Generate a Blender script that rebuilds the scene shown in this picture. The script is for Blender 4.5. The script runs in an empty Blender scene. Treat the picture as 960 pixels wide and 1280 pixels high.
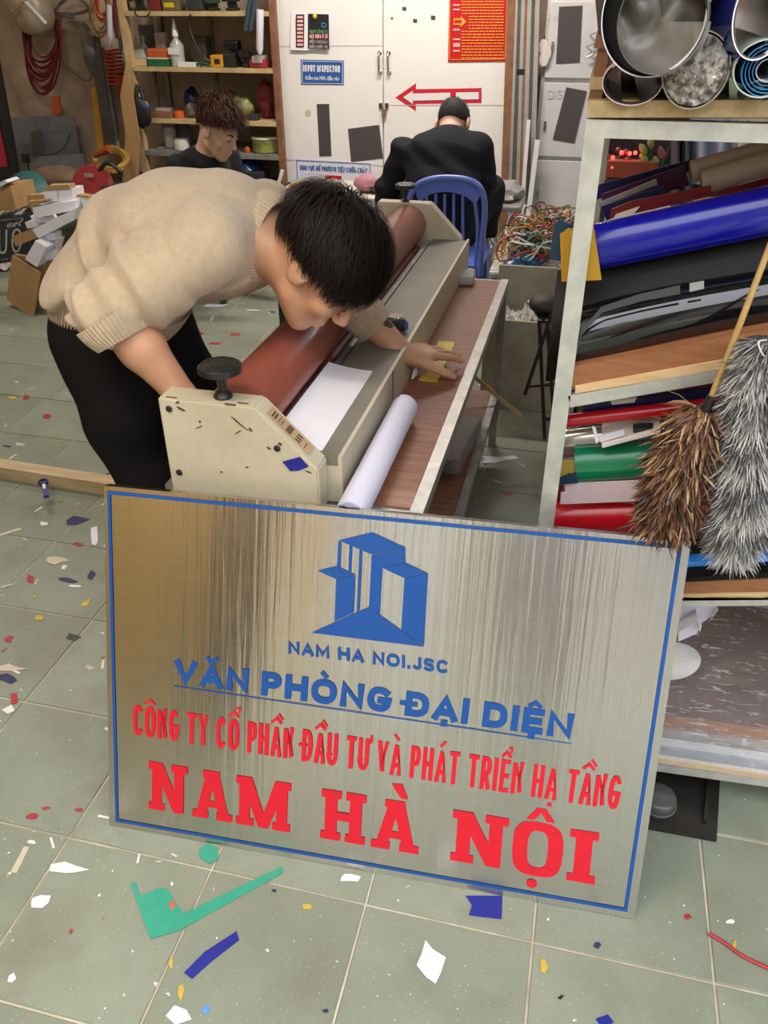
import bpy, bmesh, math, random
import numpy as np
from mathutils import Vector, Matrix, noise
random.seed(7); np.random.seed(7)
SC = bpy.context.scene; COL = SC.collection; R = math.radians
# ---------------------------------------------------------------- camera
H = 1.3924; FPX = 1016.33; PITCH = .5703678; ROLL = -.0036; YAW = -.237014
def _axes():
    cy, sy = math.cos(YAW), math.sin(YAW)
    rot = lambda v: Vector((cy*v[0]+sy*v[1], -sy*v[0]+cy*v[1], v[2]))
    cp, sp = math.cos(PITCH), math.sin(PITCH)
    f = Vector((0, cp, -sp)); r = Vector((1, 0, 0)); u = Vector((0, sp, cp))
    c, s = math.cos(ROLL), math.sin(ROLL)
    r, u = c*r+s*u, -s*r+c*u
    return rot(f), rot(r), rot(u)
FW, RT, UP = _axes(); CAM = Vector((0, 0, H))
cam = bpy.data.objects.new('camera', bpy.data.cameras.new('camera')); COL.objects.link(cam)
m = Matrix((RT, UP, -FW)).transposed().to_4x4(); m.translation = CAM
cam.matrix_world = m
cam.data.sensor_fit = 'VERTICAL'; cam.data.sensor_height = 36; cam.data.lens = 36*FPX/1280
cam.data.clip_start = .02; SC.camera = cam
# ---------------------------------------------------------------- exposure, daylight, lamps
SC.view_settings.view_transform = 'Standard'; SC.view_settings.look = 'None'
SC.view_settings.exposure = -0.10; SC.view_settings.gamma = 1
W = bpy.data.worlds.new('daylight'); SC.world = W; W.use_nodes = True
nt = W.node_tree; bg = nt.nodes['Background']
tc = nt.nodes.new('ShaderNodeTexCoord'); sp = nt.nodes.new('ShaderNodeSeparateXYZ'); cr = nt.nodes.new('ShaderNodeValToRGB')
nt.links.new(tc.outputs['Generated'], sp.inputs[0]); nt.links.new(sp.outputs['Z'], cr.inputs[0]); nt.links.new(cr.outputs[0], bg.inputs[0])
cr.color_ramp.elements[0].color = (.66, .665, .66, 1); cr.color_ramp.elements[1].color = (.88, .92, .98, 1)
bg.inputs[1].default_value = 5.0
def area(name, loc, rot, sx, sy, power, col):
    l = bpy.data.lights.new(name, 'AREA'); l.shape = 'RECTANGLE'; l.size = sx; l.size_y = sy; l.energy = power; l.color = col
    o = bpy.data.objects.new(name, l); COL.objects.link(o); o.location = loc; o.rotation_euler = rot; return o
area('unseen_tube_light', (-1.0, 4.5, 2.66), (R(18), 0, 0), 1.2, .12, 75, (1, .90, .80))
area('unseen_tube_light', (1.2, 4.4, 2.66), (0, 0, 0), 1.2, .12, 22, (.95, .94, 1))
area('unseen_tube_light', (-2.5, 3.0, 2.66), (0, 0, 0), 1.2, .12, 34, (1, .90, .80))  # unseen lamp added to brighten the boxes at the left back
area('added_profile_light', (-1.15, .35, 2.5), (R(-38), 0, 0), .9, .10, 50, (1, .86, .66))  # lamp added to light the unseen brass profiles that the steel mirrors
# ---------------------------------------------------------------- pixel -> point helpers (measuring the photograph)
def ray(x, y): return FW + RT*((x-480)/FPX) + UP*((640-y)/FPX)
def atz(x, y, z): d = ray(x, y); return CAM + d*((z-H)/d.z)
def aty(x, y, Y): d = ray(x, y); return CAM + d*(Y/d.y)
def atx(x, y, X): d = ray(x, y); return CAM + d*(X/d.x)
def atd(x, y, D): return CAM + ray(x, y)*D
def atp(x, y, p0, n): d = ray(x, y); return CAM + d*((p0-CAM).dot(n)/d.dot(n))
# ---------------------------------------------------------------- materials
MATS = {}
def M(name, col, rough=.55, metal=0, var=.12, scale=14, bump=0, bscale=None, coat=0, stretch=(1, 1, 1), col2=None, alpha=1, trans=0, emit=None, estr=1, sheen=0, spec=.5, detail=6, obj_rand=0, sharp=False):
    if name in MATS: return MATS[name]
    mt = bpy.data.materials.new(name); mt.use_nodes = True; n = mt.node_tree.nodes; L = mt.node_tree.links
    b = n['Principled BSDF']; b.inputs['Roughness'].default_value = rough; b.inputs['Metallic'].default_value = metal
    b.inputs['Coat Weight'].default_value = coat; b.inputs['Coat Roughness'].default_value = .1
    b.inputs['Transmission Weight'].default_value = trans; b.inputs['Alpha'].default_value = alpha
    b.inputs['Specular IOR Level'].default_value = spec; b.inputs['Sheen Weight'].default_value = sheen
    if emit: b.inputs['Emission Color'].default_value = (*emit, 1); b.inputs['Emission Strength'].default_value = estr
    c2 = col2 or tuple(max(0, c*(1-var*2.2)) for c in col)
    if var == 0 and not col2: b.inputs['Base Color'].default_value = (*col, 1)
    else:
        t = n.new('ShaderNodeTexCoord'); mp = n.new('ShaderNodeMapping'); mp.inputs['Scale'].default_value = stretch
        nz = n.new('ShaderNodeTexNoise'); nz.inputs['Scale'].default_value = scale; nz.inputs['Detail'].default_value = detail; nz.inputs['Roughness'].default_value = .62
        rp = n.new('ShaderNodeValToRGB'); lo, hi = (.47, .53) if sharp else (.34, .68)
        rp.color_ramp.elements[0].position = lo; rp.color_ramp.elements[1].position = hi
        rp.color_ramp.elements[0].color = (*c2, 1); rp.color_ramp.elements[1].color = (*col, 1)
        L.new(t.outputs['Object'], mp.inputs[0]); L.new(mp.outputs[0], nz.inputs['Vector']); L.new(nz.outputs['Fac'], rp.inputs[0])
        out = rp.outputs[0]
        if obj_rand:
            oi = n.new('ShaderNodeObjectInfo'); hs = n.new('ShaderNodeHueSaturation'); mr = n.new('ShaderNodeMapRange')
            mr.inputs['To Min'].default_value = 1-obj_rand; mr.inputs['To Max'].default_value = 1+obj_rand
            L.new(oi.outputs['Random'], mr.inputs[0]); L.new(mr.outputs[0], hs.inputs['Value']); L.new(out, hs.inputs['Color']); out = hs.outputs[0]
        L.new(out, b.inputs['Base Color'])
    if bump:
        t2 = n.new('ShaderNodeTexCoord'); mp2 = n.new('ShaderNodeMapping'); mp2.inputs['Scale'].default_value = stretch
        nb = n.new('ShaderNodeTexNoise'); nb.inputs['Scale'].default_value = bscale or scale*3; nb.inputs['Detail'].default_value = 4
        bp = n.new('ShaderNodeBump'); bp.inputs['Strength'].default_value = bump; bp.inputs['Distance'].default_value = .004
        L.new(t2.outputs['Object'], mp2.inputs[0]); L.new(mp2.outputs[0], nb.inputs['Vector']); L.new(nb.outputs['Fac'], bp.inputs['Height']); L.new(bp.outputs[0], b.inputs['Normal'])
    MATS[name] = mt; return mt
def plain(name, col, rough=.5, **k): return M(name, col, rough, var=k.pop('var', .05), **k)
# ---------------------------------------------------------------- mesh builder
def wm(o):
    mm = o.matrix_basis.copy()
    while o.parent: o = o.parent; mm = o.matrix_basis @ mm
    return mm
class MB:
    def __init__(s): s.v = []; s.f = []; s.sm = []
    def add(s, vs, fs, smooth=False):
        k = len(s.v); s.v += [Vector(p) for p in vs]; s.f += [tuple(i+k for i in f) for f in fs]; s.sm += [smooth]*len(fs); return s
    def box(s, c, size, rot=None, taper=1):
        x, y, z = [q/2 for q in size]; c = Vector(c)
        p = [Vector((sx*x*(taper if sz > 0 else 1), sy*y*(taper if sz > 0 else 1), sz*z)) for sz in (-1, 1) for sy in (-1, 1) for sx in (-1, 1)]
        if rot is not None: p = [rot @ q for q in p]
        return s.add([c+q for q in p], [(0, 2, 3, 1), (4, 5, 7, 6), (0, 1, 5, 4), (2, 6, 7, 3), (0, 4, 6, 2), (1, 3, 7, 5)])
    def bbox(s, a, b): a = Vector(a); b = Vector(b); return s.box((a+b)/2, [abs(q) for q in (b-a)])
    def bev(s, c, size, r=.004, rot=None):
        bm = bmesh.new(); bmesh.ops.create_cube(bm, size=1)
        for v in bm.verts: v.co = Vector((v.co[i]*size[i] for i in range(3)))
        bmesh.ops.bevel(bm, geom=bm.edges[:], offset=r, segments=2, profile=.6, affect='EDGES')
        vs = [(rot @ v.co if rot is not None else v.co)+Vector(c) for v in bm.verts]; fs = [tuple(v.index for v in f.verts) for f in bm.faces]; bm.free()
        return s.add(vs, fs)
    def prism(s, poly, ext):   # poly: list of 3d points (planar), ext: vector
        n = len(poly); ext = Vector(ext); P = [Vector(p) for p in poly]
        fs = [tuple(range(n))[::-1], tuple(range(n, 2*n))]+[(i, (i+1) % n, (i+1) % n+n, i+n) for i in range(n)]
        return s.add(P+[p+ext for p in P], fs)
    def beam(s, a, b, w, h, up=(0, 0, 1)):
        a = Vector(a); b = Vector(b); d = (b-a); L = d.length; d.normalize(); up = Vector(up)
        x = d.cross(up)
        if x.length < 1e-4: x = Vector((1, 0, 0))
        x.normalize(); z = x.cross(d)
        return s.box((a+b)/2, (w, L, h), Matrix((x, d, z)).transposed())
    def tube(s, pts, r, n=8, cap=True, closed=False, smooth=True):
        P = [Vector(p) for p in pts]; m_ = len(P); rr = r if isinstance(r, (list, tuple)) else [r]*m_
        up = None; vs = []
        for i in range(m_):
            if closed: t = P[(i+1) % m_]-P[i-1]
            else: t = P[min(i+1, m_-1)]-P[max(i-1, 0)]
            if t.length < 1e-9: t = Vector((0, 0, 1))
            t.normalize()
            if up is None: up = t.orthogonal().normalized()
            x = up-t*up.dot(t); x = x.normalized() if x.length > 1e-6 else t.orthogonal().normalized(); up = x; y = t.cross(x)
            vs += [P[i]+(x*math.cos(2*math.pi*k/n)+y*math.sin(2*math.pi*k/n))*rr[i] for k in range(n)]
        fs = []; rng = m_ if closed else m_-1
        for i in range(rng):
            a, b = i*n, ((i+1) % m_)*n
            fs += [(a+k, a+(k+1) % n, b+(k+1) % n, b+k) for k in range(n)]
        if cap and not closed: fs += [tuple(range(n))[::-1], tuple(range((m_-1)*n, m_*n))]
        return s.add(vs, fs, smooth)
    def lathe(s, prof, base, axis=(0, 0, 1), n=28, smooth=True, sx=1, sy=1, caps=True):
        ax = Vector(axis).normalized(); x = Vector((1, 0, 0)) if abs(ax.x) < .9 else Vector((0, 1, 0)); x = (x-ax*x.dot(ax)).normalized(); y = ax.cross(x); b = Vector(base)
        vs = [b+ax*h+(x*math.cos(2*math.pi*k/n)*sx+y*math.sin(2*math.pi*k/n)*sy)*r for r, h in prof for k in range(n)]
        fs = [(i*n+k, i*n+(k+1) % n, (i+1)*n+(k+1) % n, (i+1)*n+k) for i in range(len(prof)-1) for k in range(n)]
        if caps: fs += [tuple(range(n))[::-1], tuple(range((len(prof)-1)*n, len(prof)*n))]
        return s.add(vs, fs, smooth)
    def pipe(s, a, b, ro, ri, n=48, sq=1, sqax=None):   # hollow cylinder, sq squashes along sqax
        a = Vector(a); b = Vector(b); d = (b-a).normalized(); x = Vector(sqax) if sqax else d.orthogonal(); x = (x-d*x.dot(d)).normalized(); y = d.cross(x)
        ring = lambda c, r: [c+x*math.cos(2*math.pi*k/n)*r*sq+y*math.sin(2*math.pi*k/n)*r for k in range(n)]
        vs = ring(a, ro)+ring(b, ro)+ring(b, ri)+ring(a, ri); fs = []
        for q in range(4):
            A, B = q*n, ((q+1) % 4)*n; fs += [(A+k, B+k, B+(k+1) % n, A+(k+1) % n) for k in range(n)]
        return s.add(vs, fs, True)
    def ell(s, c, r, rot=None, n=14, k=10, jit=0):
        c = Vector(c); vs = []; 
        for i in range(k+1):
            th = math.pi*i/k
            for j in range(n):
                ph = 2*math.pi*j/n; q = Vector((math.sin(th)*math.cos(ph), math.sin(th)*math.sin(ph), math.cos(th)))
                if jit: q *= 1+jit*noise.noise(q*2.3+c*9)
                q = Vector((q.x*r[0], q.y*r[1], q.z*r[2]))
                vs.append(c+(rot @ q if rot is not None else q))
        fs = [(i*n+j, i*n+(j+1) % n, (i+1)*n+(j+1) % n, (i+1)*n+j) for i in range(k) for j in range(n)]
        return s.add(vs, fs, True)
    def grid(s, fn, nu, nv, smooth=True):
        vs = [fn(i/nu, j/nv) for i in range(nu+1) for j in range(nv+1)]
        fs = [(i*(nv+1)+j, (i+1)*(nv+1)+j, (i+1)*(nv+1)+j+1, i*(nv+1)+j+1) for i in range(nu) for j in range(nv)]
        return s.add(vs, fs, smooth)
    def sheet(s, fn, nu, nv, th=.001):   # grid with thickness
        k = MB().grid(fn, nu, nv); me = bpy.data.meshes.new('t'); me.from_pydata([tuple(v) for v in k.v], [], k.f)
        bm = bmesh.new(); bm.from_mesh(me); bm.normal_update(); n0 = [v.normal.copy() for v in bm.verts]; bm.free(); bpy.data.meshes.remove(me)
        N = len(k.v); vs = list(k.v)+[v-n*th for v, n in zip(k.v, n0)]
        fs = list(k.f)+[tuple(i+N for i in f)[::-1] for f in k.f]
        rim = [j for j in range(nv+1)]+[i*(nv+1)+nv for i in range(1, nu+1)]+[nu*(nv+1)+j for j in range(nv-1, -1, -1)]+[i*(nv+1) for i in range(nu-1, 0, -1)]
        for q in range(len(rim)): a, b = rim[q], rim[(q+1) % len(rim)]; fs.append((a, b, b+N, a+N))
        return s.add(vs, fs, True)
    def build(s, name, mat, parent=None, kind=None, label=None):
        me = bpy.data.meshes.new(name); o = bpy.data.objects.new(name, me); COL.objects.link(o)
        if parent is not None:
            o.parent = parent; inv = wm(parent).inverted(); vs = [inv @ v for v in s.v]
        else:
            lo = Vector((min(v[i] for v in s.v) for i in range(3))); hi = Vector((max(v[i] for v in s.v) for i in range(3)))
            c = Vector(((lo.x+hi.x)/2, (lo.y+hi.y)/2, lo.z)); o.location = c; vs = [v-c for v in s.v]
        me.from_pydata([tuple(v) for v in vs], [], s.f); me.polygons.foreach_set('use_smooth', s.sm)
        if any(len(f) > 4 or True for f in s.f[:1]):
            bm = bmesh.new(); bm.from_mesh(me); bmesh.ops.recalc_face_normals(bm, faces=bm.faces[:]); bm.to_mesh(me); bm.free()
        if any(s.sm): 
            try: me.set_sharp_from_angle(angle=R(50))
            except Exception: pass
        if mat: me.materials.append(MATS[mat] if isinstance(mat, str) else mat)
        if kind: o['kind'] = kind
        if label: o['label'] = label
        return o
def thing(name, label, cat, loc=(0, 0, 0), group=None, rot=0):
    o = bpy.data.objects.new(name, None); COL.objects.link(o); o.location = loc; o.rotation_euler = (0, 0, rot); o.empty_display_size = .05
    o['label'] = label; o['category'] = cat
    if group: o['group'] = group
    return o
def tag(o, label, cat, group=None, kind=None):
    o['label'] = label; o['category'] = cat
    if group: o['group'] = group
    if kind: o['kind'] = kind
    return o
def struct(name, mb, mat, parent=None): o = mb.build(name, mat, parent); o['kind'] = 'structure'; return o
def copy_tree(o, parent=None):
    c = o.copy(); COL.objects.link(c); c.parent = parent
    for ch in o.children: copy_tree(ch, c)
    return c
_fc = {}
def text(name, s, bl, br, tl, mat, parent, bold=0, out=.0012, normal=None):
    """lettering mapped so that its width runs bl->br along the baseline and its cap height bl->tl"""
    cu = bpy.data.curves.new('t', 'FONT'); cu.body = s; cu.size = 1; cu.offset = bold; cu.resolution_u = 3
    to = bpy.data.objects.new('t', cu); COL.objects.link(to); dg = bpy.context.evaluated_depsgraph_get(); dg.update()
    me = bpy.data.meshes.new_from_object(to.evaluated_get(dg)); bpy.data.objects.remove(to); bpy.data.curves.remove(cu)
    bl, br, tl = Vector(bl), Vector(br), Vector(tl); cap = .73
    xs = [v.co.x for v in me.vertices]; x0, x1 = min(xs), max(xs)
    n = normal or (br-bl).cross(tl-bl).normalized()
    inv = wm(parent).inverted() if parent else Matrix()
    for v in me.vertices:
        p = bl+(br-bl)*((v.co.x-x0)/(x1-x0))+(tl-bl)*(v.co.y/cap)+n*out; v.co = inv @ p
    me.name = name; o = bpy.data.objects.new(name, me); COL.objects.link(o); o.parent = parent; me.materials.append(MATS[mat] if isinstance(mat, str) else mat)
    return o
def poly_part(polys, name, mat, parent, n, out=.001):
    mb = MB()
    for i, p in enumerate(polys):
        mb.add([Vector(q)+n*(out+(i % 9)*6e-5) for q in p], [tuple(range(len(p)))])
    inv = wm(parent).inverted() if parent else Matrix()
    me = bpy.data.meshes.new(name); me.from_pydata([tuple(inv @ v) for v in mb.v], [], mb.f); o = bpy.data.objects.new(name, me); COL.objects.link(o); o.parent = parent; me.materials.append(MATS[mat] if isinstance(mat, str) else mat); return o
# ---- stroke lettering: heavy sans capitals drawn as ribbons of constant weight
def _arc(cx, cy, rx, ry, a0, a1, n=12, p=2.4):
    o = []
    for i in range(n+1):
        a = R(a0+(a1-a0)*i/n); c, s_ = math.cos(a), math.sin(a); e = 2/p
        o.append((cx+rx*math.copysign(abs(c)**e, c), cy+ry*math.copysign(abs(s_)**e, s_)))
    return o
GL = {'A': (1.0, [[(0, 0), (.5, 1), (1, 0)], [(.2, .28), (.8, .28)]]), 'B': (.85, [[(0, 0), (0, 1)], [(0, 1)]+_arc(.45, .765, .5, .235, 90, -90, 8)+[(0, .53)], [(0, .53)]+_arc(.45, .265, .55, .265, 90, -90, 8)+[(0, 0)]]),
 'C': (.95, [_arc(.5, .5, .5, .5, 48, 312, 16)]), 'D': (.95, [[(0, 0), (0, 1)]+_arc(.4, .5, .6, .5, 90, -90, 10)+[(0, 0)]]), 'E': (.75, [[(1, 1), (0, 1), (0, 0), (1, 0)], [(0, .5), (.88, .5)]]),
 'G': (1.0, [_arc(.5, .5, .5, .5, 48, 335, 16)+[(1, .46), (.58, .46)]]), 'H': (.95, [[(0, 0), (0, 1)], [(1, 0), (1, 1)], [(0, .5), (1, .5)]]), 'I': (.0, [[(.5, 0), (.5, 1)]]), 'J': (.6, [[(1, 1), (1, .28)]+_arc(.5, .28, .5, .28, 0, -150, 8)]),
 'K': (.9, [[(0, 0), (0, 1)], [(1, 1), (.05, .42)], [(.35, .6), (1, 0)]]), 'L': (.7, [[(0, 1), (0, 0), (1, 0)]]), 'M': (1.2, [[(0, 0), (0, 1), (.5, .18), (1, 1), (1, 0)]]), 'N': (.95, [[(0, 0), (0, 1), (1, 0), (1, 1)]]),
 'O': (1.1, [_arc(.5, .5, .5, .5, 0, 360, 24)]), 'P': (.8, [[(0, 0), (0, 1)]+_arc(.5, .72, .5, .28, 90, -90, 8)+[(0, .44)]]), 'R': (.85, [[(0, 0), (0, 1)]+_arc(.5, .74, .5, .26, 90, -90, 8)+[(0, .48)], [(.45, .46), (1, 0)]]),
 'S': (.8, [_arc(.5, .76, .5, .24, 35, 270, 10)+_arc(.5, .26, .5, .26, 90, -150, 10)]), 'T': (.85, [[(0, 1), (1, 1)], [(.5, 1), (.5, 0)]]), 'U': (.95, [[(0, 1), (0, .32)]+_arc(.5, .32, .5, .32, 180, 360, 10)+[(1, 1)]]),
 'V': (1.0, [[(0, 1), (.5, 0), (1, 1)]]), 'X': (.9, [[(0, 0), (1, 1)], [(0, 1), (1, 0)]]), 'Y': (.95, [[(0, 1), (.5, .45), (1, 1)], [(.5, .45), (.5, 0)]]), '.': (.0, [[(.5, .0), (.5, .02)]]), '-': (.5, [[(0, .45), (1, .45)]]), '1': (.4, [[(0, .8), (.8, 1), (.8, 0)]]), '2': (.8, [_arc(.5, .73, .5, .27, 170, -30, 8)+[(0, 0), (1, 0)]]), '3': (.8, [_arc(.45, .75, .5, .25, 140, -80, 8)+[(.45, .5)]+_arc(.45, .26, .55, .26, 80, -140, 8)])}
import unicodedata
def ribbon(pts, t, close=False):
    P = [Vector((p[0], p[1])) for p in pts]; n = len(P); L_, R_ = [], []
    if (P[0]-P[-1]).length < 1e-6: close = True; P = P[:-1]; n -= 1
    for i in range(n):
        a = P[i-1] if (i or close) else None; c = P[(i+1) % n] if (i < n-1 or close) else None
        d1 = (P[i]-a).normalized() if a is not None else None; d2 = (c-P[i]).normalized() if c is not None else None
        if d1 is None: q = P[i]-d2*t/2; nn = Vector((-d2.y, d2.x)); L_.append(q+nn*t/2); R_.append(q-nn*t/2); continue
        if d2 is None: q = P[i]+d1*t/2; nn = Vector((-d1.y, d1.x)); L_.append(q+nn*t/2); R_.append(q-nn*t/2); continue
        n1 = Vector((-d1.y, d1.x)); n2 = Vector((-d2.y, d2.x)); mm = n1+n2
        if mm.length < .25: mm = n1
        mm.normalize(); s_ = min(1/max(mm.dot(n1), .30), 1.6)*t/2; L_.append(P[i]+mm*s_); R_.append(P[i]-mm*s_)
    q = [(L_[i], L_[(i+1) % n], R_[(i+1) % n], R_[i]) for i in range(n if close else n-1)]
    return q
def letters(name, s, bl, br, tl, mat, parent, wt=.16, gap=.14, n=None, out=.0024, xw=1.0, space=.5):
    bl, br, tl = Vector(bl), Vector(br), Vector(tl); h = (tl-bl).length; Wd = (br-bl).length; t = wt*h
    ex, ey = (br-bl).normalized(), (tl-bl).normalized(); nn = n or (br-bl).cross(tl-bl).normalized()
    items = []; tot = 0
    for ch in s:
        d = unicodedata.normalize('NFD', ch); b = d[0].upper(); marks = list(d[1:]); bar = False
        if b in ('Đ',): b = 'D'; bar = True
        if b == ' ': items.append(None); continue
        items.append((b, marks, bar)); 
    nl = sum(1 for i in items if i); ns = sum(1 for i in items if not i)
    # total = nl*t + g*(nl-1) + ns*space + unit*sum(widths)
    g = gap*h; sw = sum(GL[i[0]][0] for i in items if i); unit = (Wd-nl*t-g*(nl-1)-ns*space*h*.5)/max(sw, .01)
    x = 0; polys = []
    for it in items:
        if it is None: x += space*h*.5; continue
        b, marks, bar = it; w, st = GL[b]; w = w*unit; fy = lambda y: t/2+y*(h-t); lig = []
        for pl in st: lig += ribbon([(x+t/2+px*w, fy(py)) for px, py in pl], t)
        cx = x+t/2+w/2; mt = t*.62; u = min(h*.17, max(w, t)*.5+t*.2)
        lvl = h*1.10
        if bar: lig += ribbon([(x-t*.45, h*.5), (x+w*.5+t*.2, h*.5)], t*.7)
        has = False
        for mk in marks:
            c = ord(mk)
            if c == 0x302: lig += ribbon([(cx-u, lvl), (cx, lvl+h*.13), (cx+u, lvl)], mt); has = True
            elif c == 0x306: lig += ribbon([(cx-u, lvl+h*.12), (cx-u*.5, lvl+h*.03), (cx+u*.5, lvl+h*.03), (cx+u, lvl+h*.12)], mt)
            elif c == 0x31b: lig += ribbon([(x+t+w*.95, h*.86), (x+t*1.5+w, h*.95), (x+t*1.4+w, h*1.08)], mt)
            elif c == 0x323: lig += [((Vector((cx-t*.5, -h*.22))), Vector((cx+t*.5, -h*.22)), Vector((cx+t*.5, -h*.22+t)), Vector((cx-t*.5, -h*.22+t)))]
            else:
                ox = cx+(u*1.1 if has else 0); oy = lvl+(h*.10 if has else 0)
                if c == 0x300: lig += ribbon([(ox-u*.5, oy+h*.14), (ox+u*.25, oy+h*.02)], mt)
                elif c == 0x301: lig += ribbon([(ox-u*.25, oy+h*.02), (ox+u*.5, oy+h*.14)], mt)
                elif c == 0x303: lig += ribbon([(ox-u, oy+h*.04), (ox-u*.4, oy+h*.10), (ox+u*.4, oy+h*.04), (ox+u, oy+h*.10)], mt)
                elif c == 0x309: lig += ribbon([(ox-u*.3, oy+h*.16), (ox+u*.15, oy+h*.18), (ox+u*.25, oy+h*.11), (ox, oy+h*.03)], mt*.8)
        polys += [[bl+ex*p.x+ey*p.y for p in q] for q in lig]
        x += w+t+g
    return poly_part(polys, name, mat, parent, nn, out)
def curve_pts(P, n=24, closed=False):   # Catmull-Rom
    P = [Vector(p) for p in P]; out = []; m_ = len(P); seg = m_ if closed else m_-1
    for i in range(seg):
        g = lambda k: P[k % m_] if closed else P[max(0, min(m_-1, k))]
        a, b, c, d = g(i-1), g(i), g(i+1), g(i+2)
        for k in range(n):
            t = k/n; out.append(.5*((2*b)+(c-a)*t+(2*a-5*b+4*c-d)*t*t+(3*b-a-3*c+d)*t**3))
    if not closed: out.append(P[-1])
    return out
# ---------------------------------------------------------------- implicit surfaces for bodies and cloth
class SDF:
    def __init__(s, lo, hi, vox):
        s.lo = np.array(lo, float); s.vox = vox; s.n = np.ceil((np.array(hi)-s.lo)/vox).astype(int)+1
        s.F = np.full(tuple(s.n), .2, np.float32)
    def _blk(s, lo, hi):
        a = np.clip(np.floor((lo-s.lo)/s.vox).astype(int), 0, s.n); b = np.clip(np.ceil((hi-s.lo)/s.vox).astype(int)+1, 0, s.n)
        if np.any(b <= a): return None, None
        ax = [s.lo[i]+s.vox*np.arange(a[i], b[i]) for i in range(3)]
        return tuple(slice(a[i], b[i]) for i in range(3)), np.stack(np.meshgrid(*ax, indexing='ij'), -1)
    def _mix(s, sl, d, k, sub):
        A = s.F[sl]
        if sub: d = -d; h = np.clip(.5-.5*(A-d)/k, 0, 1); s.F[sl] = A*(1-h)+d*h+k*h*(1-h)
        else: h = np.clip(.5+.5*(A-d)/k, 0, 1); s.F[sl] = A*(1-h)+d*h-k*h*(1-h)
    def cone(s, a, b, ra, rb, k=.02, flat=None, sub=False):
        a = np.array(a, float); b = np.array(b, float); R_ = max(ra, rb)*(flat[1] if flat else 1)+k+.03
        sl, P = s._blk(np.minimum(a, b)-R_, np.maximum(a, b)+R_)
        if sl is None: return s
        ab = b-a; Q = P-a
        if flat:
            Ld = np.array(flat[0], float); Ld /= np.linalg.norm(Ld); w = 1-1/flat[1]
            Q = Q-(Q@Ld)[..., None]*Ld*w; ab = ab-(ab@Ld)*Ld*w
        t = np.clip((Q@ab)/max(ab@ab, 1e-9), 0, 1); d = np.linalg.norm(Q-t[..., None]*ab, axis=-1)-(ra+(rb-ra)*t)
        s._mix(sl, d.astype(np.float32), k, sub); return s
    def chain(s, pts, rs, k=.02, flat=None):
        for i in range(len(pts)-1): s.cone(pts[i], pts[i+1], rs[i], rs[i+1], k, flat)
        return s
    def ell(s, c, r, rot=None, k=.02, sub=False):
        c = np.array(c, float); r = np.array(r, float); R_ = r.max()+k+.03; sl, P = s._blk(c-R_, c+R_)
        if sl is None: return s
        Q = P-c
        if rot is not None: Q = Q@np.array(rot)
        k0 = np.linalg.norm(Q/r, axis=-1); k1 = np.linalg.norm(Q/(r*r), axis=-1)+1e-9
        s._mix(sl, (k0*(k0-1)/k1).astype(np.float32), k, sub); return s
    def disp(s, fn):
        ax = [s.lo[i]+s.vox*np.arange(s.n[i]) for i in range(3)]; m_ = np.abs(s.F) < .04
        idx = np.argwhere(m_); P = s.lo+idx*s.vox; s.F[m_] += fn(P).astype(np.float32); return s
    def cut(s, p, n, k=.004):   # keep the side the normal points away from
        sl, P = s._blk(s.lo, s.lo+s.n*s.vox); n = np.array(n, float); n /= np.linalg.norm(n)
        s.F = np.maximum(s.F, ((P-np.array(p))@n).astype(np.float32)); return s
    def mesh(s, name, mat, parent=None, label=None):
        F = s.F; ins = F < 0
        n = np.array(F.shape)-1; cnt = np.zeros(n, np.int32); acc = np.zeros((*n, 3), np.float32)
        for ax in range(3):
            o = [i for i in range(3) if i != ax]
            for p in (0, 1):
                for q in (0, 1):
                    sl0 = [None]*3; sl1 = [None]*3
                    sl0[ax] = slice(0, n[ax]); sl1[ax] = slice(1, n[ax]+1)
                    sl0[o[0]] = sl1[o[0]] = slice(p, n[o[0]]+p); sl0[o[1]] = sl1[o[1]] = slice(q, n[o[1]]+q)
                    A = F[tuple(sl0)]; B = F[tuple(sl1)]; c = (A < 0) != (B < 0)
                    ii = np.nonzero(c); t = A[ii]/(A[ii]-B[ii]); v = np.zeros((len(t), 3), np.float32); v[:, ax] = t; v[:, o[0]] = p; v[:, o[1]] = q
                    acc[ii] += v; cnt[ii] += 1
        cells = np.nonzero(cnt); vid = np.full(n, -1, np.int64); vid[cells] = np.arange(len(cells[0]))
        V = (np.stack(cells, -1)+acc[cells]/cnt[cells][:, None])*s.vox+s.lo
        faces = []
        for ax in range(3):
            o = [i for i in range(3) if i != ax]
            sl0 = [slice(1, -1)]*3; sl1 = [slice(1, -1)]*3; sl0[ax] = slice(0, -1); sl1[ax] = slice(1, None)
            A = ins[tuple(sl0)]; B = ins[tuple(sl1)]; ii = np.argwhere(A != B); 
            if not len(ii): continue
            flip = A[tuple(ii.T)]; base = ii.copy(); base[:, o[0]] += 1; base[:, o[1]] += 1
            def g(d0, d1): q = base.copy(); q[:, o[0]] -= d0; q[:, o[1]] -= d1; return vid[tuple(q.T)]
            q = np.stack([g(0, 0), g(1, 0), g(1, 1), g(0, 1)], -1)
            q[~flip] = q[~flip][:, ::-1]
            if ax == 1: q = q[:, ::-1]
            faces.append(q)
        Q = np.concatenate(faces); Q = Q[(Q >= 0).all(1)]
        if parent is not None: inv = np.array(wm(parent).inverted()); V = V@inv[:3, :3].T+inv[:3, 3]
        me = bpy.data.meshes.new(name); me.vertices.add(len(V)); me.vertices.foreach_set('co', V.astype(np.float32).ravel())
        me.loops.add(Q.size); me.loops.foreach_set('vertex_index', Q.astype(np.int32).ravel()); me.polygons.add(len(Q)); me.polygons.foreach_set('loop_start', np.arange(0, Q.size, 4, dtype=np.int32))
        me.update(calc_edges=True); me.polygons.foreach_set('use_smooth', np.ones(len(Q), bool)); me.validate()
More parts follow.
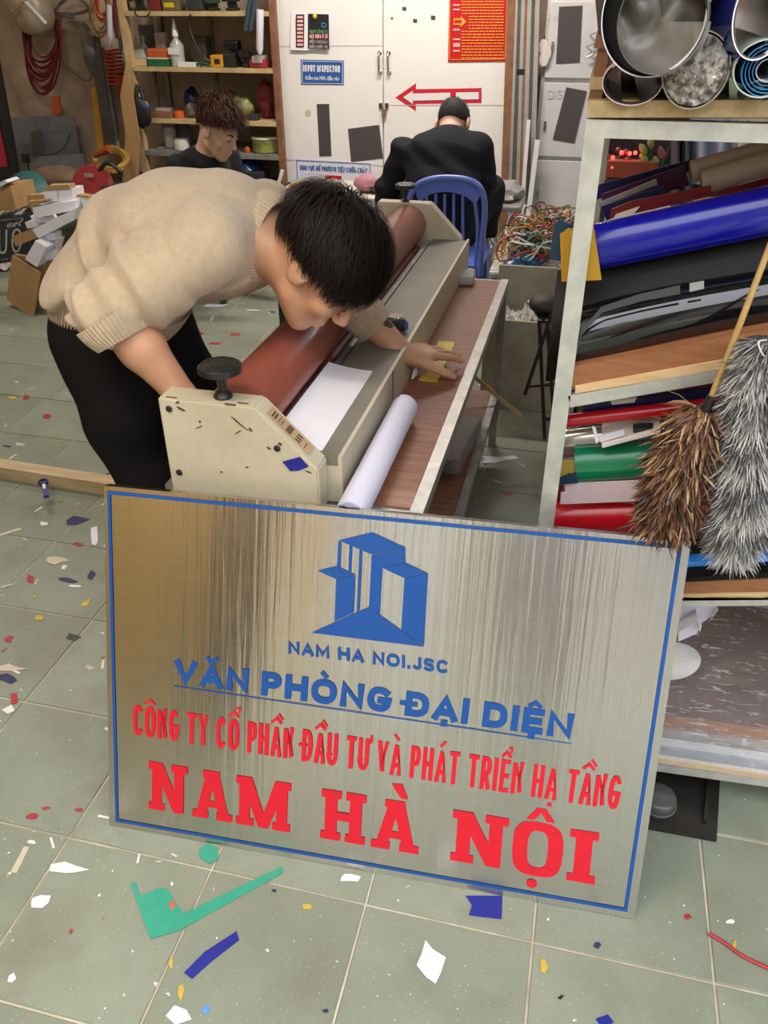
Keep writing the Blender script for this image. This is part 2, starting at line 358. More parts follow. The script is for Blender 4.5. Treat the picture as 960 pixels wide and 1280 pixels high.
        o = bpy.data.objects.new(name, me); COL.objects.link(o); o.parent = parent
        me.materials.append(MATS[mat] if isinstance(mat, str) else mat)
        if label: o['label'] = label
        return o
# ================================================================ MATERIAL SET
M('grout', (.60, .57, .44), .9, var=.18, scale=9, col2=(.36, .28, .20), bump=.3)
def tile_mat():
    mt = M('floor_tile', (.25, .28, .215), .42, var=.12, scale=3.2, col2=(.205, .23, .172), obj_rand=.07, detail=8, bump=.12, bscale=160)
    n = mt.node_tree.nodes; L = mt.node_tree.links; b = n['Principled BSDF']
    tc = n.new('ShaderNodeTexCoord'); g = n.new('ShaderNodeNewGeometry')
    def layer(prev, scale, lo, hi, col, det=3):
        nz = n.new('ShaderNodeTexNoise'); nz.inputs['Scale'].default_value = scale; nz.inputs['Detail'].default_value = det
        L.new(g.outputs['Position'], nz.inputs['Vector']); rp = n.new('ShaderNodeValToRGB'); rp.color_ramp.elements[0].position = lo; rp.color_ramp.elements[1].position = hi
        L.new(nz.outputs['Fac'], rp.inputs[0]); mx = n.new('ShaderNodeMixRGB'); L.new(rp.outputs[0], mx.inputs[0]); L.new(prev, mx.inputs[1]); mx.inputs[2].default_value = (*col, 1); return mx.outputs[0]
    prev = b.inputs['Base Color'].links[0].from_socket
    prev = layer(prev, 5.5, .50, .88, (.165, .155, .11), 6)
    prev = layer(prev, 260, .68, .73, (.46, .50, .44), 2)      # pale specks
    prev = layer(prev, 34, .72, .735, (.30, .14, .09), 4)      # chipped brown body
    prev = layer(prev, 75, .715, .73, (.80, .80, .74), 4)      # white scuffs
    L.new(prev, b.inputs['Base Color']); return mt
tile_mat()
M('plaster', (.66, .53, .39), .9, var=.25, scale=2.2, col2=(.36, .27, .185), bump=.5, bscale=30)
M('ceiling_paint', (.55, .52, .47), .9); M('ceiling_dark', (.16, .14, .12), .9)
M('cabinet_white', (.80, .79, .765), .42, var=.03, scale=2)
M('brown_frame', (.27, .12, .06), .6, var=.2)
M('sign_blue', (.008, .075, .31), .38, var=0); M('sign_red', (.66, .008, .026), .38, var=0)
M('cream_paint', (.56, .50, .365), .42, var=.06, scale=5, col2=(.47, .41, .285), bump=.25, bscale=60)
M('cream_chip', (.10, .06, .035), .8); M('bed_grey', (.20, .185, .145), .5, var=.15, scale=6, col2=(.145, .13, .10))
M('roller_rubber', (.25, .072, .048), .34, var=.10, scale=5, col2=(.235, .055, .034), coat=.15)
M('black_plastic', (.018, .018, .018), .38, var=.1); M('dark_steel', (.06, .055, .05), .4, metal=.7)
M('galv', (.50, .50, .48), .38, metal=.75, var=.22, scale=26, col2=(.36, .36, .35)); M('galv_side', (.42, .42, .40), .42, metal=.6, var=.2, scale=18)
M('table_wood', (.30, .125, .065), .5, var=.2, scale=5, stretch=(1.6, 16, 4), col2=(.17, .06, .035), coat=.04)
M('paper_white', (.82, .81, .86), .6, var=0); M('paper_lav', (.74, .73, .84), .55, var=.03)
M('yellow_tape', (.70, .50, .02), .45, var=.05); M('pale_label', (.50, .33, .18), .5, var=.08); M('ink', (.05, .035, .03), .6, var=0)
M('blue_tape', (.01, .02, .26), .4, var=.05); M('white', (.72, .72, .72), .5, var=0); M('black', (.012, .012, .013), .5, var=0)
M('beam_wood', (.58, .45, .27), .6, var=.15, scale=4, stretch=(1.5, 22, 8), col2=(.43, .31, .17))
# ================================================================ SETTING
TX, TY, T = -1.136, .8236, .30
def tile_mesh(x0, y0, x1, y1):
    g = .0022; b = .0016; k = MB(); a = (x0+g, y0+g, x1-g, y1-g)
    vs = [(a[0], a[1], -.012), (a[2], a[1], -.012), (a[2], a[3], -.012), (a[0], a[3], -.012), (a[0], a[1], -b), (a[2], a[1], -b), (a[2], a[3], -b), (a[0], a[3], -b), (a[0]+b, a[1]+b, 0), (a[2]-b, a[1]+b, 0), (a[2]-b, a[3]-b, 0), (a[0]+b, a[3]-b, 0)]
    fs = [(0, 1, 5, 4), (1, 2, 6, 5), (2, 3, 7, 6), (3, 0, 4, 7), (4, 5, 9, 8), (5, 6, 10, 9), (6, 7, 11, 10), (7, 4, 8, 11), (8, 9, 10, 11)]
    return k.add(vs, fs)
floor = struct('floor', MB().bbox((-4.6, -7, -.06), (4.2, 6.1, -.0035)), 'grout'); floor['label'] = 'grey-green square tiled workshop floor littered with tape scraps'
proto = None
ix0, ix1, iy0, iy1 = -9, 7, -2, 16
for i in range(ix0, ix1):
    for j in range(iy0, iy1):
        x = TX+i*T; y = TY+j*T
        if proto is None:
            proto = tile_mesh(-T/2, -T/2, T/2, T/2).build('tile', 'floor_tile', None); proto.parent = floor; base = proto.data
            for v in base.vertices: v.co.z -= .012
            o = proto
        else: o = proto.copy(); COL.objects.link(o); o.parent = floor
        o.matrix_basis = wm(floor).inverted() @ Matrix.Translation((x+T/2, y+T/2, random.uniform(-.0006, .0004)))
k = MB()
for i in range(-12, 18):
    for j in range(-9, 18):
        if ix0 <= i < ix1 and iy0 <= j < iy1: continue
        x = TX+i*T; y = TY+j*T
        if x < -4.4 or x > 3.9 or y > 5.8: continue
        q = tile_mesh(x, y, x+T, y+T); k.add(q.v, q.f)
k.build('outer_tile', 'floor_tile', floor, kind='stuff')
struct('ceiling', MB().bbox((-4.6, .5, 2.8), (4.2, 6.2, 2.9)).bbox((-4.6, -.6, 2.8), (-1.1, .5, 2.9)), 'ceiling_dark')
struct('wall_back', MB().bbox((-4.6, 6.1, -.06), (4.2, 6.2, 2.8)), 'plaster')
struct('wall_left', MB().bbox((-4.6, -.1, -.06), (-4.5, 6.1, 2.8)), 'plaster')
struct('wall_right', MB().bbox((3.0, -.1, -.06), (3.1, 6.1, 2.8)), 'plaster')
M('blocker_dark', (.07, .05, .035), .8)
t = thing('light_blocker', 'tall dark stack of boards added left of the shop entrance to block light, outside the picture', 'boards', (-2.1, .7, 0))  # unseen stack added to keep daylight off the left floor
for i in range(9): MB().bbox((-2.5, -.35, .002+i*.2), (-1.78-.02*(i % 3), 1.65, .196+i*.2)).build('board', 'blocker_dark', t)
# ---- walls behind the photographer, with profiles and posts added to band the steel's reflection
M('reflected_brass', (.90, .66, .30), .5, metal=.15, var=.1); M('pillar_dark', (.06, .035, .028), .6)
t = thing('added_profiles', 'row of brass-coloured profiles added behind the photographer to give the steel gold stripes', 'profiles', (-1.1, -.42, 0))  # added for the warm stripes reflected in the sign
x = -1.72
while x < -.90:
    w = random.choice([.016, .024, .038])
    if x < -1.05: MB().bbox((x, -.42-random.uniform(0, .05), .0), (x+w, -.38, 2.5)).build('profile', 'reflected_brass', t)
    x += w+random.choice([.010, .018, .03, .045])
struct('wall_front', MB().bbox((-4.6, -.6, -.0035), (-.90, -.5, 2.8)), 'plaster')
struct('wall_street', MB().bbox((-9, -6.2, -.5), (9, -6, 4.5)), M('facade', (.16, .15, .14), .9, var=.1, scale=1))
struct('added_strip_1', MB().bbox((-1.04, -.47, -.0035), (-.88, -.40, 2.8)), 'pillar_dark')  # dark post added for a dark band in the steel
struct('added_strip_2', MB().bbox((-.66, -2.1, -.0035), (-.46, -2, 2.8)), 'white')  # white post added for a bright streak in the steel
t = thing('added_profiles', 'second row of brass-coloured profiles added outdoors for gold stripes in the steel', 'profiles', (-1.3, -2, 0))  # added under open sky so its gold shows in the steel
x = -1.66
while x < -.92:
    w = random.choice([.03, .045, .07]); MB().bbox((x, -2-random.uniform(0, .08), .0), (x+w, -1.93, 2.5)).build('profile', 'reflected_brass', t); x += w+random.choice([.02, .03, .05, .08])
struct('added_strip_5', MB().bbox((-.30, -2.2, .95), (-.06, -2.1, 2.6)), M('drab_yellow', (.45, .43, .12), .7))  # yellow panel added for the yellow patch in the steel
struct('added_strip_6', MB().bbox((.12, -2.2, -.0035), (.34, -2.1, 2.6)), 'pillar_dark')  # dark post added for contrast beside the bright streaks
struct('added_strip_7', MB().bbox((-.38, -2.1, -.0035), (-.33, -2.0, 2.6)), 'white')
struct('added_strip_3', MB().bbox((.46, -2.1, -.0035), (.62, -2, 2.8)), 'ceiling_paint')  # pale post added for the warm streak at the right
struct('added_strip_8', MB().bbox((.66, -2.1, -.0035), (.70, -2, 2.8)), 'white')
# ================================================================ BRUSHED STEEL SIGN
def steel_mat():
    mt = bpy.data.materials.new('brushed_steel'); mt.use_nodes = True; n = mt.node_tree.nodes; L = mt.node_tree.links; b = n['Principled BSDF']
    b.inputs['Metallic'].default_value = 1; b.inputs['Roughness'].default_value = .17; b.inputs['Anisotropic'].default_value = 1; b.inputs['Anisotropic Rotation'].default_value = .25
    tc = n.new('ShaderNodeTexCoord'); mp = n.new('ShaderNodeMapping'); mp.inputs['Scale'].default_value = (2.5, 420, 1)
    nz = n.new('ShaderNodeTexNoise'); nz.inputs['Scale'].default_value = 3; nz.inputs['Detail'].default_value = 6
    rp = n.new('ShaderNodeValToRGB'); rp.color_ramp.elements[0].color = (.60, .58, .54, 1); rp.color_ramp.elements[1].color = (.78, .76, .72, 1); rp.color_ramp.elements[0].position = .3; rp.color_ramp.elements[1].position = .7
    tg = n.new('ShaderNodeTangent'); tg.direction_type = 'UV_MAP'
    L.new(tc.outputs['UV'], mp.inputs[0]); L.new(mp.outputs[0], nz.inputs['Vector']); L.new(nz.outputs['Fac'], rp.inputs[0]); L.new(rp.outputs[0], b.inputs['Base Color']); L.new(tg.outputs[0], b.inputs['Tangent'])
    bp = n.new('ShaderNodeBump'); bp.inputs['Strength'].default_value = .10; bp.inputs['Distance'].default_value = .0006; L.new(nz.outputs['Fac'], bp.inputs['Height'])
    m2 = n.new('ShaderNodeMapping'); m2.inputs['Scale'].default_value = (26, .55, 1); n2 = n.new('ShaderNodeTexNoise'); n2.inputs['Scale'].default_value = 2.2; n2.inputs['Detail'].default_value = 3; n2.inputs['Distortion'].default_value = .15
    b2 = n.new('ShaderNodeBump'); b2.inputs['Strength'].default_value = 1; b2.inputs['Distance'].default_value = .0007
    L.new(tc.outputs['UV'], m2.inputs[0]); L.new(m2.outputs[0], n2.inputs['Vector']); L.new(n2.outputs['Fac'], b2.inputs['Height']); L.new(bp.outputs[0], b2.inputs['Normal']); L.new(b2.outputs[0], b.inputs['Normal'])
    MATS['brushed_steel'] = mt
steel_mat()
A = atz(137, 1031, .001); B = atz(793, 1149, .001); xh = (B-A).normalized(); hh = Vector((-xh.y, xh.x, 0)); th = math.atan2(.232, .662)
uh = hh*math.sin(th)+Vector((0, 0, 1))*math.cos(th); SN = xh.cross(uh).normalized()
sp = lambda x, y: atp(x, y, A, SN)
C_, D_ = sp(864, 677), sp(130, 607)
sgn = thing('company_sign', 'large brushed stainless steel plaque with blue border and red lettering leaning against the machine', 'sign', (A+B)/2)
def facef(u, v):
    p = A.lerp(B, u).lerp(D_.lerp(C_, u), v)
    w = .0006*math.sin(u*9+.6)*math.sin(v*2.2+.5)+.0005*math.sin(u*23+math.sin(v*4.5)*1.4)*(1 if u > .45 else .35)+.00012*math.sin(u*61+v*2)
    e = min(u, 1-u, v, 1-v)*12; return p+SN*w*min(1, e)
fo = MB().grid(facef, 120, 60).build('steel_face', 'brushed_steel', sgn)
uv = fo.data.uv_layers.new(name='UVMap')
for l in fo.data.loops:
    i = l.vertex_index; uv.data[l.index].uv = ((i//61)/120*1.35, (i % 61)/60)
for p in fo.data.polygons: p.use_smooth = True
M('steel_edge', (.60, .59, .56), .25, metal=1, var=.06)
k = MB()
for a, b in ((A, B), (B, C_), (C_, D_), (D_, A)):
    c = (A+B+C_+D_)/4; ia = a+(c-a).normalized()*.003; ib = b+(c-b).normalized()*.003
    k.add([a, b, b-SN*.018, a-SN*.018, ia-SN*.018, ib-SN*.018, ia-SN*.0012, ib-SN*.0012], [(0, 1, 2, 3), (3, 2, 5, 4), (4, 5, 7, 6)])
k.build('folded_edge', 'steel_edge', sgn)
MB().prism([A+(C_-A)*.03-SN*.016, B+(D_-B)*.03-SN*.016, C_+(A-C_)*.03-SN*.016, D_+(B-D_)*.03-SN*.016], -SN*.002).build('backing_board', 'galv_side', sgn)
# border
def line_quads(P, w, mat, name):
    polys = []; n_ = len(P)
    for i in range(n_):
        a, b = P[i], P[(i+1) % n_]; d = (b-a).normalized(); s = SN.cross(d)*w/2; polys.append([a-s-d*w/2, b-s+d*w/2, b+s+d*w/2, a+s-d*w/2])
    return poly_part(polys, name, mat, sgn, SN, .0015)
bc = [sp(146.5, 1025), sp(782, 1137), sp(850, 684), sp(136.5, 615.5)]
line_quads(bc, .0062, 'sign_blue', 'border_line')
LG = [[(278, 110), (460, 66), (640, 150), (455, 186)], [(457, 190), (640, 153), (640, 232), (516, 262), (500, 512), (442, 474)], [(275, 115), (291, 122), (286, 258), (268, 250)], [(335, 138), (352, 146), (345, 285), (330, 275)], [(390, 163), (406, 170), (390, 492), (375, 500)],
      [(162, 275), (266, 250), (368, 298), (262, 320)], [(264, 322), (366, 300), (358, 505), (254, 552)], [(520, 262), (642, 234), (762, 290), (636, 316)], [(636, 318), (764, 292), (742, 684), (618, 598)], [(130, 614), (442, 474), (742, 690)]]
poly_part([[sp(360+x/4.364, 650+y/4.364) for x, y in p] for p in LG], 'emblem', 'sign_blue', sgn, SN, .0014)
letters('lettering', 'NAM HA NOI.JSC', sp(360.5, 816.5), sp(560.5, 842), sp(360, 801), 'sign_blue', sgn, .23, .17, SN, .0014, space=1.0)
letters('lettering', 'VĂN PHÒNG ĐẠI DIỆN', sp(218, 853), sp(714, 923.5), sp(218.6, 823.6), 'sign_blue', sgn, .26, .14, SN, .0014, space=.75)
a, b = sp(217.7, 857), sp(714.8, 929); s = uh*.0010; poly_part([[a-s, b-s, b+s, a+s]], 'underline', 'sign_blue', sgn, SN, .0014)
letters('lettering', 'CÔNG TY CỔ PHẦN ĐẦU TƯ VÀ PHÁT TRIỂN HẠ TẦNG', sp(167, 918), sp(773, 1012), sp(166.5, 880), 'sign_red', sgn,   .122, .058, SN, .0014, space=.38)
# slab letters, drawn in a unit box (0..1 wide, 0..1 high)
def slab(ch, W_):
    s = .30/W_*1.0; t = .15; st = .34/W_; q = []
    r = lambda x0, y0, x1, y1: q.append([(x0, y0), (x1, y0), (x1, y1), (x0, y1)])
    if ch == 'N':
        r(.0, 0, .42, t); r(.09, 0, .34, 1); r(.0, 1-t, .36, 1); q.append([(.09, 1), (.36, 1), (.90, 0), (.64, 0)]); r(.66, 0, .90, 1); r(.58, 1-t, 1, 1)
    elif ch == 'M':
        r(0, 0, .33, t); r(.06, 0, .26, 1); r(0, 1-t, .28, 1); q.append([(.06, 1), (.29, 1), (.60, 0), (.42, 0)]); q.append([(.94, 1), (.71, 1), (.42, 0), (.60, 0)]); r(.74, 0, .94, 1); r(.72, 1-t, 1, 1); r(.67, 0, 1, t)
    elif ch == 'A':
        r(0, 0, .40, t); r(.60, 0, 1, t); q.append([(.07, 0), (.32, 0), (.60, 1), (.36, 1)]); q.append([(.93, 0), (.68, 0), (.40, 1), (.66, 1)]); r(.24, .24, .76, .38); r(.26, 1-t, .68, 1)
    elif ch == 'H':
        r(0, 0, .45, t); r(0, 1-t, .45, 1); r(.09, 0, .36, 1); r(.55, 0, 1, t); r(.55, 1-t, 1, 1); r(.64, 0, .91, 1); r(.3, .42, .7, .58)
    elif ch == 'I': r(0, 0, 1, t); r(0, 1-t, 1, 1); r(.22, 0, .80, 1)
    elif ch == 'O':
        def se(a, b, th): c, s_ = math.cos(th), math.sin(th); e = 2/3.2; return (.5+a*math.copysign(abs(c)**e, c), .5+b*math.copysign(abs(s_)**e, s_))
        for i in range(24):
            a0, a1 = i*math.pi/12, (i+1)*math.pi/12; q.append([se(.5, .53, a0), se(.5, .53, a1), se(.20, .36, a1), se(.20, .36, a0)])
    return q
bl, br, tl, tr = sp(186, 1010), sp(741.6, 1105), sp(186, 951), sp(747.8, 1041)
LX = lambda px, top=False: px
polys = []
def qp(u, v): return bl.lerp(br, u).lerp(tl.lerp(tr, u), v)
def ux(px): return (px-186)/(744.5-186)
def word(L_):
    for ch, x0, x1 in L_:
        for p in slab(ch, 1): polys.append([qp(ux(x0+(x1-x0)*a), b) for a, b in p])
word((('N', 186, 239), ('A', 245.5, 299), ('M', 303.5, 375))); n1_ = len(polys)
word((('H', 413.7, 470), ('A', 477.6, 537))); polys.append([qp(ux(500), 1.32), qp(ux(513), 1.34), qp(ux(521), 1.06), qp(ux(512), 1.06)]); n2_ = len(polys)
word((('N', 575.5, 642.5), ('O', 648, 707), ('I', 713, 746)))
polys += [[qp(ux(662), 1.06), qp(ux(671), 1.06), qp(ux(679), 1.22), qp(ux(673), 1.30)], [qp(ux(673), 1.30), qp(ux(684), 1.30), qp(ux(695), 1.06), qp(ux(685), 1.06), qp(ux(679), 1.20)]]
polys.append([qp(ux(674)+.0115*math.cos(i*math.pi/8), -.19+.085*math.sin(i*math.pi/8)) for i in range(16)])
for a_, b_ in ((0, n1_), (n1_, n2_), (n2_, len(polys))): poly_part(polys[a_:b_], 'slab_lettering', 'sign_red', sgn, SN, .0014)
# ================================================================ LAMINATING MACHINE
ZT = .60
mx0, mx1, my0, my1 = -.684, -.398, 1.163, 2.80
mach = thing('laminating_machine', 'cream cold laminating machine with a long brown rubber roller', 'machine', (-.53, 1.98, ZT))
prof = [(-.684, ZT), (-.684, .801), (-.505, .801), (-.398, .693), (-.398, ZT)]
def plate(y0, y1):
    k = MB().prism([(x, y0, z) for x, z in prof], (0, y1-y0, 0)); o = k.build('side_plate', 'cream_paint', mach)
    bm = bmesh.new(); bm.from_mesh(o.data); bmesh.ops.bevel(bm, geom=bm.edges[:], offset=.0035, segments=2, affect='EDGES'); bm.to_mesh(o.data); bm.free(); return o
pl = plate(my0, my0+.052); pl2 = plate(my1-.05, my1)
k = MB()
k.bbox((-.672, my0+.05, ZT), (-.405, my1-.05, .625)); k.bbox((-.406, my0+.052, ZT), (-.372, my1-.04, .6745)); k.build('base_tray', 'cream_paint', mach)
MB().bbox((-.49, my0+.053, .675), (-.3725, my1-.051, .6915)).build('feed_bed', 'bed_grey', mach)
MB().bbox((-.378, my0+.053, ZT), (-.3705, my1-.04, .694)).build('front_lip', 'cream_paint', mach)
MB().bbox((-.512, my0+.053, .660), (-.497, my1-.051, .6875)).build('bed_rail', 'galv_side', mach)
rc = Vector((-.578, 0, .735)); rr = .062
k = MB().lathe([(.0, 0), (rr-.002, 0), (rr, .003), (rr, my1-my0-.107), (rr-.002, my1-my0-.104), (0, my1-my0-.104)], (rc.x, my0+.052, rc.z), (0, 1, 0), 64, caps=False); k.build('upper_roller', 'roller_rubber', mach)
MB().lathe([(.0, 0), (.032, 0), (.032, my1-my0-.104), (0, my1-my0-.104)], (-.56, my0+.052, .640), (0, 1, 0), 32, caps=False).build('lower_roller', 'roller_rubber', mach)
def knob(x, y, z, s=1):
    kn = MB()
    for i in range(1): kn.lathe([(.004*s, 0), (.004*s, .05*s)], (x, y, z+.004), n=12)
    kn.lathe([(.016*s, 0), (.017*s, .004), (.011*s, .012*s), (.008*s, .014*s), (.008*s, .035*s), (.014*s, .045*s)], (x, y, z), n=20)
    o = kn.build('knob_stem', 'black_plastic', mach)
    w = MB(); n = 64; vs = []; 
    for h, ra in ((0, .030), (.003, .036), (.013, .036), (.017, .031)):
        for i in range(n):
            a = 2*math.pi*i/n; r = ra*s*(1+.045*abs(math.cos(a*3.5))**.6); vs.append((x+r*math.cos(a), y+r*math.sin(a), z+(.045+h)*s))
    fs = [(q*n+i, q*n+(i+1) % n, (q+1)*n+(i+1) % n, (q+1)*n+i) for q in range(3) for i in range(n)]+[tuple(range(n))[::-1], tuple(range(3*n, 4*n))]
    w.add(vs, fs, True); w.lathe([(.018*s, 0), (.018*s, .0015), (.013*s, .0015)], (x, y, z+.062*s), n=24)
    w.build('hand_wheel', 'black_plastic', o)
knob(-.573, my0+.028, .801, 1.0); knob(-.594, my1-.024, .801, .9)
for x, z in ((-.664, .782), (-.47, .728), (-.664, .655)):
    o = MB().lathe([(.006, 0), (.006, -.002), (.004, -.0035)], (x, my0, z), (0, 1, 0), 14).build('screw', 'dark_steel', mach)
# chips in the paint, blue tape, spec label
def blotch(cx, cz, w, h, a, seed, y): 
    rnd = random.Random(seed); return [(cx+math.cos(a)*math.cos(t)*w*(s:=rnd.uniform(.6, 1))-math.sin(a)*math.sin(t)*h*s, y, cz+math.sin(a)*math.cos(t)*w*s+math.cos(a)*math.sin(t)*h*s) for t in [i*math.pi/6 for i in range(12)]]
k = MB()
for i, (px, py, w, h, a) in enumerate(((226, 511, .010, .003, -.4), (249, 534, .010, .0015, .5), (299, 529, .022, .002, -.7), (313, 537, .006, .003, -.8), (298, 540, .010, .0015, .6), (350, 555, .005, .003, -.6), (336, 560, .005, .003, -.6), (277, 590, .004, .002, 0), (222, 503, .005, .003, .3), (386, 590, .008, .002, -.3), (309, 584, .004, .002, .3), (250, 527, .003, .003, 0))):
    c = aty(px, py, my0); k.prism(blotch(c.x, c.z, w, h, a, i, my0-.0006), (0, .001, 0))
for x, ym in ((-.66, my0+.006), (-.55, my0+.003), (-.53, my0+.012)): k.box((x, ym, .8012), (.02, .004, .0008))
k.build('paint_chip', 'cream_chip', mach, kind='stuff')
k = MB().prism([aty(x, y, my0-.001) for x, y in ((353, 577), (375, 571), (386, 583), (374, 588), (363, 589))], (0, -.0006, 0)); k.build('tape_patch', 'blue_tape', mach, label='torn patch of dark blue tape')
# label on the slanted face
s0 = Vector((-.505, my0, .801)); s1 = Vector((-.398, my0, .693)); sd = (s1-s0).normalized(); sn = Vector((-sd.z, 0, sd.x)).normalized(); sn = sn if sn.z > 0 else -sn
def sl(u, v, o=.0015): return s0+sd*u+Vector((0, v, 0))+sn*o
lab = MB().prism([sl(.022, .012), sl(.122, .012), sl(.122, .040), sl(.022, .040)], sn*.0006).build('rating_label', 'pale_label', mach)
k = MB()
for u in (.030, .036): k.prism([sl(u, .016, .0024), sl(u+.003, .016, .0024), sl(u+.003, .034, .0024), sl(u, .034, .0024)], sn*.0002)
for i in range(5): k.prism([sl(.064+i*.0001, .015+i*.0045, .0024), sl(.076, .015+i*.0045, .0024), sl(.076, .018+i*.0045, .0024), sl(.064, .018+i*.0045, .0024)], sn*.0002)
for i in range(3): k.prism([sl(.086, .016+i*.008, .0024), sl(.098, .016+i*.008, .0024), sl(.098, .020+i*.008, .0024), sl(.086, .020+i*.008, .0024)], sn*.0002)
for u in (.045, .052, .108): k.prism([sl(u, .016, .0024), sl(u+.0015, .016, .0024), sl(u+.0015, .033, .0024), sl(u, .033, .0024)], sn*.0002)
k.build('label_print', 'ink', lab)
MB().prism([aty(x, y, 0)*0+Vector((-.3703, Y_, z)) for x, y, Y_, z in ((0, 1, 1.615, .694), (0, 1, 1.625, .694), (0, 1, 1.622, .625), (0, 1, 1.616, .625))], (.0006, 0, 0)).build('marker_line', 'blue_tape', mach)
# ================================================================ TABLE
tab = thing('work_table', 'narrow steel-framed table with reddish plywood top carrying the laminating machine', 'table', (-.45, 1.9, 0))
tx0, tx1, ty0, ty1 = -.72, -.221, 1.20, 2.655
MB().bbox((tx0+.025, ty0+.025, ZT-.014), (tx1-.026, ty1-.02, ZT-.001)).build('tabletop', 'table_wood', tab)
for a, b in (((tx1-.0125, ty0, ZT-.014), (tx1-.0125, ty1, ZT-.014)), ((tx0+.0125, ty0, ZT-.014), (tx0+.0125, ty1, ZT-.014))): MB().beam(a, b, .025, .028).build('top_rail', 'galv', tab)
for y in (ty0+.0125, ty1-.0125): MB().beam((tx0+.026, y, ZT-.016), (tx1-.026, y, ZT-.016), .025, .024).build('cross_rail', 'galv', tab)
for x in (tx0+.0125, tx1-.0125):
    for y in (ty0+.014, ty1-.014): MB().bbox((x-.0125, y-.0125, 0), (x+.0125, y+.0125, ZT-.029)).build('leg', 'galv', tab)
zs = .205
for x in (tx0+.0125, tx1-.0125): MB().beam((x, ty0+.03, zs), (x, ty1-.03, zs), .024, .025).build('shelf_rail', 'galv_side', tab)
MB().bbox((tx0+.026, ty0+.03, zs), (tx1-.026, ty1-.03, zs+.012)).build('lower_shelf', 'table_wood', tab)
# sheets & small things on the table
o = MB().sheet(lambda u, v: Vector((-.5+u*(.088), 1.45-0.17+v*.40, 0))*0+Vector((-.513+.10*u, 1.19+.045+v*.375, .6925+.012*(1-u)**2)), 10, 3, .0004).build('film_sheet', 'paper_white'); tag(o, 'white sheet of film fed across the machine bed under the roller', 'film')
k = MB(); 
def rollf(a, b, r, turns, n=70, th=.0006):
    pass
a0 = Vector((-.334, 1.125, ZT+.0305)); b0 = Vector((-.334, 1.575, ZT+.0305))
def spiral(u, v):
    ang = u*2*math.pi*3.2+.6; r = .020+.0100*u; c = a0.lerp(b0, v); return c+Vector((math.cos(ang)*r, 0, math.sin(ang)*r))
def ribmat():
    mt = M('ribbed_paper', (.74, .73, .86), .5, var=0); n = mt.node_tree.nodes; L = mt.node_tree.links; b = n['Principled BSDF']
    tc = n.new('ShaderNodeTexCoord'); w = n.new('ShaderNodeTexWave'); w.bands_direction = 'Y'; w.inputs['Scale'].default_value = 70; rp = n.new('ShaderNodeValToRGB'); rp.color_ramp.elements[0].color = (.60, .59, .74, 1); rp.color_ramp.elements[1].color = (.78, .77, .90, 1)
    L.new(tc.outputs['Object'], w.inputs['Vector']); L.new(w.outputs['Fac'], rp.inputs[0]); L.new(rp.outputs[0], b.inputs['Base Color'])
ribmat()
o = MB().grid(spiral, 150, 8).build('vinyl_roll', 'ribbed_paper'); tag(o, 'loose roll of lavender-white ribbed backing film lying beside the machine', 'roll')
o = MB().bbox((-.345, 1.79, ZT), (-.300, 2.06, ZT+.0012)).build('yellow_strip', 'yellow_tape'); tag(o, 'yellow film strip on the plywood under the stretched hand', 'tape strip')
k = MB()
for i, (x, y) in enumerate(((-.362, 1.80), (-.358, 1.83), (-.36, 1.95), (-.355, 1.98))): k.tube([(x, y, ZT+.001), (x+.004, y+.01, ZT+.02), (x-.002, y+.02, ZT+.004)], [.003, .0015, .003], 5)
# ================================================================ PEOPLE
M('skin', (.60, .33, .20), .46, var=.06, scale=7, col2=(.52, .265, .155), bump=.08, bscale=220); M('skin_pale', (.62, .38, .27), .48, var=.05, scale=7)
for q in ('skin', 'skin_pale'):
    b_ = MATS[q].node_tree.nodes['Principled BSDF']; b_.inputs['Subsurface Weight'].default_value = .12; b_.inputs['Subsurface Radius'].default_value = (.01, .004, .002); b_.inputs['Subsurface Scale'].default_value = .6
M('knit_beige', (.56, .435, .305), .95, var=.05, scale=60, col2=(.48, .37, .255), bump=.5, bscale=420, sheen=.25, spec=.15)
M('black_cloth', (.010, .009, .0095), .9, var=.1, scale=5, spec=.12); M('black_shirt', (.016, .0165, .022), .85, var=.1, scale=5, bump=.2, bscale=300, spec=.2); M('tee_black', (.02, .021, .024), .85, var=.1, spec=.2)
M('hair_black', (.016, .009, .0065), .58, var=.3, scale=90, spec=.22); M('hair_brown', (.075, .028, .016), .6, var=.2, scale=30, spec=.15); M('hair_stubble', (.022, .018, .016), .75, var=.1, scale=80)
M('tattoo_ink', (.07, .045, .04), .6, var=0); M('sole', (.5, .5, .48), .6)
def V3(*a): return np.array(a, float)
class Frame:
    def __init__(s, c, e, f, u, sc=1):
        s.c = V3(*c); s.e, s.f, s.u = [V3(*q)/np.linalg.norm(V3(*q)) for q in (e, f, u)]; s.R = np.stack([s.e, s.f, s.u], 1); s.sc = sc
    def p(s, x, y, z): return s.c+s.R@(V3(x, y, z)*s.sc)
def orth(f, u):
    f = V3(*f); f /= np.linalg.norm(f); u = V3(*u); u = u-f*(u@f); u /= np.linalg.norm(u); return np.cross(f, u), f, u
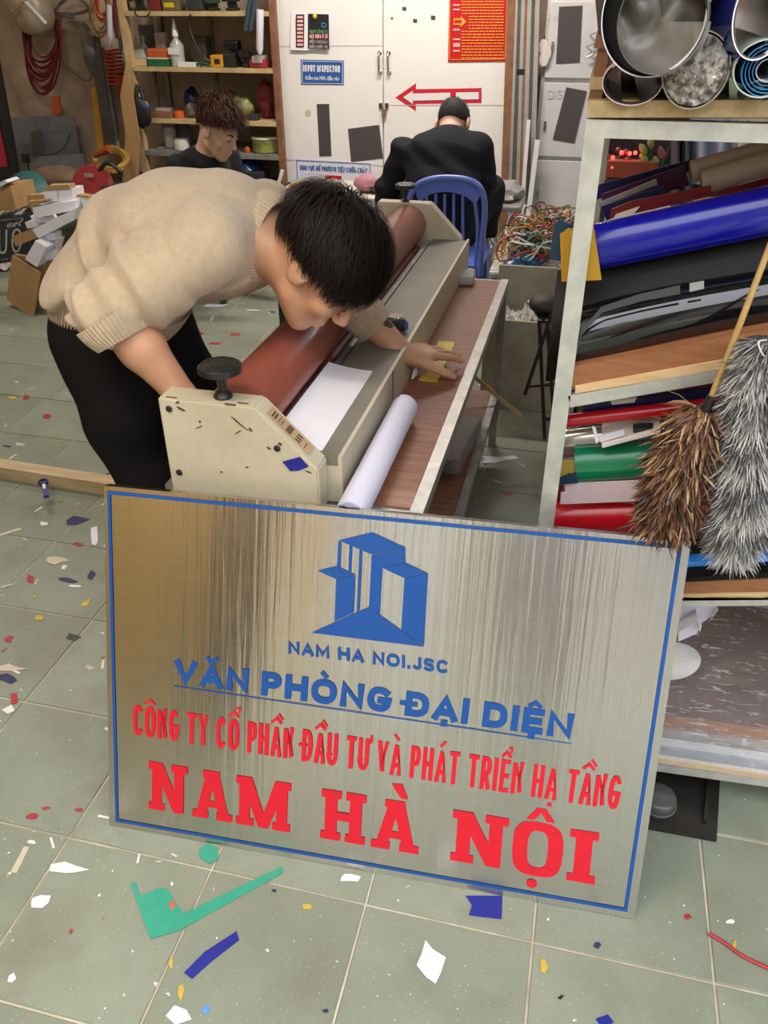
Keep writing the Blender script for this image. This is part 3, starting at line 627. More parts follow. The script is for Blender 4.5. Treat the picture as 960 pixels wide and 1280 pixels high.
def head(S, h, ears=True):
    sc = h.sc
    E_ = lambda c, r, k=.012, sub=False: S.ell(h.p(*c), V3(*r)*sc, h.R, k*sc, sub)
    C = lambda a, b, ra, rb, k=.008, sub=False: S.cone(h.p(*a), h.p(*b), ra*sc, rb*sc, k*sc, None, sub)
    E_((0, -.012, .035), (.076, .095, .083), .02); E_((0, .030, -.030), (.060, .062, .082), .03)
    C((0, .066, -.096), (0, .060, -.09), .020, .02, .025)
    for s in (-1, 1):
        C((s*.046, .012, -.062), (s*.02, .062, -.093), .018, .016, .02); E_((s*.044, .062, -.022), (.020, .02, .02), .02)
    C((-.034, .080, .027), (.034, .080, .027), .011, .011, .015)
    for s in (-1, 1):
        E_((s*.032, .096, .008), (.017, .012, .010), .008, True); E_((s*.031, .078, .007), (.014, .014, .011), .004)
    C((0, .088, .012), (0, .110, -.026), .0075, .0115, .008)
    for s in (-1, 1): E_((s*.012, .101, -.031), (.008, .009, .007), .006)
    C((-.016, .0905, -.058), (.016, .0905, -.058), .0065, .0065, .006); C((-.013, .089, -.071), (.013, .089, -.071), .007, .007, .006); C((-.02, .101, -.0645), (.02, .101, -.0645), .0022, .0022, .003, True)
    if ears:
        for s in (-1, 1):
            E_((s*.082, -.008, .000), (.010, .021, .034), .006); E_((s*.093, -.001, .003), (.007, .011, .018), .004, True); C((s*.083, -.020, .018), (s*.084, -.024, -.006), .005, .005, .003)
            E_((s*.077, .002, -.022), (.007, .008, .010), .005)
def hair(h, mat, parent, n=3200, top=.075, side=.03, nape=.02, seed=3, whorl=(.1, -.62, .78), thr=None, fringe=.05, wave=0, wid=.0016, capgrow=.010, label=None, lift=.012):
    rnd = random.Random(seed); S = SDF(h.c-.17*h.sc, h.c+.17*h.sc, .004)
    th = thr or (lambda y: np.interp(y, [-1, -.75, -.25, .1, .35, .6, .85, 1], [-.60, -.46, .06, .22, .16, .32, .48, .50]))
    cc = V3(0, -.012, .035); rr = V3(.076, .095, .083)+capgrow
    S.ell(h.p(*cc), rr*h.sc, h.R, .01)
    S.ell(h.p(0, .02, .075), V3(.066, .075, .05)*h.sc, h.R, .02)
    ax = [S.lo[i]+S.vox*np.arange(S.n[i]) for i in range(3)]; P = np.stack(np.meshgrid(*ax, indexing='ij'), -1)
    Q = ((P-h.c)@h.R)/h.sc; U = (Q-cc)/rr; U = U/np.maximum(np.linalg.norm(U, axis=-1, keepdims=True), 1e-6)
    S.F = np.maximum(S.F, ((th(U[..., 1])-U[..., 2])*.08).astype(np.float32))
    o = S.mesh('hair', mat, parent)
    k = MB(); w = np.array(whorl)/np.linalg.norm(whorl); cnt = 0
    while cnt < n:
        q = V3(rnd.gauss(0, 1), rnd.gauss(0, 1), rnd.gauss(0, 1)); q /= np.linalg.norm(q)
        if q[2] < th(q[1])+.02: continue
        cnt += 1
        f_ = max(0, min(1, (q[2]+.1)/.7)); L = (side+(top-side)*f_) if q[1] > -.5 or q[2] > .3 else nape+(side-nape)*max(0, (q[2]+.5))
        L *= rnd.uniform(.7, 1.15); lf = lift*f_*rnd.uniform(.2, 1.3)+.003; steps = 6; pts = []; cur = q.copy(); off = .001; ph = rnd.uniform(0, 6)
        jit = V3(rnd.gauss(0, .18), rnd.gauss(0, .18), rnd.gauss(0, .12))
        for i in range(steps):
            t = cur-w; t = t-cur*(t@cur); t = t/max(np.linalg.norm(t), .05)+jit+(V3(math.sin(ph+i*1.4), math.cos(ph+i*1.3), 0)*wave)
            rad = (rr+.001)+off+lf*math.sin(min(1, i/(steps-1)*1.15)*math.pi*.62); pts.append(Vector(h.p(*(cc+cur*rad))))
            cur = cur+t*(L/steps/.09); cur /= np.linalg.norm(cur)
        side_ = (pts[-1]-pts[0]).cross(pts[2]-Vector(h.c)).normalized()
        b0 = len(k.v); ww = wid*rnd.uniform(.7, 1.4)
        vs = []; 
        for i, p in enumerate(pts): ws = ww*(1-i/(steps-1))**.6; vs += [p-side_*ws, p+side_*ws]
        k.add(vs, [(2*i, 2*i+1, 2*i+3, 2*i+2) for i in range(steps-1)], True)
    me = bpy.data.meshes.new('strands'); inv = wm(o).inverted() if False else wm(parent).inverted()
    me.from_pydata([tuple(inv @ v) for v in k.v], [], k.f); me.polygons.foreach_set('use_smooth', [True]*len(k.f)); me.materials.append(MATS[mat]); s_ = bpy.data.objects.new('hair_strands', me); COL.objects.link(s_); s_.parent = o; s_['kind'] = 'stuff'
    if label: o['label'] = label
    return o
def hand(S, w, d, nrm, thumb, curls=(12, 14, 16, 20), spread=.10, sc=1.0, tcurl=20, tout=.9):
    """w wrist point, d direction to fingers, nrm back-of-hand normal, thumb = unit vector of the thumb side"""
    w = V3(*w); d = V3(*d)/np.linalg.norm(V3(*d)); nrm = V3(*nrm); nrm = nrm-d*(nrm@d); nrm /= np.linalg.norm(nrm); t = np.cross(nrm, d); t = t if t@V3(*thumb) > 0 else -t
    s = sc; P = lambda a, b, c: w+(d*a+t*b+nrm*c)*s
    for b in (-.028, -.010, .009, .027): S.cone(P(.012, b*.75, 0), P(.082-abs(b-.005)*.25, b, .001), .0125*s, .0105*s, .012)
    S.cone(P(-.02, 0, 0), P(.02, 0, 0), .021*s, .021*s, .015, (t, 1.25))
    S.cone(P(.02, .02, -.006), P(.048, .034, -.008), .016*s, .013*s, .012)
    lens = ((.036, .022, .019), (.042, .026, .021), (.039, .025, .02), (.030, .019, .017)); bs = (.029, .010, -.009, -.027)
    for i in range(4):
        p = P(.082-abs(bs[i]-.005)*.25, bs[i], .001); a = R(curls[i]*.6); sp_ = bs[i]/.03*spread; r = (.0092, .0093, .009, .0078)[i]*s
        for j in range(3):
            dd = (d*math.cos(a)-nrm*math.sin(a)); dd = dd+t*sp_; dd /= np.linalg.norm(dd); q = p+dd*lens[i][j]*s; S.cone(p, q, r, r*.90, .0035); p = q; r *= .90; a += R(curls[i])
    a0 = P(.022, .030, -.006); dd = d*math.cos(tout)+t*math.sin(tout)-nrm*.25; dd /= np.linalg.norm(dd); q = a0+dd*.036*s; S.cone(a0, q, .0125*s, .0105*s, .008)
    dd = dd+d*math.tan(R(tcurl)); dd /= np.linalg.norm(dd); q2 = q+dd*.030*s; S.cone(q, q2, .0105*s, .0095*s, .004); dd = dd+d*.15-nrm*.1; dd /= np.linalg.norm(dd); S.cone(q2, q2+dd*.023*s, .0095*s, .0078*s, .004)
def band(name, c0, c1, ax, lat, r0, r1, ratio, mat, parent, ribs=70, amp=.0016, rows=10, th=.006, curl=0.0, label=None):
    """ribbed knit band: loft from centre c0 to c1, ring axis ax, lateral dir lat, radii r0->r1, lateral stretch ratio"""
    c0, c1 = Vector(c0), Vector(c1); ax = Vector(ax).normalized(); lt = Vector(lat); lt = (lt-ax*lt.dot(ax)).normalized(); bt = ax.cross(lt)
    n = ribs*4; vs = []; R_ = rows
    def ring(c, r, am): return [c+(lt*math.cos(2*math.pi*i/n)*ratio+bt*math.sin(2*math.pi*i/n))*(r+am*(1 if (i % 4) in (0, 1) else -1)) for i in range(n)]
    for j in range(R_+1):
        v = j/R_; bul = math.sin(v*math.pi)*.003; vs += ring(c0.lerp(c1, v), r0+(r1-r0)*v+bul, amp)
    for j in range(4): v = (j+1)/4; vs += ring(c1.lerp(c0, .0+.12*v)+ax*0, r1-th*v, amp*(1-v))
    vs += ring(c1.lerp(c0, .9), r1-th, 0); rows2 = R_+1+5
    fs = [(a*n+i, a*n+(i+1) % n, (a+1)*n+(i+1) % n, (a+1)*n+i) for a in range(rows2-1) for i in range(n)]
    return MB().add(vs, fs, True).build(name, mat, parent, label=label)
def np_(v): return V3(v.x, v.y, v.z) if isinstance(v, Vector) else V3(*v)
# ---------------------------------------------------------------- the man in the beige sweater
D = lambda x, y, d: np_(atd(x, y, d))
man = thing('person', 'person in beige knitted sweater and black trousers bending low over the machine roller', 'person', (-1.1, 1.62, 0))
Lt = V3(.06, .93, -.33); Lt /= np.linalg.norm(Lt); Lh = V3(.08, 1, -.10); Lh /= np.linalg.norm(Lh)
pel = D(152, 392, 1.76); ax0 = [D(154, 370, 1.745), D(166, 338, 1.71), D(187, 308, 1.675), D(232, 296, 1.645), D(282, 294, 1.615), D(312, 292, 1.61)]
hc = D(400, 328, 1.54)
fi = (RT*.52-UP*.74+FW*.30); ui = RT*.78+UP*.42-FW*.50
e, f, u = orth(np_(fi), np_(ui)); hd = Frame(hc, e, f, u, 1.04)
neck0 = D(326, 300, 1.59); neck1 = hd.p(0, -.03, -.05)
shN = D(262, 305, 1.47); elN = D(136, 386, 1.48); wrN = D(226, 492, 1.545)
shF = D(330, 268, 1.79); elF = D(432, 372, 1.88); wrF = np_(atz(505, 443, .668))
S = SDF((-1.55, 1.05, -.01), (-.22, 2.15, 1.22), .0042)
tr = [.098, .092, .098, .105, .100, .075]
S.chain([pel]+ax0[:5], [.105]+tr[:5], .03, (Lh, 1.45)); S.chain([ax0[4], neck0], [.095, .06], .03, (Lt, 1.6))
S.chain([neck0, neck1], [.060, .054], .03)
S.chain([shN, elN], [.052, .040], .02); S.chain([elN, (elN*.55+wrN*.45), wrN], [.045, .042, .028], .015)
S.chain([shF, elF], [.052, .040], .02); S.chain([elF, (elF*.6+wrF*.4), wrF], [.040, .037, .026], .015)
head(S, hd)
hand(S, wrF, np_(atz(584, 434, .628))-wrF, (0, -.2, 1), (0, -1, 0), curls=(6, 6, 9, 12), spread=.24, sc=1.05, tcurl=10, tout=.75)
hand(S, wrN, V3(-.655, 1.335, .688)-wrN, (-.3, -.2, 1), (0, 1, 0), curls=(16, 18, 20, 22), sc=.9)
ftN = V3(-.90, 1.42, .04); ftF = V3(-.86, 1.66, .04); hpN = pel-Lh*.085+V3(0, 0, -.03); hpF = pel+Lh*.085+V3(0, 0, -.03)
knN = (hpN+ftN)/2+V3(.05, 0, .03); knF = (hpF+ftF)/2+V3(.05, 0, .03)
S.chain([hpN, knN, ftN+V3(0, 0, .05)], [.080, .052, .036], .02); S.chain([hpF, knF, ftF+V3(0, 0, .05)], [.080, .052, .036], .02)
for ft in (ftN, ftF): S.cone(ft, ft+V3(.13, -.01, -.012), .034, .024, .02)
body = S.mesh('body', 'skin', man)
# tattoo patch on the far forearm just below the cuff
def patch(o, c, rad, off, name, mat):
    me = o.data; inv = wm(o); c = Vector(c); k = MB(); vd = (CAM-c).normalized()
    for p in me.polygons:
        q = inv @ p.center; n_ = (inv.to_3x3() @ p.normal)
        if (q-c).length < rad*(1+.35*math.sin(q.x*300)*math.sin(q.y*260)) and n_.dot(vd) > 0: k.add([inv @ me.vertices[i].co+n_*off for i in p.vertices], [(0, 1, 2, 3)])
    return k.build(name, mat, o) if k.v else None
iw = wm(body).inverted(); bpy.context.view_layer.update(); ok_, ta, _n, _i = body.ray_cast(iw @ CAM, (iw.to_3x3() @ ray(486, 404)).normalized())
if ok_: patch(body, wm(body) @ ta, .013, .0006, 'tattoo', 'tattoo_ink')
# sweater
S = SDF((-1.5, 1.0, .6), (-.3, 2.1, 1.25), .0045)
sw = [.124, .118, .116, .119, .112]
S.chain(ax0[:5], sw, .035, (Lh, 1.50)); S.cone(ax0[3], ax0[4], .118, .112, .03, (Lt, 1.62)); S.cone(ax0[4], ax0[5]*.6+neck0*.4, .106, .070, .03, (Lt, 1.3))
mN = shN*.45+elN*.55; eN = elN+(elN-shN)*.02
S.chain([shN, mN, eN], [.072, .070, .066], .03); S.chain([shF, shF*.4+elF*.6, elF, elF*.7+wrF*.3], [.074, .068, .058, .046], .03)
Tax = ax0[2]-ax0[0]; Tax /= np.linalg.norm(Tax); Bk = np.cross(Lh, Tax); Bk = Bk if Bk[2] > 0 else -Bk
Qp = D(196, 392, 1.60)
armd = (eN-shN)/np.linalg.norm(eN-shN)
def folds(P):
    v = P-Qp; a = v@Tax; b = v@Bk; l = v@Lh; r = np.sqrt(a*a+b*b); ph = np.arctan2(b, a)
    m_ = np.clip((r-.05)/.08, 0, 1)*np.clip((ph-1.0)/.5, 0, 1)*np.clip((.36-r)/.15, 0, 1)
    w_ = np.sin(ph*11+l*16+1.6*np.sin(r*21+ph*3))
    w_ = np.where(w_ > 0, w_, w_*.5)
    o = -.018*m_*w_
    q = P-shN; s_ = q@armd; rad = np.linalg.norm(q-s_[:, None]*armd, axis=1); L_ = np.linalg.norm(eN-shN)
    mm = .6*np.clip((s_/L_-.38)/.25, 0, 1)*np.clip((.115-rad)/.02, 0, 1)
    th_ = q@Lh
    o += -.008*mm*np.sin(s_*115+th_*26+2*np.sin(th_*30))
    o += -.0022*(np.sin(P[:, 0]*31+P[:, 2]*17)*np.sin(P[:, 1]*27+P[:, 0]*9+1))
    q = P-(shN+V3(.03, -.01, 0)); rr_ = np.linalg.norm(q, axis=1); an = np.arctan2(q@Lt, q@Tax)
    o += .004*np.exp(-((rr_-.105)/.010)**2)   # shoulder seam groove
    return o
S.disp(folds)
# open the neck and the sleeve ends, trim the hem
hemn = ax0[0]-ax0[1]; hemn /= np.linalg.norm(hemn)
S.cut(ax0[0]+hemn*.025, hemn)
sweater = S.mesh('sweater', 'knit_beige', man)
band('hem', ax0[0]-hemn*.020, ax0[0]+hemn*.050, hemn, Lh, .130, .118, 1.46, 'knit_beige', sweater, ribs=110, amp=.0016, label='ribbed hem')
fo_ = (wrN-elN)/np.linalg.norm(wrN-elN); ca_ = armd*.15+fo_; ca_ /= np.linalg.norm(ca_); band('cuff', elN+ca_*.012, elN+ca_*.058, ca_, Lh, .073, .058, 1.0, 'knit_beige', sweater, ribs=52, amp=.0014, label='ribbed cuff')
fd = wrF-elF; fd /= np.linalg.norm(fd); band('cuff', elF+fd*.045, elF+fd*.100, fd, V3(0, 1, 0), .050, .041, 1.05, 'knit_beige', sweater, ribs=42, amp=.0013, label='ribbed cuff')
cA, cB = D(322, 297, 1.59), D(345, 303, 1.575); band('collar', cA, cB, cB-cA+np_(FW)*.004, np_(UP)*.9+np_(FW)*.4, .088, .074, 1.05, 'knit_beige', sweater, ribs=60, amp=.0012, label='ribbed round collar')
# trousers
S = SDF((-1.5, 1.2, .03), (-.75, 2.0, 1.0), .006)
S.chain([ax0[0]+hemn*.0, pel], [.104, .108], .03, (Lh, 1.42))
for hp, kn, ft in ((hpN, knN, ftN), (hpF, knF, ftF)):
    S.chain([hp, hp*.5+kn*.5, kn, ft+V3(0, 0, .03)], [.104, .096, .082, .088], .03)
S.disp(lambda P: -.004*np.sin(P[:, 2]*40+P[:, 1]*18+np.sin(P[:, 0]*20)*2)*np.clip((.8-P[:, 2])/.3, .2, 1))
S.cut(V3(0, 0, .045), V3(0, 0, -1)); S.mesh('trousers', 'black_cloth', man)
for ft in (ftN, ftF):
    S = SDF(ft-.16, ft+V3(.24, .12, .12), .005); S.chain([ft+V3(-.03, 0, 0), ft+V3(.05, 0, -.005), ft+V3(.15, -.01, -.01)], [.040, .038, .030], .02); S.cut(V3(0, 0, .012), V3(0, 0, -1)); s_ = S.mesh('shoe', 'black_plastic', man)
    MB().bev((ft[0]+.055, ft[1]-.005, .008), (.26, .075, .014), .005).build('sole', 'sole', s_)
hair(hd, 'hair_black', man, n=5200, top=.105, side=.045, nape=.028, seed=5, whorl=(-.15, -.55, .82), wave=.30, wid=.0013, lift=.015, label='thick black hair')
k = MB(); 
for s in (-1, 1): k.tube([Vector(hd.p(s*.016, .098, .024)), Vector(hd.p(s*.034, .094, .031)), Vector(hd.p(s*.05, .080, .026))], [.003, .0034, .0015], 6)
k.build('eyebrows', 'hair_black', man)
k = MB()
for s in (-1, 1): k.tube([Vector(hd.p(s*.019, .0925, .003)), Vector(hd.p(s*.031, .0945, .0005)), Vector(hd.p(s*.044, .087, .002))], [.0008, .0014, .0008], 5)
k.build('eyelashes', 'hair_black', man)
# ---------------------------------------------------------------- man with his back turned, on the blue chair
mb_ = thing('person', 'person in black long-sleeved shirt seen from behind on the blue plastic chair', 'person', (-.70, 4.1, 0))
Y0 = 4.10
G = lambda x, y, Y: np_(aty(x, y, Y))
S = SDF((-1.35, 3.7, -.01), (-.2, 5.15, 1.0), .0055)
hip = G(552, 262, 4.22); hip[2] = .36; lum = G(552, 232, 4.16); chest = G(553, 195, 4.22); nk = G(562, 166, 4.30); hcB = G(566, 156, 4.39)
LB = V3(.98, .1, 0)
e, f, u = orth((.10, .62, -.78), (.05, .80, .6)); hb = Frame(hcB, e, f, u, .98)
head(S, hb)
S.chain([hip, lum, chest], [.105, .10, .105], .03, (LB, 1.45)); S.cone(chest, nk+V3(0, -.02, -.03), .10, .06, .03, (LB, 1.6)); S.chain([nk+V3(0, -.02, -.03), hb.p(0, -.02, -.05)], [.055, .052], .03)
shL = G(505, 190, 4.26); shR = G(598, 186, 4.26); elL = G(484, 238, 4.30); wrL = G(476, 268, 4.52); elR = G(606, 224, 4.32); wrR = G(578, 236, 4.62)
S.chain([shL, elL, wrL], [.052, .040, .027], .02); S.chain([shR, elR, wrR], [.052, .040, .027], .02)
hand(S, wrL, (.3, .8, -.4), (-.3, .2, 1), (1, 0, 0), (20, 22, 24, 26)); hand(S, wrR, (-.4, .8, -.4), (.3, .2, 1), (-1, 0, 0), (20, 22, 24, 26))
knR = G(612, 240, 4.50); anR = G(602, 322, 4.72); ftR = V3(anR[0]-.01, anR[1]+.05, .03); knL = V3(2*hip[0]-knR[0]-.05, knR[1], knR[2]); anL = V3(2*hip[0]-anR[0]-.1, anR[1], .10)
S.chain([hip+V3(.08, 0, 0), knR, anR], [.085, .055, .034], .02); S.chain([hip-V3(.08, 0, 0), knL, anL], [.085, .055, .034], .02)
for an in (anR, anL): S.cone(an, V3(an[0], an[1]+.02, .045), .034, .034, .02); S.cone(V3(an[0], an[1]+.0, .034), V3(an[0], an[1]+.15, .025), .032, .024, .015, (V3(1, 0, 0), 1.3))
S.mesh('body', 'skin_pale', mb_)
S = SDF((-1.35, 3.8, .2), (-.25, 4.9, 1.0), .006)
S.chain([hip+V3(0, 0, -.02), lum, chest], [.122, .118, .122], .04, (LB, 1.45)); S.cone(chest, nk+V3(0, -.03, -.035), .118, .072, .04, (LB, 1.62))
S.chain([shL, elL, wrL*.85+elL*.15], [.072, .058, .042], .035); S.chain([shR, elR, wrR*.85+elR*.15], [.072, .056, .042], .035)
S.disp(lambda P: -.004*np.sin(P[:, 0]*24+P[:, 2]*34+2*np.sin(P[:, 2]*17+P[:, 0]*8))-.0035*np.sin(P[:, 2]*60)*np.clip((np.abs(P[:, 0]+.66)-.17)/.05, 0, 1))
S.mesh('shirt', 'black_shirt', mb_)
S = SDF((-1.35, 3.9, .05), (-.25, 4.95, .8), .0065)
S.ell(hip+V3(0, 0, -.01), (.19, .14, .115), None, .03); S.chain([hip+V3(.09, .02, 0), knR, knR*.45+anR*.55], [.100, .078, .068], .03); S.chain([hip-V3(.09, -.02, 0), knL, knL*.45+anL*.55], [.100, .078, .068], .03)
S.disp(lambda P: -.004*np.sin(P[:, 2]*50+P[:, 0]*28+2*np.sin(P[:, 1]*22))); S.mesh('trousers', 'black_shirt', mb_)
hair(hb, 'hair_stubble', mb_, thr=lambda y: np.interp(y, [-1, -.5, 0, .4, .7, 1], [-.75, -.7, -.35, .05, .35, .5]), n=700, top=.008, side=.005, nape=.004, seed=8, whorl=(0, -.4, .9), capgrow=.003, lift=.001, wid=.0012, label='close-cropped hair')
# ---------------------------------------------------------------- man in black T-shirt by the shelves
mt_ = thing('person', 'person with wavy brown hair in black T-shirt sitting before the shelves and looking down', 'person', (-1.8, 3.95, 0))
hcT = G(272, 164, 3.90)
e, f, u = orth((.86, -.18, -.42), (.30, 0, .95)); ht = Frame(hcT, e, f, u, .98)
S = SDF((-2.3, 3.5, -.01), (-1.1, 4.45, 1.1), .005); head(S, ht)
nkT = G(258, 191, 3.94); chT = G(252, 213, 3.97); hpT = V3(chT[0]-.05, 4.02, .33); LT = V3(.28, .96, 0)
S.chain([hpT, (hpT+chT)/2, chT], [.10, .095, .10], .03, (LT, 1.45)); S.chain([chT, nkT+V3(0, 0, -.02)], [.09, .055], .03, (LT, 1.5)); S.chain([nkT, ht.p(0, -.03, -.05)], [.052, .05], .03)
sN = chT+V3(-.03, -.18, .035); sF = chT+V3(.06, .18, .035); eN_ = sN+V3(.03, -.05, -.24); eF_ = sF+V3(.06, .03, -.24); wN_ = eN_+V3(.2, .04, -.03); wF_ = eF_+V3(.18, -.06, -.03)
S.chain([sN, eN_, wN_], [.048, .038, .026], .02); S.chain([sF, eF_, wF_], [.048, .038, .026], .02); hand(S, wN_, (1, .3, -.2), (0, 0, 1), (0, 1, 0), (24,)*4, sc=.9); hand(S, wF_, (1, -.3, -.2), (0, 0, 1), (0, -1, 0), (24,)*4, sc=.9)
for s in (-1, 1): kn = hpT+V3(.16, s*.20+.10, .06); S.chain([hpT+V3(0, s*.08, 0), kn, V3(kn[0]-.16, kn[1]+.04, .06)], [.08, .052, .036], .02); S.cone(V3(kn[0]-.16, kn[1]+.04, .04), V3(kn[0]-.05, kn[1]+.04, .03), .032, .024, .01)
S.mesh('body', 'skin_pale', mt_)
S = SDF((-2.3, 3.5, .2), (-1.2, 4.45, 1.0), .006)
S.chain([hpT, (hpT+chT)/2, chT], [.115, .112, .115], .035, (LT, 1.45)); S.chain([chT, nkT+V3(0, 0, -.035)], [.108, .068], .035, (LT, 1.5)); S.cone(sN, sN*.55+eN_*.45, .068, .060, .03); S.cone(sF, sF*.55+eF_*.45, .068, .060, .03)
S.disp(lambda P: -.003*np.sin(P[:, 2]*45+P[:, 0]*30+2*np.sin(P[:, 1]*22))); S.mesh('shirt', 'tee_black', mt_)
S = SDF((-2.3, 3.5, .05), (-1.1, 4.5, .6), .007); S.ell(hpT, (.15, .19, .12), None, .03)
for s in (-1, 1): kn = hpT+V3(.16, s*.20+.10, .06); S.chain([hpT+V3(0, s*.09, 0), kn, V3(kn[0]-.15, kn[1]+.03, .10)], [.098, .075, .062], .03)
S.mesh('trousers', 'black_cloth', mt_)
hair(ht, 'hair_brown', mt_, n=3200, top=.055, side=.016, nape=.012, seed=11, whorl=(0, -.6, .8), wave=.8, wid=.0019, lift=.042, thr=lambda y: np.interp(y, [-1, -.75, -.25, .1, .35, .6, .85, 1], [-.55, -.42, -.05, .16, .24, .42, .56, .6]), label='wavy dark brown hair, short at the sides')
k = MB()
for s in (-1, 1): k.tube([Vector(ht.p(s*.016, .098, .024)), Vector(ht.p(s*.034, .094, .031)), Vector(ht.p(s*.05, .080, .026))], [.003, .0036, .0015], 6)
k.build('eyebrows', 'hair_black', mt_)
k = MB()
for s in (-1, 1): k.tube([Vector(ht.p(s*.019, .0925, .003)), Vector(ht.p(s*.031, .0945, .0005)), Vector(ht.p(s*.044, .087, .002))], [.001, .0018, .001], 5)
k.build('eyelashes', 'hair_black', mt_)
M('stool_plastic', (.02, .05, .03), .4)
st_ = thing('low_stool', 'low dark green plastic stool under the person in the black T-shirt', 'stool', (hpT[0], hpT[1], 0))
MB().bev((hpT[0], hpT[1], .205), (.28, .28, .02), .006).build('seat', 'stool_plastic', st_)
for sx in (-1, 1):
    for sy in (-1, 1): MB().beam((hpT[0]+sx*.12, hpT[1]+sy*.12, 0), (hpT[0]+sx*.10, hpT[1]+sy*.10, .196), .03, .03).build('leg', 'stool_plastic', st_)
# ================================================================ STORAGE RACK (right) AND ITS CONTENTS
M('rack_steel', (.66, .66, .60), .42, metal=.45, var=.16, scale=30, col2=(.50, .50, .46)); M('osb', (.50, .37, .20), .75, var=.2, scale=40, col2=(.36, .25, .12)); M('pine', (.72, .50, .27), .6, var=.12, scale=5, stretch=(1, 18, 18), col2=(.60, .39, .19))
M('brown_board', (.36, .155, .065), .45, var=.15, scale=5, stretch=(2, 20, 20), col2=(.25, .095, .04))
M('glossy_black', (.004, .004, .005), .06, var=0, coat=.8); M('satin_black', (.012, .011, .011), .5, spec=.15, var=.1, scale=3); M('roll_blue', (.004, .004, .27), .22, var=0, coat=.4); M('roll_green', (.004, .20, .085), .28, var=0, coat=.3); M('roll_red', (.46, .004, .012), .3, var=0, coat=.3)
M('roll_dark_red', (.20, .01, .012), .4, var=.05); M('purple', (.075, .012, .085), .45, var=.05); M('navy', (.010, .012, .09), .4, var=.05); M('mustard', (.52, .28, .012), .45, var=.04); M('teal_navy', (.006, .035, .075), .45, var=.03); M('silver_film', (.48, .45, .41), .2, metal=.75, var=.05); M('blue_sheet', (.008, .19, .62), .3, var=.03, coat=.3)
M('cream_tube', (.72, .66, .60), .6, var=.05); M('tube_core', (.45, .34, .16), .8, var=.2); M('pinkish_paper', (.72, .56, .58), .6, var=.03); M('mint_sheet', (.52, .62, .55), .35, var=.03); M('grey_inner', (.20, .185, .165), .4, metal=.2, var=.25, scale=5, stretch=(1, 5, 1)); M('dark_inner', (.035, .033, .033), .35, var=.3, scale=6)
M('cyan_film', (.05, .28, .55), .3, var=.05)
def film_mat():
    mt = M('clear_film', (.86, .84, .83), .16, var=0, bump=1.0, bscale=22); b = mt.node_tree.nodes['Principled BSDF']; n = mt.node_tree.nodes; L = mt.node_tree.links
    nz = n.new('ShaderNodeTexNoise'); nz.inputs['Scale'].default_value = 14; nz.inputs['Detail'].default_value = 8; nz.inputs['Distortion'].default_value = 1.5; tc = n.new('ShaderNodeTexCoord'); L.new(tc.outputs['Object'], nz.inputs['Vector']); rp = n.new('ShaderNodeValToRGB'); mq = n.new('ShaderNodeMapping'); mq.inputs['Scale'].default_value = (1, 3.5, 3.5); mq.inputs['Rotation'].default_value = (0, 0, .5); L.new(tc.outputs['Object'], mq.inputs[0]); L.new(mq.outputs[0], nz.inputs['Vector']); nz.inputs['Scale'].default_value = 26; rp.color_ramp.elements[0].position = .55; rp.color_ramp.elements[1].position = .72; rp.color_ramp.elements[0].color = (.16,)*3+(1,); rp.color_ramp.elements[1].color = (.60,)*3+(1,)
    L.new(nz.outputs['Fac'], rp.inputs[0]); L.new(rp.outputs[0], b.inputs['Alpha'])
film_mat()
RY = 1.20
rack = thing('storage_rack', 'grey metal storage rack with wooden planks, rolls and sheets piled on its slanting shelves', 'rack', (.45, 1.5, 0))
F = lambda x, y, Y=RY: Vector(aty(x, y, Y))
pw = .026
zt = 1.250
MB().bbox((-.016, RY, 0), (-.016+pw, RY+.026, zt)).build('post', 'rack_steel', rack); MB().bbox((.95, RY, 0), (.976, RY+.026, zt)).build('post', 'rack_steel', rack)
MB().bbox((.0, RY+.62, 0), (.026, RY+.646, zt)).build('post', 'rack_steel', rack); MB().bbox((.95, RY+.62, 0), (.976, RY+.646, zt)).build('post', 'rack_steel', rack)
MB().bbox((.010, RY, zt-.022), (.95, RY+.024, zt)).build('rail', 'rack_steel', rack); MB().bbox((.026, RY+.62, zt-.022), (.95, RY+.644, zt)).build('rail', 'rack_steel', rack)
for x in (-.014, .952): MB().bbox((x, RY+.026, zt-.022), (x+.024, RY+.62, zt)).build('side_rail', 'rack_steel', rack)
def slant(pl, pr, y0, y1, w, mat, name, parent, X0=.012, X1=.948, h=None):
    """a level running from the left post to the right one through two measured points"""
    a, b = F(*pl), F(*pr); s_ = (b.z-a.z)/(b.x-a.x); P0 = Vector((X0, y0, a.z+(X0-a.x)*s_)); P1 = Vector((X1, y0, a.z+(X1-a.x)*s_)); up = Vector((-s_, 0, 1)).normalized()*w
    return MB().prism([P0, P1, P1+up, P0+up], (0, y1-y0, 0)).build(name, mat, parent), s_
_, SL = slant((715, 509), (890, 479), RY, RY+.022, .020, 'rack_steel', 'rail', rack)
slant((715, 509), (890, 479), RY+.60, RY+.622, .020, 'rack_steel', 'rail', rack)
slant((858, 758), (960, 757), RY, RY+.022, .020, 'rack_steel', 'rail', rack); slant((858, 758), (960, 757), RY+.6, RY+.622, .020, 'rack_steel', 'rail', rack)
slant((827, 965), (960, 984), RY, RY+.024, .018, 'rack_steel', 'rail', rack); slant((827, 965), (960, 984), RY+.6, RY+.622, .018, 'rack_steel', 'rail', rack)
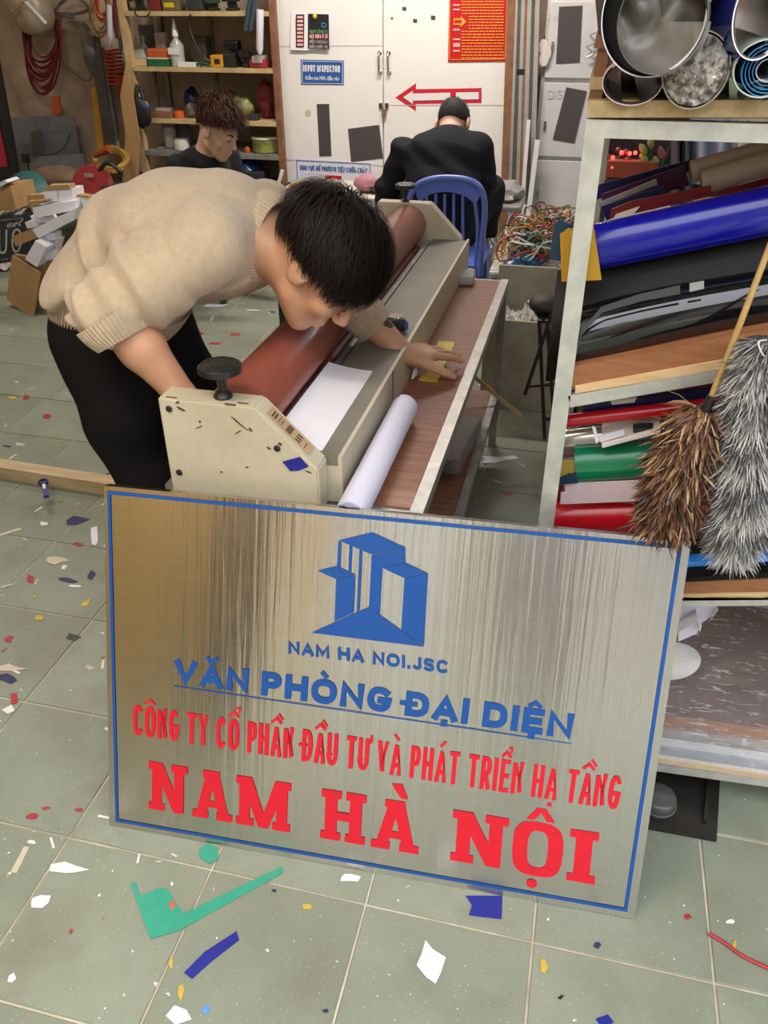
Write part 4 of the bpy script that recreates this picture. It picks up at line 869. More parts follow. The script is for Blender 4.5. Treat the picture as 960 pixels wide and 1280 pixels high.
def board(name, label, cat, q, mat, y0=RY+.002, dep=.5, group=None, X1=None):
    """board or sheet stack: front outline q in pixels at y0, reaching dep backwards; right edge carried on to X1"""
    P = [F(x, y, y0) for x, y in q]
    if X1:
        n_ = len(P)
        for i in range(n_):
            if q[i][0] >= 955: 
                o = [P[j] for j in (i-1, (i+1) % n_) if q[j][0] < 955][0]; s_ = (P[i].z-o.z)/(P[i].x-o.x); P[i] = Vector((X1, y0, o.z+(X1-o.x)*s_))
    o = MB().prism(P, (0, dep, 0)).build(name, mat); return tag(o, label, cat, group)
board('plank', 'long rough wooden plank lying along the top of the rack', 'plank', [(735, 147), (960, 147), (960, 125), (734, 126)], 'osb', RY-.004, .60, X1=.96)
# mid level boards
board('brown_board', 'thick brown laminated board on the middle shelf under the black sheets', 'board', [(710, 486), (960, 436), (960, 412), (715, 459)], 'brown_board', RY+.004, .5, X1=.93)
board('pine_strip', 'pale pine batten edge lying on the middle rail under the brown board', 'board', [(719, 492), (960, 452), (960, 440), (719, 483)], 'pine', RY+.0, .48, X1=.93)
# cylinders described by image lines
def roll(name, label, cat, pl, r_px_top, r_px_bot, slope, y, mat, X1=.92, inner=None, hollow=True, sq=1.0, th=.0015, group=None, left_x=None):
    a = F(pl[0], (r_px_top+r_px_bot)/2, y); b_ = F(pl[0]+120, (r_px_top+r_px_bot)/2+slope*120, y); s_ = (b_.z-a.z)/(b_.x-a.x); r = abs(F(pl[0], r_px_top, y).z-F(pl[0], r_px_bot, y).z)/2*math.cos(math.atan(s_))/1.08
    B = Vector((X1, y, a.z+(X1-a.x)*s_)); k = MB()
    if hollow: k.pipe(a, B, r, r-th, 64, sq, (0, 1, 0))
    else: k.lathe([(0, 0), (r, 0), (r, (B-a).length), (0, (B-a).length)], a, (B-a), 64, caps=False)
    return tag(k.build(name, mat), label, cat, group)
roll('vinyl_roll', 'large shiny royal blue vinyl roll on the middle shelf', 'roll', (742, 0), 277, 342, -.21, RY+.085, 'roll_blue', sq=.8)
# mustard sheets wrapped round the post
for i, (q, y) in enumerate((([(712, 290), (742, 282), (752, 350), (714, 352)], RY+.04), ([(700, 292), (716, 285), (716, 352), (702, 352)], RY+.055), ([(706, 288), (712, 285), (714, 352), (708, 352)], RY+.048))):
    board('mustard_sheet', ['wide mustard yellow sheet between the rack post and the blue roll', 'narrow mustard yellow sheet sticking out left of the rack post', 'mustard yellow sheet edge just behind the post, between two others'][i], 'sheet', q, 'mustard', y, .002)
board('dark_teal_board', 'dark navy rounded board poking out to the left behind the mustard sheets', 'board', [(687, 320), (693, 281), (698, 276), (726, 285), (722, 330), (690, 325)], 'teal_navy', RY+.09, .006)
# black sheets: satin backing, glossy bulging roll in front
k = MB()
P0, P1 = F(697, 340, RY+.10), F(960, 286, RY+.10); s_ = (P1.z-P0.z)/(P1.x-P0.x)
def satin(u, v):
    x = P0.x+(.93-P0.x)*u; zt_ = P0.z+(x-P0.x)*s_; zb = zt_-.185
    bul = math.sin(v*math.pi)*.055; return Vector((x, RY+.105-bul, zt_+(zb-zt_)*v))
o = MB().sheet(satin, 30, 24, .0015).build('black_sheet', 'satin_black'); tag(o, 'matt black vinyl sheet bent over the middle shelf behind the glossy one', 'sheet')
Q0, Q1 = F(712, 404, RY+.03), F(960, 352, RY+.03); s2 = (Q1.z-Q0.z)/(Q1.x-Q0.x)
def gloss(u, v):
    x = F(705, 470, RY+.03).x+(.93)*u; zt_ = Q0.z+(x-Q0.x)*s2; a = v*1.35*math.pi-.2
    r = .044+.004*math.sin(u*14+v*2); return Vector((x, RY+.062-math.sin(a)*r*.95, zt_-.034+math.cos(a)*r))
o = MB().sheet(gloss, 60, 40, .0012).build('glossy_black_sheet', 'glossy_black'); tag(o, 'glossy black acrylic sheet rolled on the middle shelf with bright reflections', 'sheet')
def swoosh(u, v):
    P = [(718, 448), (728, 415), (752, 387), (800, 372), (850, 362)]; x, y = 0, 0
    t = u*4; i = min(3, int(t)); t -= i; x = P[i][0]*(1-t)+P[i+1][0]*t; y = P[i][1]*(1-t)+P[i+1][1]*t+(v-.5)*(5+u*6); return F(x, y, RY+.010)
o = MB().sheet(swoosh, 24, 2, .0006).build('plastic_strip', M('grey_strip', (.055, .056, .06), .3, var=0)); tag(o, 'curved grey plastic strip lying over the black sheets', 'strip')
o = MB().prism([F(862, 354, RY+.008), F(880, 351, RY+.008), (F(880, 361, RY+.008)), F(862, 365, RY+.008)], (0, .0008, 0)).build('tape_piece', M('frosted', (.42, .43, .44), .3, var=.2)); tag(o, 'bit of frosted tape at the right end of the grey strip', 'tape')
# sheets at the top of the middle shelf
for (n_, lb, ct, q, m_, y) in (
    ('purple_sheet', 'purple sheet leaning in the rack below the paper tubes', 'sheet', [(752, 243), (856, 206), (862, 232), (754, 262)], 'purple', RY+.26),
    ('dark_sheet', 'very dark violet sheet standing behind the purple one', 'sheet', [(744, 232), (862, 200), (864, 214), (744, 250)], 'navy', RY+.30),
    ('grey_strip_board', 'pale grey strip lying slantwise over the purple sheet', 'strip', [(747, 254), (820, 224), (822, 231), (748, 259)], 'frosted', RY+.22),
    ('navy_sheet', 'navy blue cut sheet in front of the pale grey strip', 'sheet', [(752, 258), (829, 232), (834, 246), (758, 276)], 'navy', RY+.19),
    ('dark_red_sheet', 'dark red cut sheet resting on the blue roll', 'sheet', [(764, 262), (790, 251), (889, 232), (889, 245), (762, 274)], 'roll_dark_red', RY+.15),
    ('maroon_sheet', 'maroon sheet edge at far right just above the blue roll', 'sheet', [(896, 240), (960, 222), (960, 231), (897, 248)], 'roll_dark_red', RY+.17),
    ('white_scrap_card', 'cream paper scrap tucked under the dark red sheet', 'paper', [(770, 268), (800, 258), (790, 270), (765, 276)], 'cream_tube', RY+.142)):
    board(n_, lb, ct, q, m_, y, .003)
def ctube(q, lab, y):
    a = F(q[0], q[1], y); b_ = F(q[2], q[3], y); d = (b_-a); b2 = a+d*(.55/d.length); t = thing('paper_tube', lab, 'tube', a, 'paper tubes on the middle shelf'); r = abs(F(q[0], q[4], y).z-F(q[0], q[5], y).z)/2.15
    MB().pipe(a, b2, r, r*.80, 40).build('wrapped_tube', 'cream_tube', t); MB().pipe(a-d.normalized()*.002, b2, r*.79, r*.62, 32).build('cardboard_core', 'tube_core', t)
ctube((864, 215, 960, 188, 201, 232), 'upper cream paper tube with ragged cardboard end', RY+.24)
ctube((877, 228, 960, 204, 212, 246), 'lower cream paper tube lying in front of its neighbour', RY+.20)
# lower compartment
board('dark_red_strip', 'dark red sheet edge directly under the middle rail', 'sheet', [(800, 497), (930, 475), (930, 488), (798, 506)], 'roll_dark_red', RY+.08, .004)
board('navy_strip', 'navy sheet edge above the bright red roll', 'sheet', [(730, 507), (905, 483), (905, 495), (728, 516)], 'navy', RY+.06, .004)
board('cream_scrap', 'small cream offcut above the navy sheet edge', 'offcut', [(763, 501), (796, 497), (793, 503), (765, 506)], 'cream_tube', RY+.05, .003)
roll('vinyl_roll', 'slim bright red roll just under the middle rail', 'roll', (704, 0), 518, 535, -.115, RY+.05, 'roll_red')
roll('film_roll', 'wide silver film roll beneath the slim red roll', 'roll', (700, 0), 537, 574, -.11, RY+.10, 'silver_film', sq=.7)
for q, lb, m_ in (([(740, 533), (744, 534), (749, 551), (745, 555)], 'upright white flap of a folded card on the silver roll', 'paper_white'), ([(748, 545), (780, 537), (781, 544), (750, 553)], 'flat white folded card lying on the silver roll', 'paper_lav')): board('white_card', lb, 'card', q, m_, RY+.035, .002)
board('cream_edge', 'long cream card edge between silver roll and green roll', 'card', [(752, 556), (825, 537), (826, 541), (753, 560)], 'cream_tube', RY+.03, .12)
o = MB().bev(F(804, 535, RY+.05), (.032, .02, .010), .003, Matrix.Rotation(-.15, 3, 'Y')).build('black_block', 'black_plastic'); tag(o, 'small black rubber block on the cream card edge', 'block')
roll('vinyl_roll', 'glossy green vinyl roll on the lower shelf', 'roll', (720, 0), 558, 604, -.065, RY+.07, 'roll_green', sq=.8, X1=.6)
board('yellow_card', 'crumpled yellow card behind the rack post', 'card', [(698, 575), (720, 576), (719, 590), (707, 598), (698, 592)], M('yellow_card', (.45, .31, .05), .6, var=.1), RY+.05, .002)
board('dark_blue_scrap', 'dark blue patterned scrap under the yellow card', 'scrap', [(697, 598), (712, 592), (722, 594), (722, 604), (697, 606)], 'teal_navy', RY+.045, .002)
board('pale_pink_sheet', 'pale pink sheet between the green and the large red roll', 'sheet', [(706, 605), (812, 600), (812, 626), (708, 630)], 'pinkish_paper', RY+.05, .003, X1=None)
board('pink_box_edge', 'small pale pink box corner beside the pink sheet', 'box', [(701, 617), (710, 617), (712, 630), (700, 630)], 'pinkish_paper', RY+.04, .006)
roll('vinyl_roll', 'large dull red roll standing low behind the sign corner', 'roll', (690, 0), 628, 668, -.035, RY+.075, 'roll_red', sq=.8, X1=.7)
board('maroon_post_scrap', 'maroon offcut standing behind the rack post', 'offcut', [(690, 605), (704, 606), (703, 632), (690, 632)], 'roll_dark_red', RY+.09, .003)
roll('blue_roll', 'bright sky blue roll on the lower shelf beneath the fluffy duster', 'roll', (830, 0), 694, 722, -.03, RY+.05, 'blue_sheet', X1=.93, sq=.8)
board('black_edge_sheet', 'thin black sheet under the sky blue roll', 'sheet', [(852, 727), (960, 722), (960, 716), (852, 722)], 'satin_black', RY+.004, .3, X1=.93)
board('brown_board', 'brown laminated board on the lower shelf', 'board', [(854, 742), (960, 740), (960, 724), (856, 728)], 'brown_board', RY+.003, .5, X1=.93)
board('pine_strip', 'pale pine batten under the lower brown board', 'board', [(852, 751), (960, 750), (960, 741), (852, 743)], 'pine', RY+.0, .5, X1=.93)
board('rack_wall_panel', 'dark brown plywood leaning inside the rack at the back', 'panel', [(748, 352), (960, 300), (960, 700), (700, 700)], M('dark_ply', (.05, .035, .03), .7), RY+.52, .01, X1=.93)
# bottom shelf: wrapped boards
def zrow(px, py, y): return F(px, py, y)
zb0 = F(827, 957, RY).z+.004
wr = thing('wrapped_board_stack', 'stack of brown boards wrapped in crinkled clear plastic on the bottom shelf', 'boards', (.45, 1.45, zb0))
sl_ = .04
def slab_(x0, x1, y0, y1, z0, z1, mat, nm): 
    P = [Vector((x0, y0, z0+x0*sl_)), Vector((x1, y0, z0+x1*sl_)), Vector((x1, y0, z1+x1*sl_)), Vector((x0, y0, z1+x0*sl_))]; return MB().prism(P, (0, y1-y0, 0)).build(nm, mat, wr)
zz = zb0-.012
slab_(.04, .93, RY+.002, RY+.5, zz, zz+.012, 'pine', 'pine_panel')
slab_(.04, .93, RY+.004, RY+.5, zz+.0125, zz+.020, 'cream_tube', 'paper_liner')
for i, (z0, z1, m_) in enumerate(((.021, .040, M('foam_grey', (.34, .36, .42), .5, var=.1)), (.041, .056, M('foam_white', (.62, .62, .66), .5, var=.06)), (.057, .075, M('grey_brown', (.30, .26, .25), .5, var=.1)))): slab_(.04, .93, RY+.006+i*.006, RY+.5, zz+z0, zz+z1, m_, 'board')
slab_(.04, .86, RY+.03, RY+.55, zz+.076, zz+.088, M('cocoa_board', (.13, .065, .055), .3, var=.1, coat=.3), 'board'); slab_(.10, .80, RY+.028, RY+.05, zz+.077, zz+.089, 'brown_board', 'board')
def film(u, v):
    x = .02+u*.86
    if v < .35: y = RY-.001+math.sin(u*37)*.002; z = zz+.004+(v/.35)*.088
    else: y = RY+(v-.35)/.65*.5; z = zz+.094
    n_ = noise.noise(Vector((x*14, y*20, z*14)))*.006+noise.noise(Vector((x*50, y*50, z*50)))*.003
    return Vector((x, y-abs(n_)*(1 if v < .35 else 0), z+x*sl_+(abs(n_) if v >= .35 else 0)))
MB().grid(film, 110, 70).build('plastic_wrap', 'clear_film', wr)
zd = zz+.100+sl_*.3
c = Vector(atz(838, 822, zd+.02)); e1 = Vector(atz(904, 806, zd+.02))-c
k = MB(); n_ = 56; ang = math.atan2(e1.y, e1.x); top = [Vector((c.x+math.cos(a)*.066*math.cos(ang)-math.sin(a)*.052*math.sin(ang), c.y+math.cos(a)*.066*math.sin(ang)+math.sin(a)*.052*math.cos(ang), zd+.014+.02*math.cos(a)*.3)) for a in [2*math.pi*i/n_ for i in range(n_)]]
k.prism(top, (0, 0, -.004)); o = k.build('oval_plate', 'white'); tag(o, 'blank white oval acrylic plate lying on the plastic-wrapped boards', 'plate')
for lb, q, y in (('upper lavender folded card box leaning behind the sign edge', [(850, 757), (896, 757), (890, 770), (880, 777), (850, 788)], RY+.20), ('lower lavender folded card box behind the white oval plate', [(848, 790), (872, 777), (877, 781), (871, 792), (848, 802)], RY+.16)):
    t = thing('card_box', lb, 'box', F(q[0][0], q[0][1], y), 'lavender card boxes'); P = [F(x, yy, y) for x, yy in q]
    MB().prism(P, (0, .06, 0)).build('folded_body', 'paper_lav', t); MB().prism([P[1]+Vector((0, -.001, 0)), P[2]+Vector((0, -.001, 0)), (P[2]+P[3])/2+Vector((0, -.012, 0)), P[1]+Vector((.002, -.012, 0))], (0, -.001, 0)).build('flap', 'paper_white', t)
# black plate with puck under the rack
t = thing('floor_stand', 'dark grey steel base plate with a round foot on the tiles under the rack', 'base', (.34, 1.22, 0))
a = [Vector(atz(x, y, 0)) for x, y in ((700, 1015), (895, 1053), (900, 965), (820, 930))]
q_ = [Vector((.12, 1.10, .001)), Vector((a[1].x, a[1].y, .001)), Vector((a[2].x, a[2].y, .001)), Vector((.16, 1.36, .001))]
MB().prism(q_, (0, 0, .005)).build('plate', 'dark_steel', t)
pb = Vector(atz(880, 1030, .006)); pt = Vector(atz(885, 975, .006)); MB().beam(pb+Vector((0, 0, .006)), pt+Vector((0, 0, .006)), .006, .012).build('welded_rib', 'dark_steel', t)
cp_ = Vector(atz(822, 1003, .006)); MB().lathe([(.001, .0), (.034, 0), (.036, .004), (.034, .020), (.028, .024), (.001, .024)], cp_, n=40).build('round_foot', M('grey_plastic', (.09, .09, .09), .35), t); MB().lathe([(.001, 0), (.037, 0), (.037, .0025), (.001, .0025)], cp_, n=40).build('foot_ring', 'galv', t)
# ---- rolls on top of the rack, open ends towards the camera
zp = F(735, 126, RY-.004).z
TR = thing('black_sheet_roll', 'big loose roll of black and white sheet with a torn flap, open end facing out', 'roll', F(822, 86, RY-.03), 'rolls on top of the rack')
def spr(cx, cy, rx, ry, turns, th0, y0, y1, px=1, shrink=.86, rot=0):
    c = F(cx, cy, y0); sx = abs(F(cx+1, cy, y0).x-F(cx, cy, y0).x)*1.0; r1 = rx*sx; r2 = ry*sx*1.12
    def fn(u, v):
        a = th0+u*2*math.pi*turns; s_ = 1-(1-shrink)*u; return Vector((c.x+math.cos(a)*r1*s_, y0+(y1-y0)*v, c.z+math.sin(a)*r2*s_))
    return fn
MB().sheet(spr(818, 19, 66, 64, 1.15, 1.6, RY-.055, RY+.52, shrink=.96), 90, 2, .0012).build('outer_layer', 'paper_white', TR)
def loft(a, b, n=64):
    def ring(cx, cy, rx, ry, y): c = F(cx, cy, y); sx = abs(F(cx+1, cy, y).x-F(cx, cy, y).x); return [Vector((c.x+math.cos(2*math.pi*i/n)*rx*sx, y, c.z+math.sin(2*math.pi*i/n)*ry*sx*1.12)) for i in range(n)]
    return MB().add(ring(*a)+ring(*b), [(i, (i+1) % n, (i+1) % n+n, i+n) for i in range(n)], True)
loft((828, 27, 56.8, 54.8, RY-.063), (815, 19, 64, 62, RY-.030)).build('black_layer', 'satin_black', TR)
MB().sheet(spr(828, 27, 56, 54, 1.1, .5, RY-.066, RY+.52, shrink=.985), 90, 2, .0012).build('inner_layer', 'grey_inner', TR)
MB().sheet(lambda u, v: F(828, 27, RY-.040)+Vector((math.cos(u*2*math.pi)*v*.054, .018*noise.noise(Vector((math.cos(u*6.28)*v*2, math.sin(u*6.28)*v*2, 1)))+(.02 if u < .3 else 0)*v, math.sin(u*2*math.pi)*v*.058)), 48, 12, .001).build('crumpled_core', 'grey_inner', TR); MB().sheet(lambda u, v: F(798+u*52, -10+v*80+8*math.sin(u*3), RY+.04+.16*u+.05*math.sin(v*3+u*2)), 14, 14, .001).build('torn_flap', 'grey_inner', TR)
T2 = thing('grey_sheet_roll', 'flattened grey and pink edged roll under the big black one', 'roll', F(790, 125, RY-.03), 'rolls on top of the rack')
MB().sheet(spr(791, 103, 38, 24, 1.2, 1.2, RY-.015, RY+.5, shrink=.94), 80, 2, .0012).build('outer_layer', 'pinkish_paper', T2); MB().sheet(spr(791, 103, 35, 21, 1.1, 1.6, RY-.012, RY+.5, shrink=.97), 80, 2, .001).build('inner_layer', 'dark_inner', T2)
T3 = thing('wrapped_roll', 'roll wrapped in wrinkled clear plastic between the black and the blue rolls', 'roll', F(870, 128, RY-.03), 'rolls on top of the rack')
def wrapend(u, v):
    a = u*2*math.pi; r = v; c = F(870, 88, RY-.03); sx = abs(F(871, 88, RY-.05).x-F(870, 88, RY-.05).x)*40; n_ = noise.noise(Vector((math.cos(a)*r*4, math.sin(a)*r*4, 3)))+.5*noise.noise(Vector((math.cos(a)*r*11, math.sin(a)*r*11, 7)))
    return Vector((c.x+math.cos(a)*r*sx, RY-.024+n_*.016-.02*(1-r), c.z+math.sin(a)*r*sx*1.08))
MB().grid(wrapend, 80, 26).build('plastic_end', M('crumple_film', (.80, .76, .70), .18, var=.25, scale=22, col2=(.34, .32, .29), metal=.25), T3)
MB().sheet(spr(870, 88, 41, 40, 1.02, 0, RY-.024, RY+.5, shrink=.995), 64, 2, .0015).build('plastic_side', 'crumple_film', T3)
T4 = thing('blue_black_roll', 'roll of dark blue and silver sheet at the right end of the rack top', 'roll', F(935, 70, RY-.03), 'rolls on top of the rack')
MB().sheet(spr(928, 18, 44, 50, 1.1, 1.2, RY-.02, RY+.5, shrink=.98), 80, 2, .0015).build('silver_layer', 'silver_film', T4); loft((953, 18, 36.5, 48.5, RY-.053), (926, 24, 46, 52, RY+.04)).build('blue_layer', M('deep_blue', (.012, .018, .20), .25, var=.2, scale=8, coat=.4), T4); MB().sheet(spr(953, 18, 35, 47, 1.1, 1.2, RY-.055, RY+.5, shrink=.99), 80, 2, .0015).build('white_edge_layer', 'paper_white', T4); MB().sheet(spr(954, 18, 34, 46, 1.0, 1.2, RY-.052, RY+.5, shrink=.99), 80, 2, .0008).build('inner_layer', 'grey_inner', T4)
T5 = thing('cyan_roll', 'roll of pale blue film in nested turns at the lower right of the rack top', 'roll', F(952, 118, RY-.03), 'rolls on top of the rack')
MB().sheet(spr(956, 86, 38, 30, 1.0, 2.2, RY-.04, RY+.45, shrink=.99), 60, 2, .0015).build('film_turn', 'mint_sheet', T5)
for i in range(5): MB().sheet(spr(962, 88, 34-i*4.5, 28-i*4, 1.0, 2.2, RY-.038+.004*i, RY+.4, shrink=.99), 60, 2, .001).build('film_turn', 'cyan_film' if i != 4 else 'paper_white', T5)
o = MB().sheet(lambda u, v: F(912+u*46, 96+u*10+v*(26-14*u)+6*math.sin(u*5), RY-.02+.03*v), 16, 6, .001).build('mint_sheet', 'mint_sheet'); tag(o, 'pale mint green sheet corner curling out below the blue rolls', 'sheet')
o = MB().tube(curve_pts([F(925, 119, RY-.01), F(940, 113, RY-.02), F(952, 112, RY-.02), F(958, 120, RY-.01)], 8), .006, 8).build('rolled_strip', 'dark_inner'); tag(o, 'small rolled dark strip on the plank below the pale blue roll', 'strip')
o = MB().sheet(lambda u, v: F(757+u*20-6*v, 70+v*24+u*9, RY+.03), 6, 6, .001).build('pink_paper', M('pink_paper', (.50, .25, .22), .6)); tag(o, 'crumpled salmon pink paper between the big roll and the crate side', 'paper')
o = MB().sheet(lambda u, v: F(848+u*22-v*4, 60+v*24-u*12, RY+.0), 6, 6, .001).build('lilac_sheet', 'paper_lav'); tag(o, 'lilac sheet corner between the black roll and the wrapped roll', 'sheet')
cr = thing('wooden_crate_side', 'dark brown slatted crate side standing at the left end of the rack top', 'crate', F(741, 125, RY+.02))
for i, (q, m_) in enumerate((([(736, 126), (752, 126), (762, 60), (748, 58)], 'brown_frame'), ([(738, 96), (756, 96), (754, 112), (736, 112)], 'osb'), ([(746, 40), (764, 44), (762, 62), (742, 60)], 'brown_frame'), ([(744, 0), (756, 0), (760, 46), (748, 42)], 'pillar_dark'))): MB().prism([F(x, y, RY+.02-i*.002) for x, y in q], (0, .4, 0)).build('slat', m_, cr)
# ================================================================ DUSTERS
def strands(name, mat, parent, axis, rads, n, L, wid, droop, seed, layers=None, lift=.35, steps=4, kind='stuff', curl=.25, mats=None):
    rnd = random.Random(seed); A_ = [Vector(p) for p in axis]; k = MB(); pts_ = curve_pts(A_, 10)
    for i in range(n):
        t = rnd.random(); 
        if layers: t = (math.floor(t*layers)+rnd.random()**2*.5)/layers
        j = min(len(pts_)-2, int(t*(len(pts_)-1))); p = pts_[j].lerp(pts_[j+1], t*(len(pts_)-1)-j); ax_ = (pts_[j+1]-pts_[j]).normalized(); x = ax_.orthogonal().normalized(); y = ax_.cross(x); a = rnd.uniform(0, 2*math.pi)
        o = x*math.cos(a)+y*math.sin(a); rr_ = np.interp(t, [q[0] for q in rads], [q[1] for q in rads]); l = L*rnd.uniform(.6, 1.25); d = (o*lift+ax_*(1-lift)+Vector((rnd.gauss(0, curl), rnd.gauss(0, curl), rnd.gauss(0, curl)))*.6).normalized()
        q = p+o*rr_*rnd.uniform(.45, 1.0); s_ = d.cross(o+Vector((rnd.gauss(0, .5), rnd.gauss(0, .5), rnd.gauss(0, .5)))).normalized(); w_ = wid*rnd.uniform(.6, 1.3); vs = []
        for m_ in range(steps+1):
            u = m_/steps; ww = w_*(math.sin(math.pi*min(1, u*.85+.12)))**.8 if steps > 2 else w_*(1-u*.8); vs += [q-s_*ww, q+s_*ww]; q = q+d*(l/steps); d = (d+Vector((0, 0, -droop))+Vector((rnd.gauss(0, curl), rnd.gauss(0, curl), rnd.gauss(0, curl)))*.3).normalized()
        k.add(vs, [(2*m_, 2*m_+1, 2*m_+3, 2*m_+2) for m_ in range(steps)], True)
    o = k.build(name, mat, parent); o['kind'] = kind; return o
M('feather_brown', (.20, .075, .028), .55, var=.4, scale=60, col2=(.075, .03, .014), detail=2); M('feather_tan', (.50, .33, .17), .55, var=.3, scale=50, col2=(.30, .16, .07)); M('feather_dark', (.035, .018, .012), .5, var=.2); M('bamboo', (.50, .33, .12), .45, var=.15, scale=20, col2=(.38, .23, .08)); M('fluff_light', (.60, .585, .56), .8, var=.15, scale=30); M('fluff_dark', (.13, .125, .13), .8, var=.25, scale=30, col2=(.05, .05, .052))
DY = RY-.075
t = thing('feather_duster', 'brown rooster feather duster with bamboo handle hanging in front of the rack', 'duster', F(885, 500, DY))
MB().tube([F(965, 300, DY+.04), F(925, 405, DY+.02), F(884, 510, DY)], [.0042, .0045, .005], 10).build('handle', 'bamboo', t)
MB().tube([F(890, 495, DY), F(880, 520, DY)], [.006, .009], 12).build('ferrule', 'black_plastic', t)
axf = [F(882, 512, DY), F(866, 548, DY), F(846, 600, DY-.005), F(832, 655, DY-.01)]
rd = [(0, .020), (.2, .032), (.6, .036), (.85, .034), (1, .024)]
MB().tube(curve_pts(axf, 6), [.008]+[.018]*17+[.010], 10).build('stuffing', 'feather_dark', t)
strands('dark_feathers', 'feather_dark', t, axf, rd, 700, .046, .0017, .12, 1, layers=9, curl=.42); strands('brown_feathers', 'feather_brown', t, axf, rd, 3000, .042, .0019, .12, 2, layers=9, curl=.42); strands('tan_feathers', 'feather_tan', t, axf, rd, 1300, .040, .0016, .12, 3, layers=9, curl=.45)
t = thing('fluffy_duster', 'large fluffy grey and white microfibre duster hanging beside the feather duster', 'duster', F(935, 420, DY-.01))
axg = [F(962, 425, DY+.0), F(950, 470, DY), F(938, 540, DY-.005), F(930, 620, DY-.01), F(915, 690, DY-.012)]
rd = [(0, .020), (.25, .036), (.6, .042), (.85, .040), (1, .026)]
MB().tube(curve_pts(axg, 6), [.012]+[.024]*23+[.012], 12).build('core', 'fluff_dark', t)
strands('dark_fluff', 'fluff_dark', t, axg, rd, 7000, .027, .0007, .10, 4, layers=6, lift=.55, steps=3); strands('light_fluff', 'fluff_light', t, axg, rd, 8000, .028, .0007, .10, 5, layers=None, lift=.55, steps=3)
MB().tube(curve_pts([F(958, 425, DY-.005), F(948, 428, DY-.03), F(955, 445, DY-.03), F(965, 440, DY-.02)], 6), .0012, 6).build('hanging_loop', 'white', t)
# ================================================================ BACK OF THE SHOP
YC = 5.60
K = lambda x, y, Y=YC: Vector(aty(x, y, Y))
M('shelf_wood', (.62, .47, .24), .6, var=.2, scale=8, col2=(.40, .28, .13)); M('shelf_metal', (.33, .33, .30), .5, var=.2, metal=.3); M('back_ply', (.52, .46, .37), .85, var=.15, scale=3); M('poster_red', (.50, .012, .015), .4, var=0); M('poster_yellow', (.80, .36, .04), .5, var=0); M('poster_pink', (.85, .42, .40), .5, var=0)
M('label_blue', (.02, .10, .36), .45, var=0); M('magnet', (.065, .055, .058), .6, var=.05); M('locker_paint', (.56, .55, .56), .45, var=.03); M('locker_dark', (.16, .15, .15), .6); M('chrome', (.6, .6, .6), .2, metal=1, var=0); M('pencil', (.38, .37, .38), .7, var=0); M('alu', (.52, .51, .50), .35, metal=.5, var=.08); M('dark_alu', (.13, .12, .115), .5, metal=.3, var=.2)
# ---- white cabinet
xl, xm, xr = K(345, 100).x, K(479, 100).x, K(637, 100).x
cab = thing('metal_cabinet', 'tall white two-door cabinet covered with notices in the middle of the back wall', 'cabinet', ((xl+xr)/2, 5.8, 0))
MB().bbox((xl, YC+.022, .0), (xr, 6.05, 1.95)).build('carcass', 'cabinet_white', cab)
for x in (xl-.022, xr): MB().bbox((x, YC-.004, 0), (x+.024, 6.05, 1.97)).build('side_frame', 'brown_frame', cab)
dl = MB().bev(((xl+xm)/2-.001, YC+.010, .98), (xm-xl-.006, .022, 1.88), .003).build('door', 'cabinet_white', cab); dr = MB().bev(((xr+xm)/2+.001, YC+.010, .98), (xr-xm-.006, .022, 1.88), .003).build('door', 'cabinet_white', cab)
N_ = Vector((0, -1, 0))
def decal(poly, name, mat, parent, Y=YC-.002, out=.0015): return poly_part([[K(x, y, Y) for x, y in p] for p in poly], name, mat, parent, N_, out)
seam = M('seam', (.45, .44, .42), .6, var=0)
decal([[(348, 198.5), (479, 207), (479, 207.8), (348, 199.3)], [(348, 57.5), (478, 56.5), (478, 57.1), (348, 58.1)]], 'panel_seam', seam, dl); decal([[(481, 131), (634, 131), (634, 131.7), (481, 131.7)]], 'panel_seam', seam, dr)
for x, d_ in ((474.5, dl), (486, dr)):
    a, b = K(x, 66), K(x+.6, 91); MB().tube(curve_pts([a, a+Vector((0, -.03, -.01)), b+Vector((0, -.03, .01)), b], 6), .006, 8).build('handle', 'chrome', d_)
    for q in (a, b): MB().lathe([(.014, 0), (.014, -.004), (.008, -.008)], q, (0, 1, 0), 12).build('handle_rose', 'chrome', d_)
for x in (476, 483.5): MB().box(K(x, 132, YC-.006), (.022, .012, .03)).build('hasp', 'chrome', cab)
o = MB().box(K(480, 141, YC-.016), (.028, .012, .045)).build('padlock', M('brass', (.45, .30, .12), .4, metal=.7)); tag(o, 'small brass padlock hanging between the two cabinet doors', 'padlock')
for i, (x, y, s_) in enumerate(((505.5, 11, 5), (490, 23, 3.6), (519, 26, 5), (541.5, 22, 5.5))):
    o = MB().prism([K(x-s_/2, y-s_/2), K(x+s_/2, y-s_/2+.5), K(x+s_/2, y+s_/2), K(x-s_/2, y+s_/2-.5)] if i != 1 else [K(x-s_/2, y), K(x, y-s_/2), K(x+s_/2, y), K(x, y+s_/2)], (0, -.003, 0)).build('magnet', 'magnet'); tag(o, ['tiny black square, topmost on the white cabinet', 'tiny black diamond nearest the cabinet door gap', 'tiny black square, lowest of those on the white cabinet', 'tiny black square, rightmost on the white cabinet beside the red poster'][i], 'magnet')
for q, lb in (([(396, 130), (411.5, 130), (414.5, 195), (399.5, 195.5)], 'tall narrow black magnetic strip on the left cabinet door'), ([(435, 161), (474, 156), (479, 198), (439, 202.5)], 'big crooked black square sheet on the left cabinet door')): tag(MB().prism([K(*p) for p in q], (0, -.003, 0)).build('magnet_sheet', 'magnet'), lb, 'magnet')
decal([[(381, 139), (388, 137), (389, 144), (383, 146)]], 'glue_stain', M('stain', (.60, .55, .42), .7, var=.1), dl)
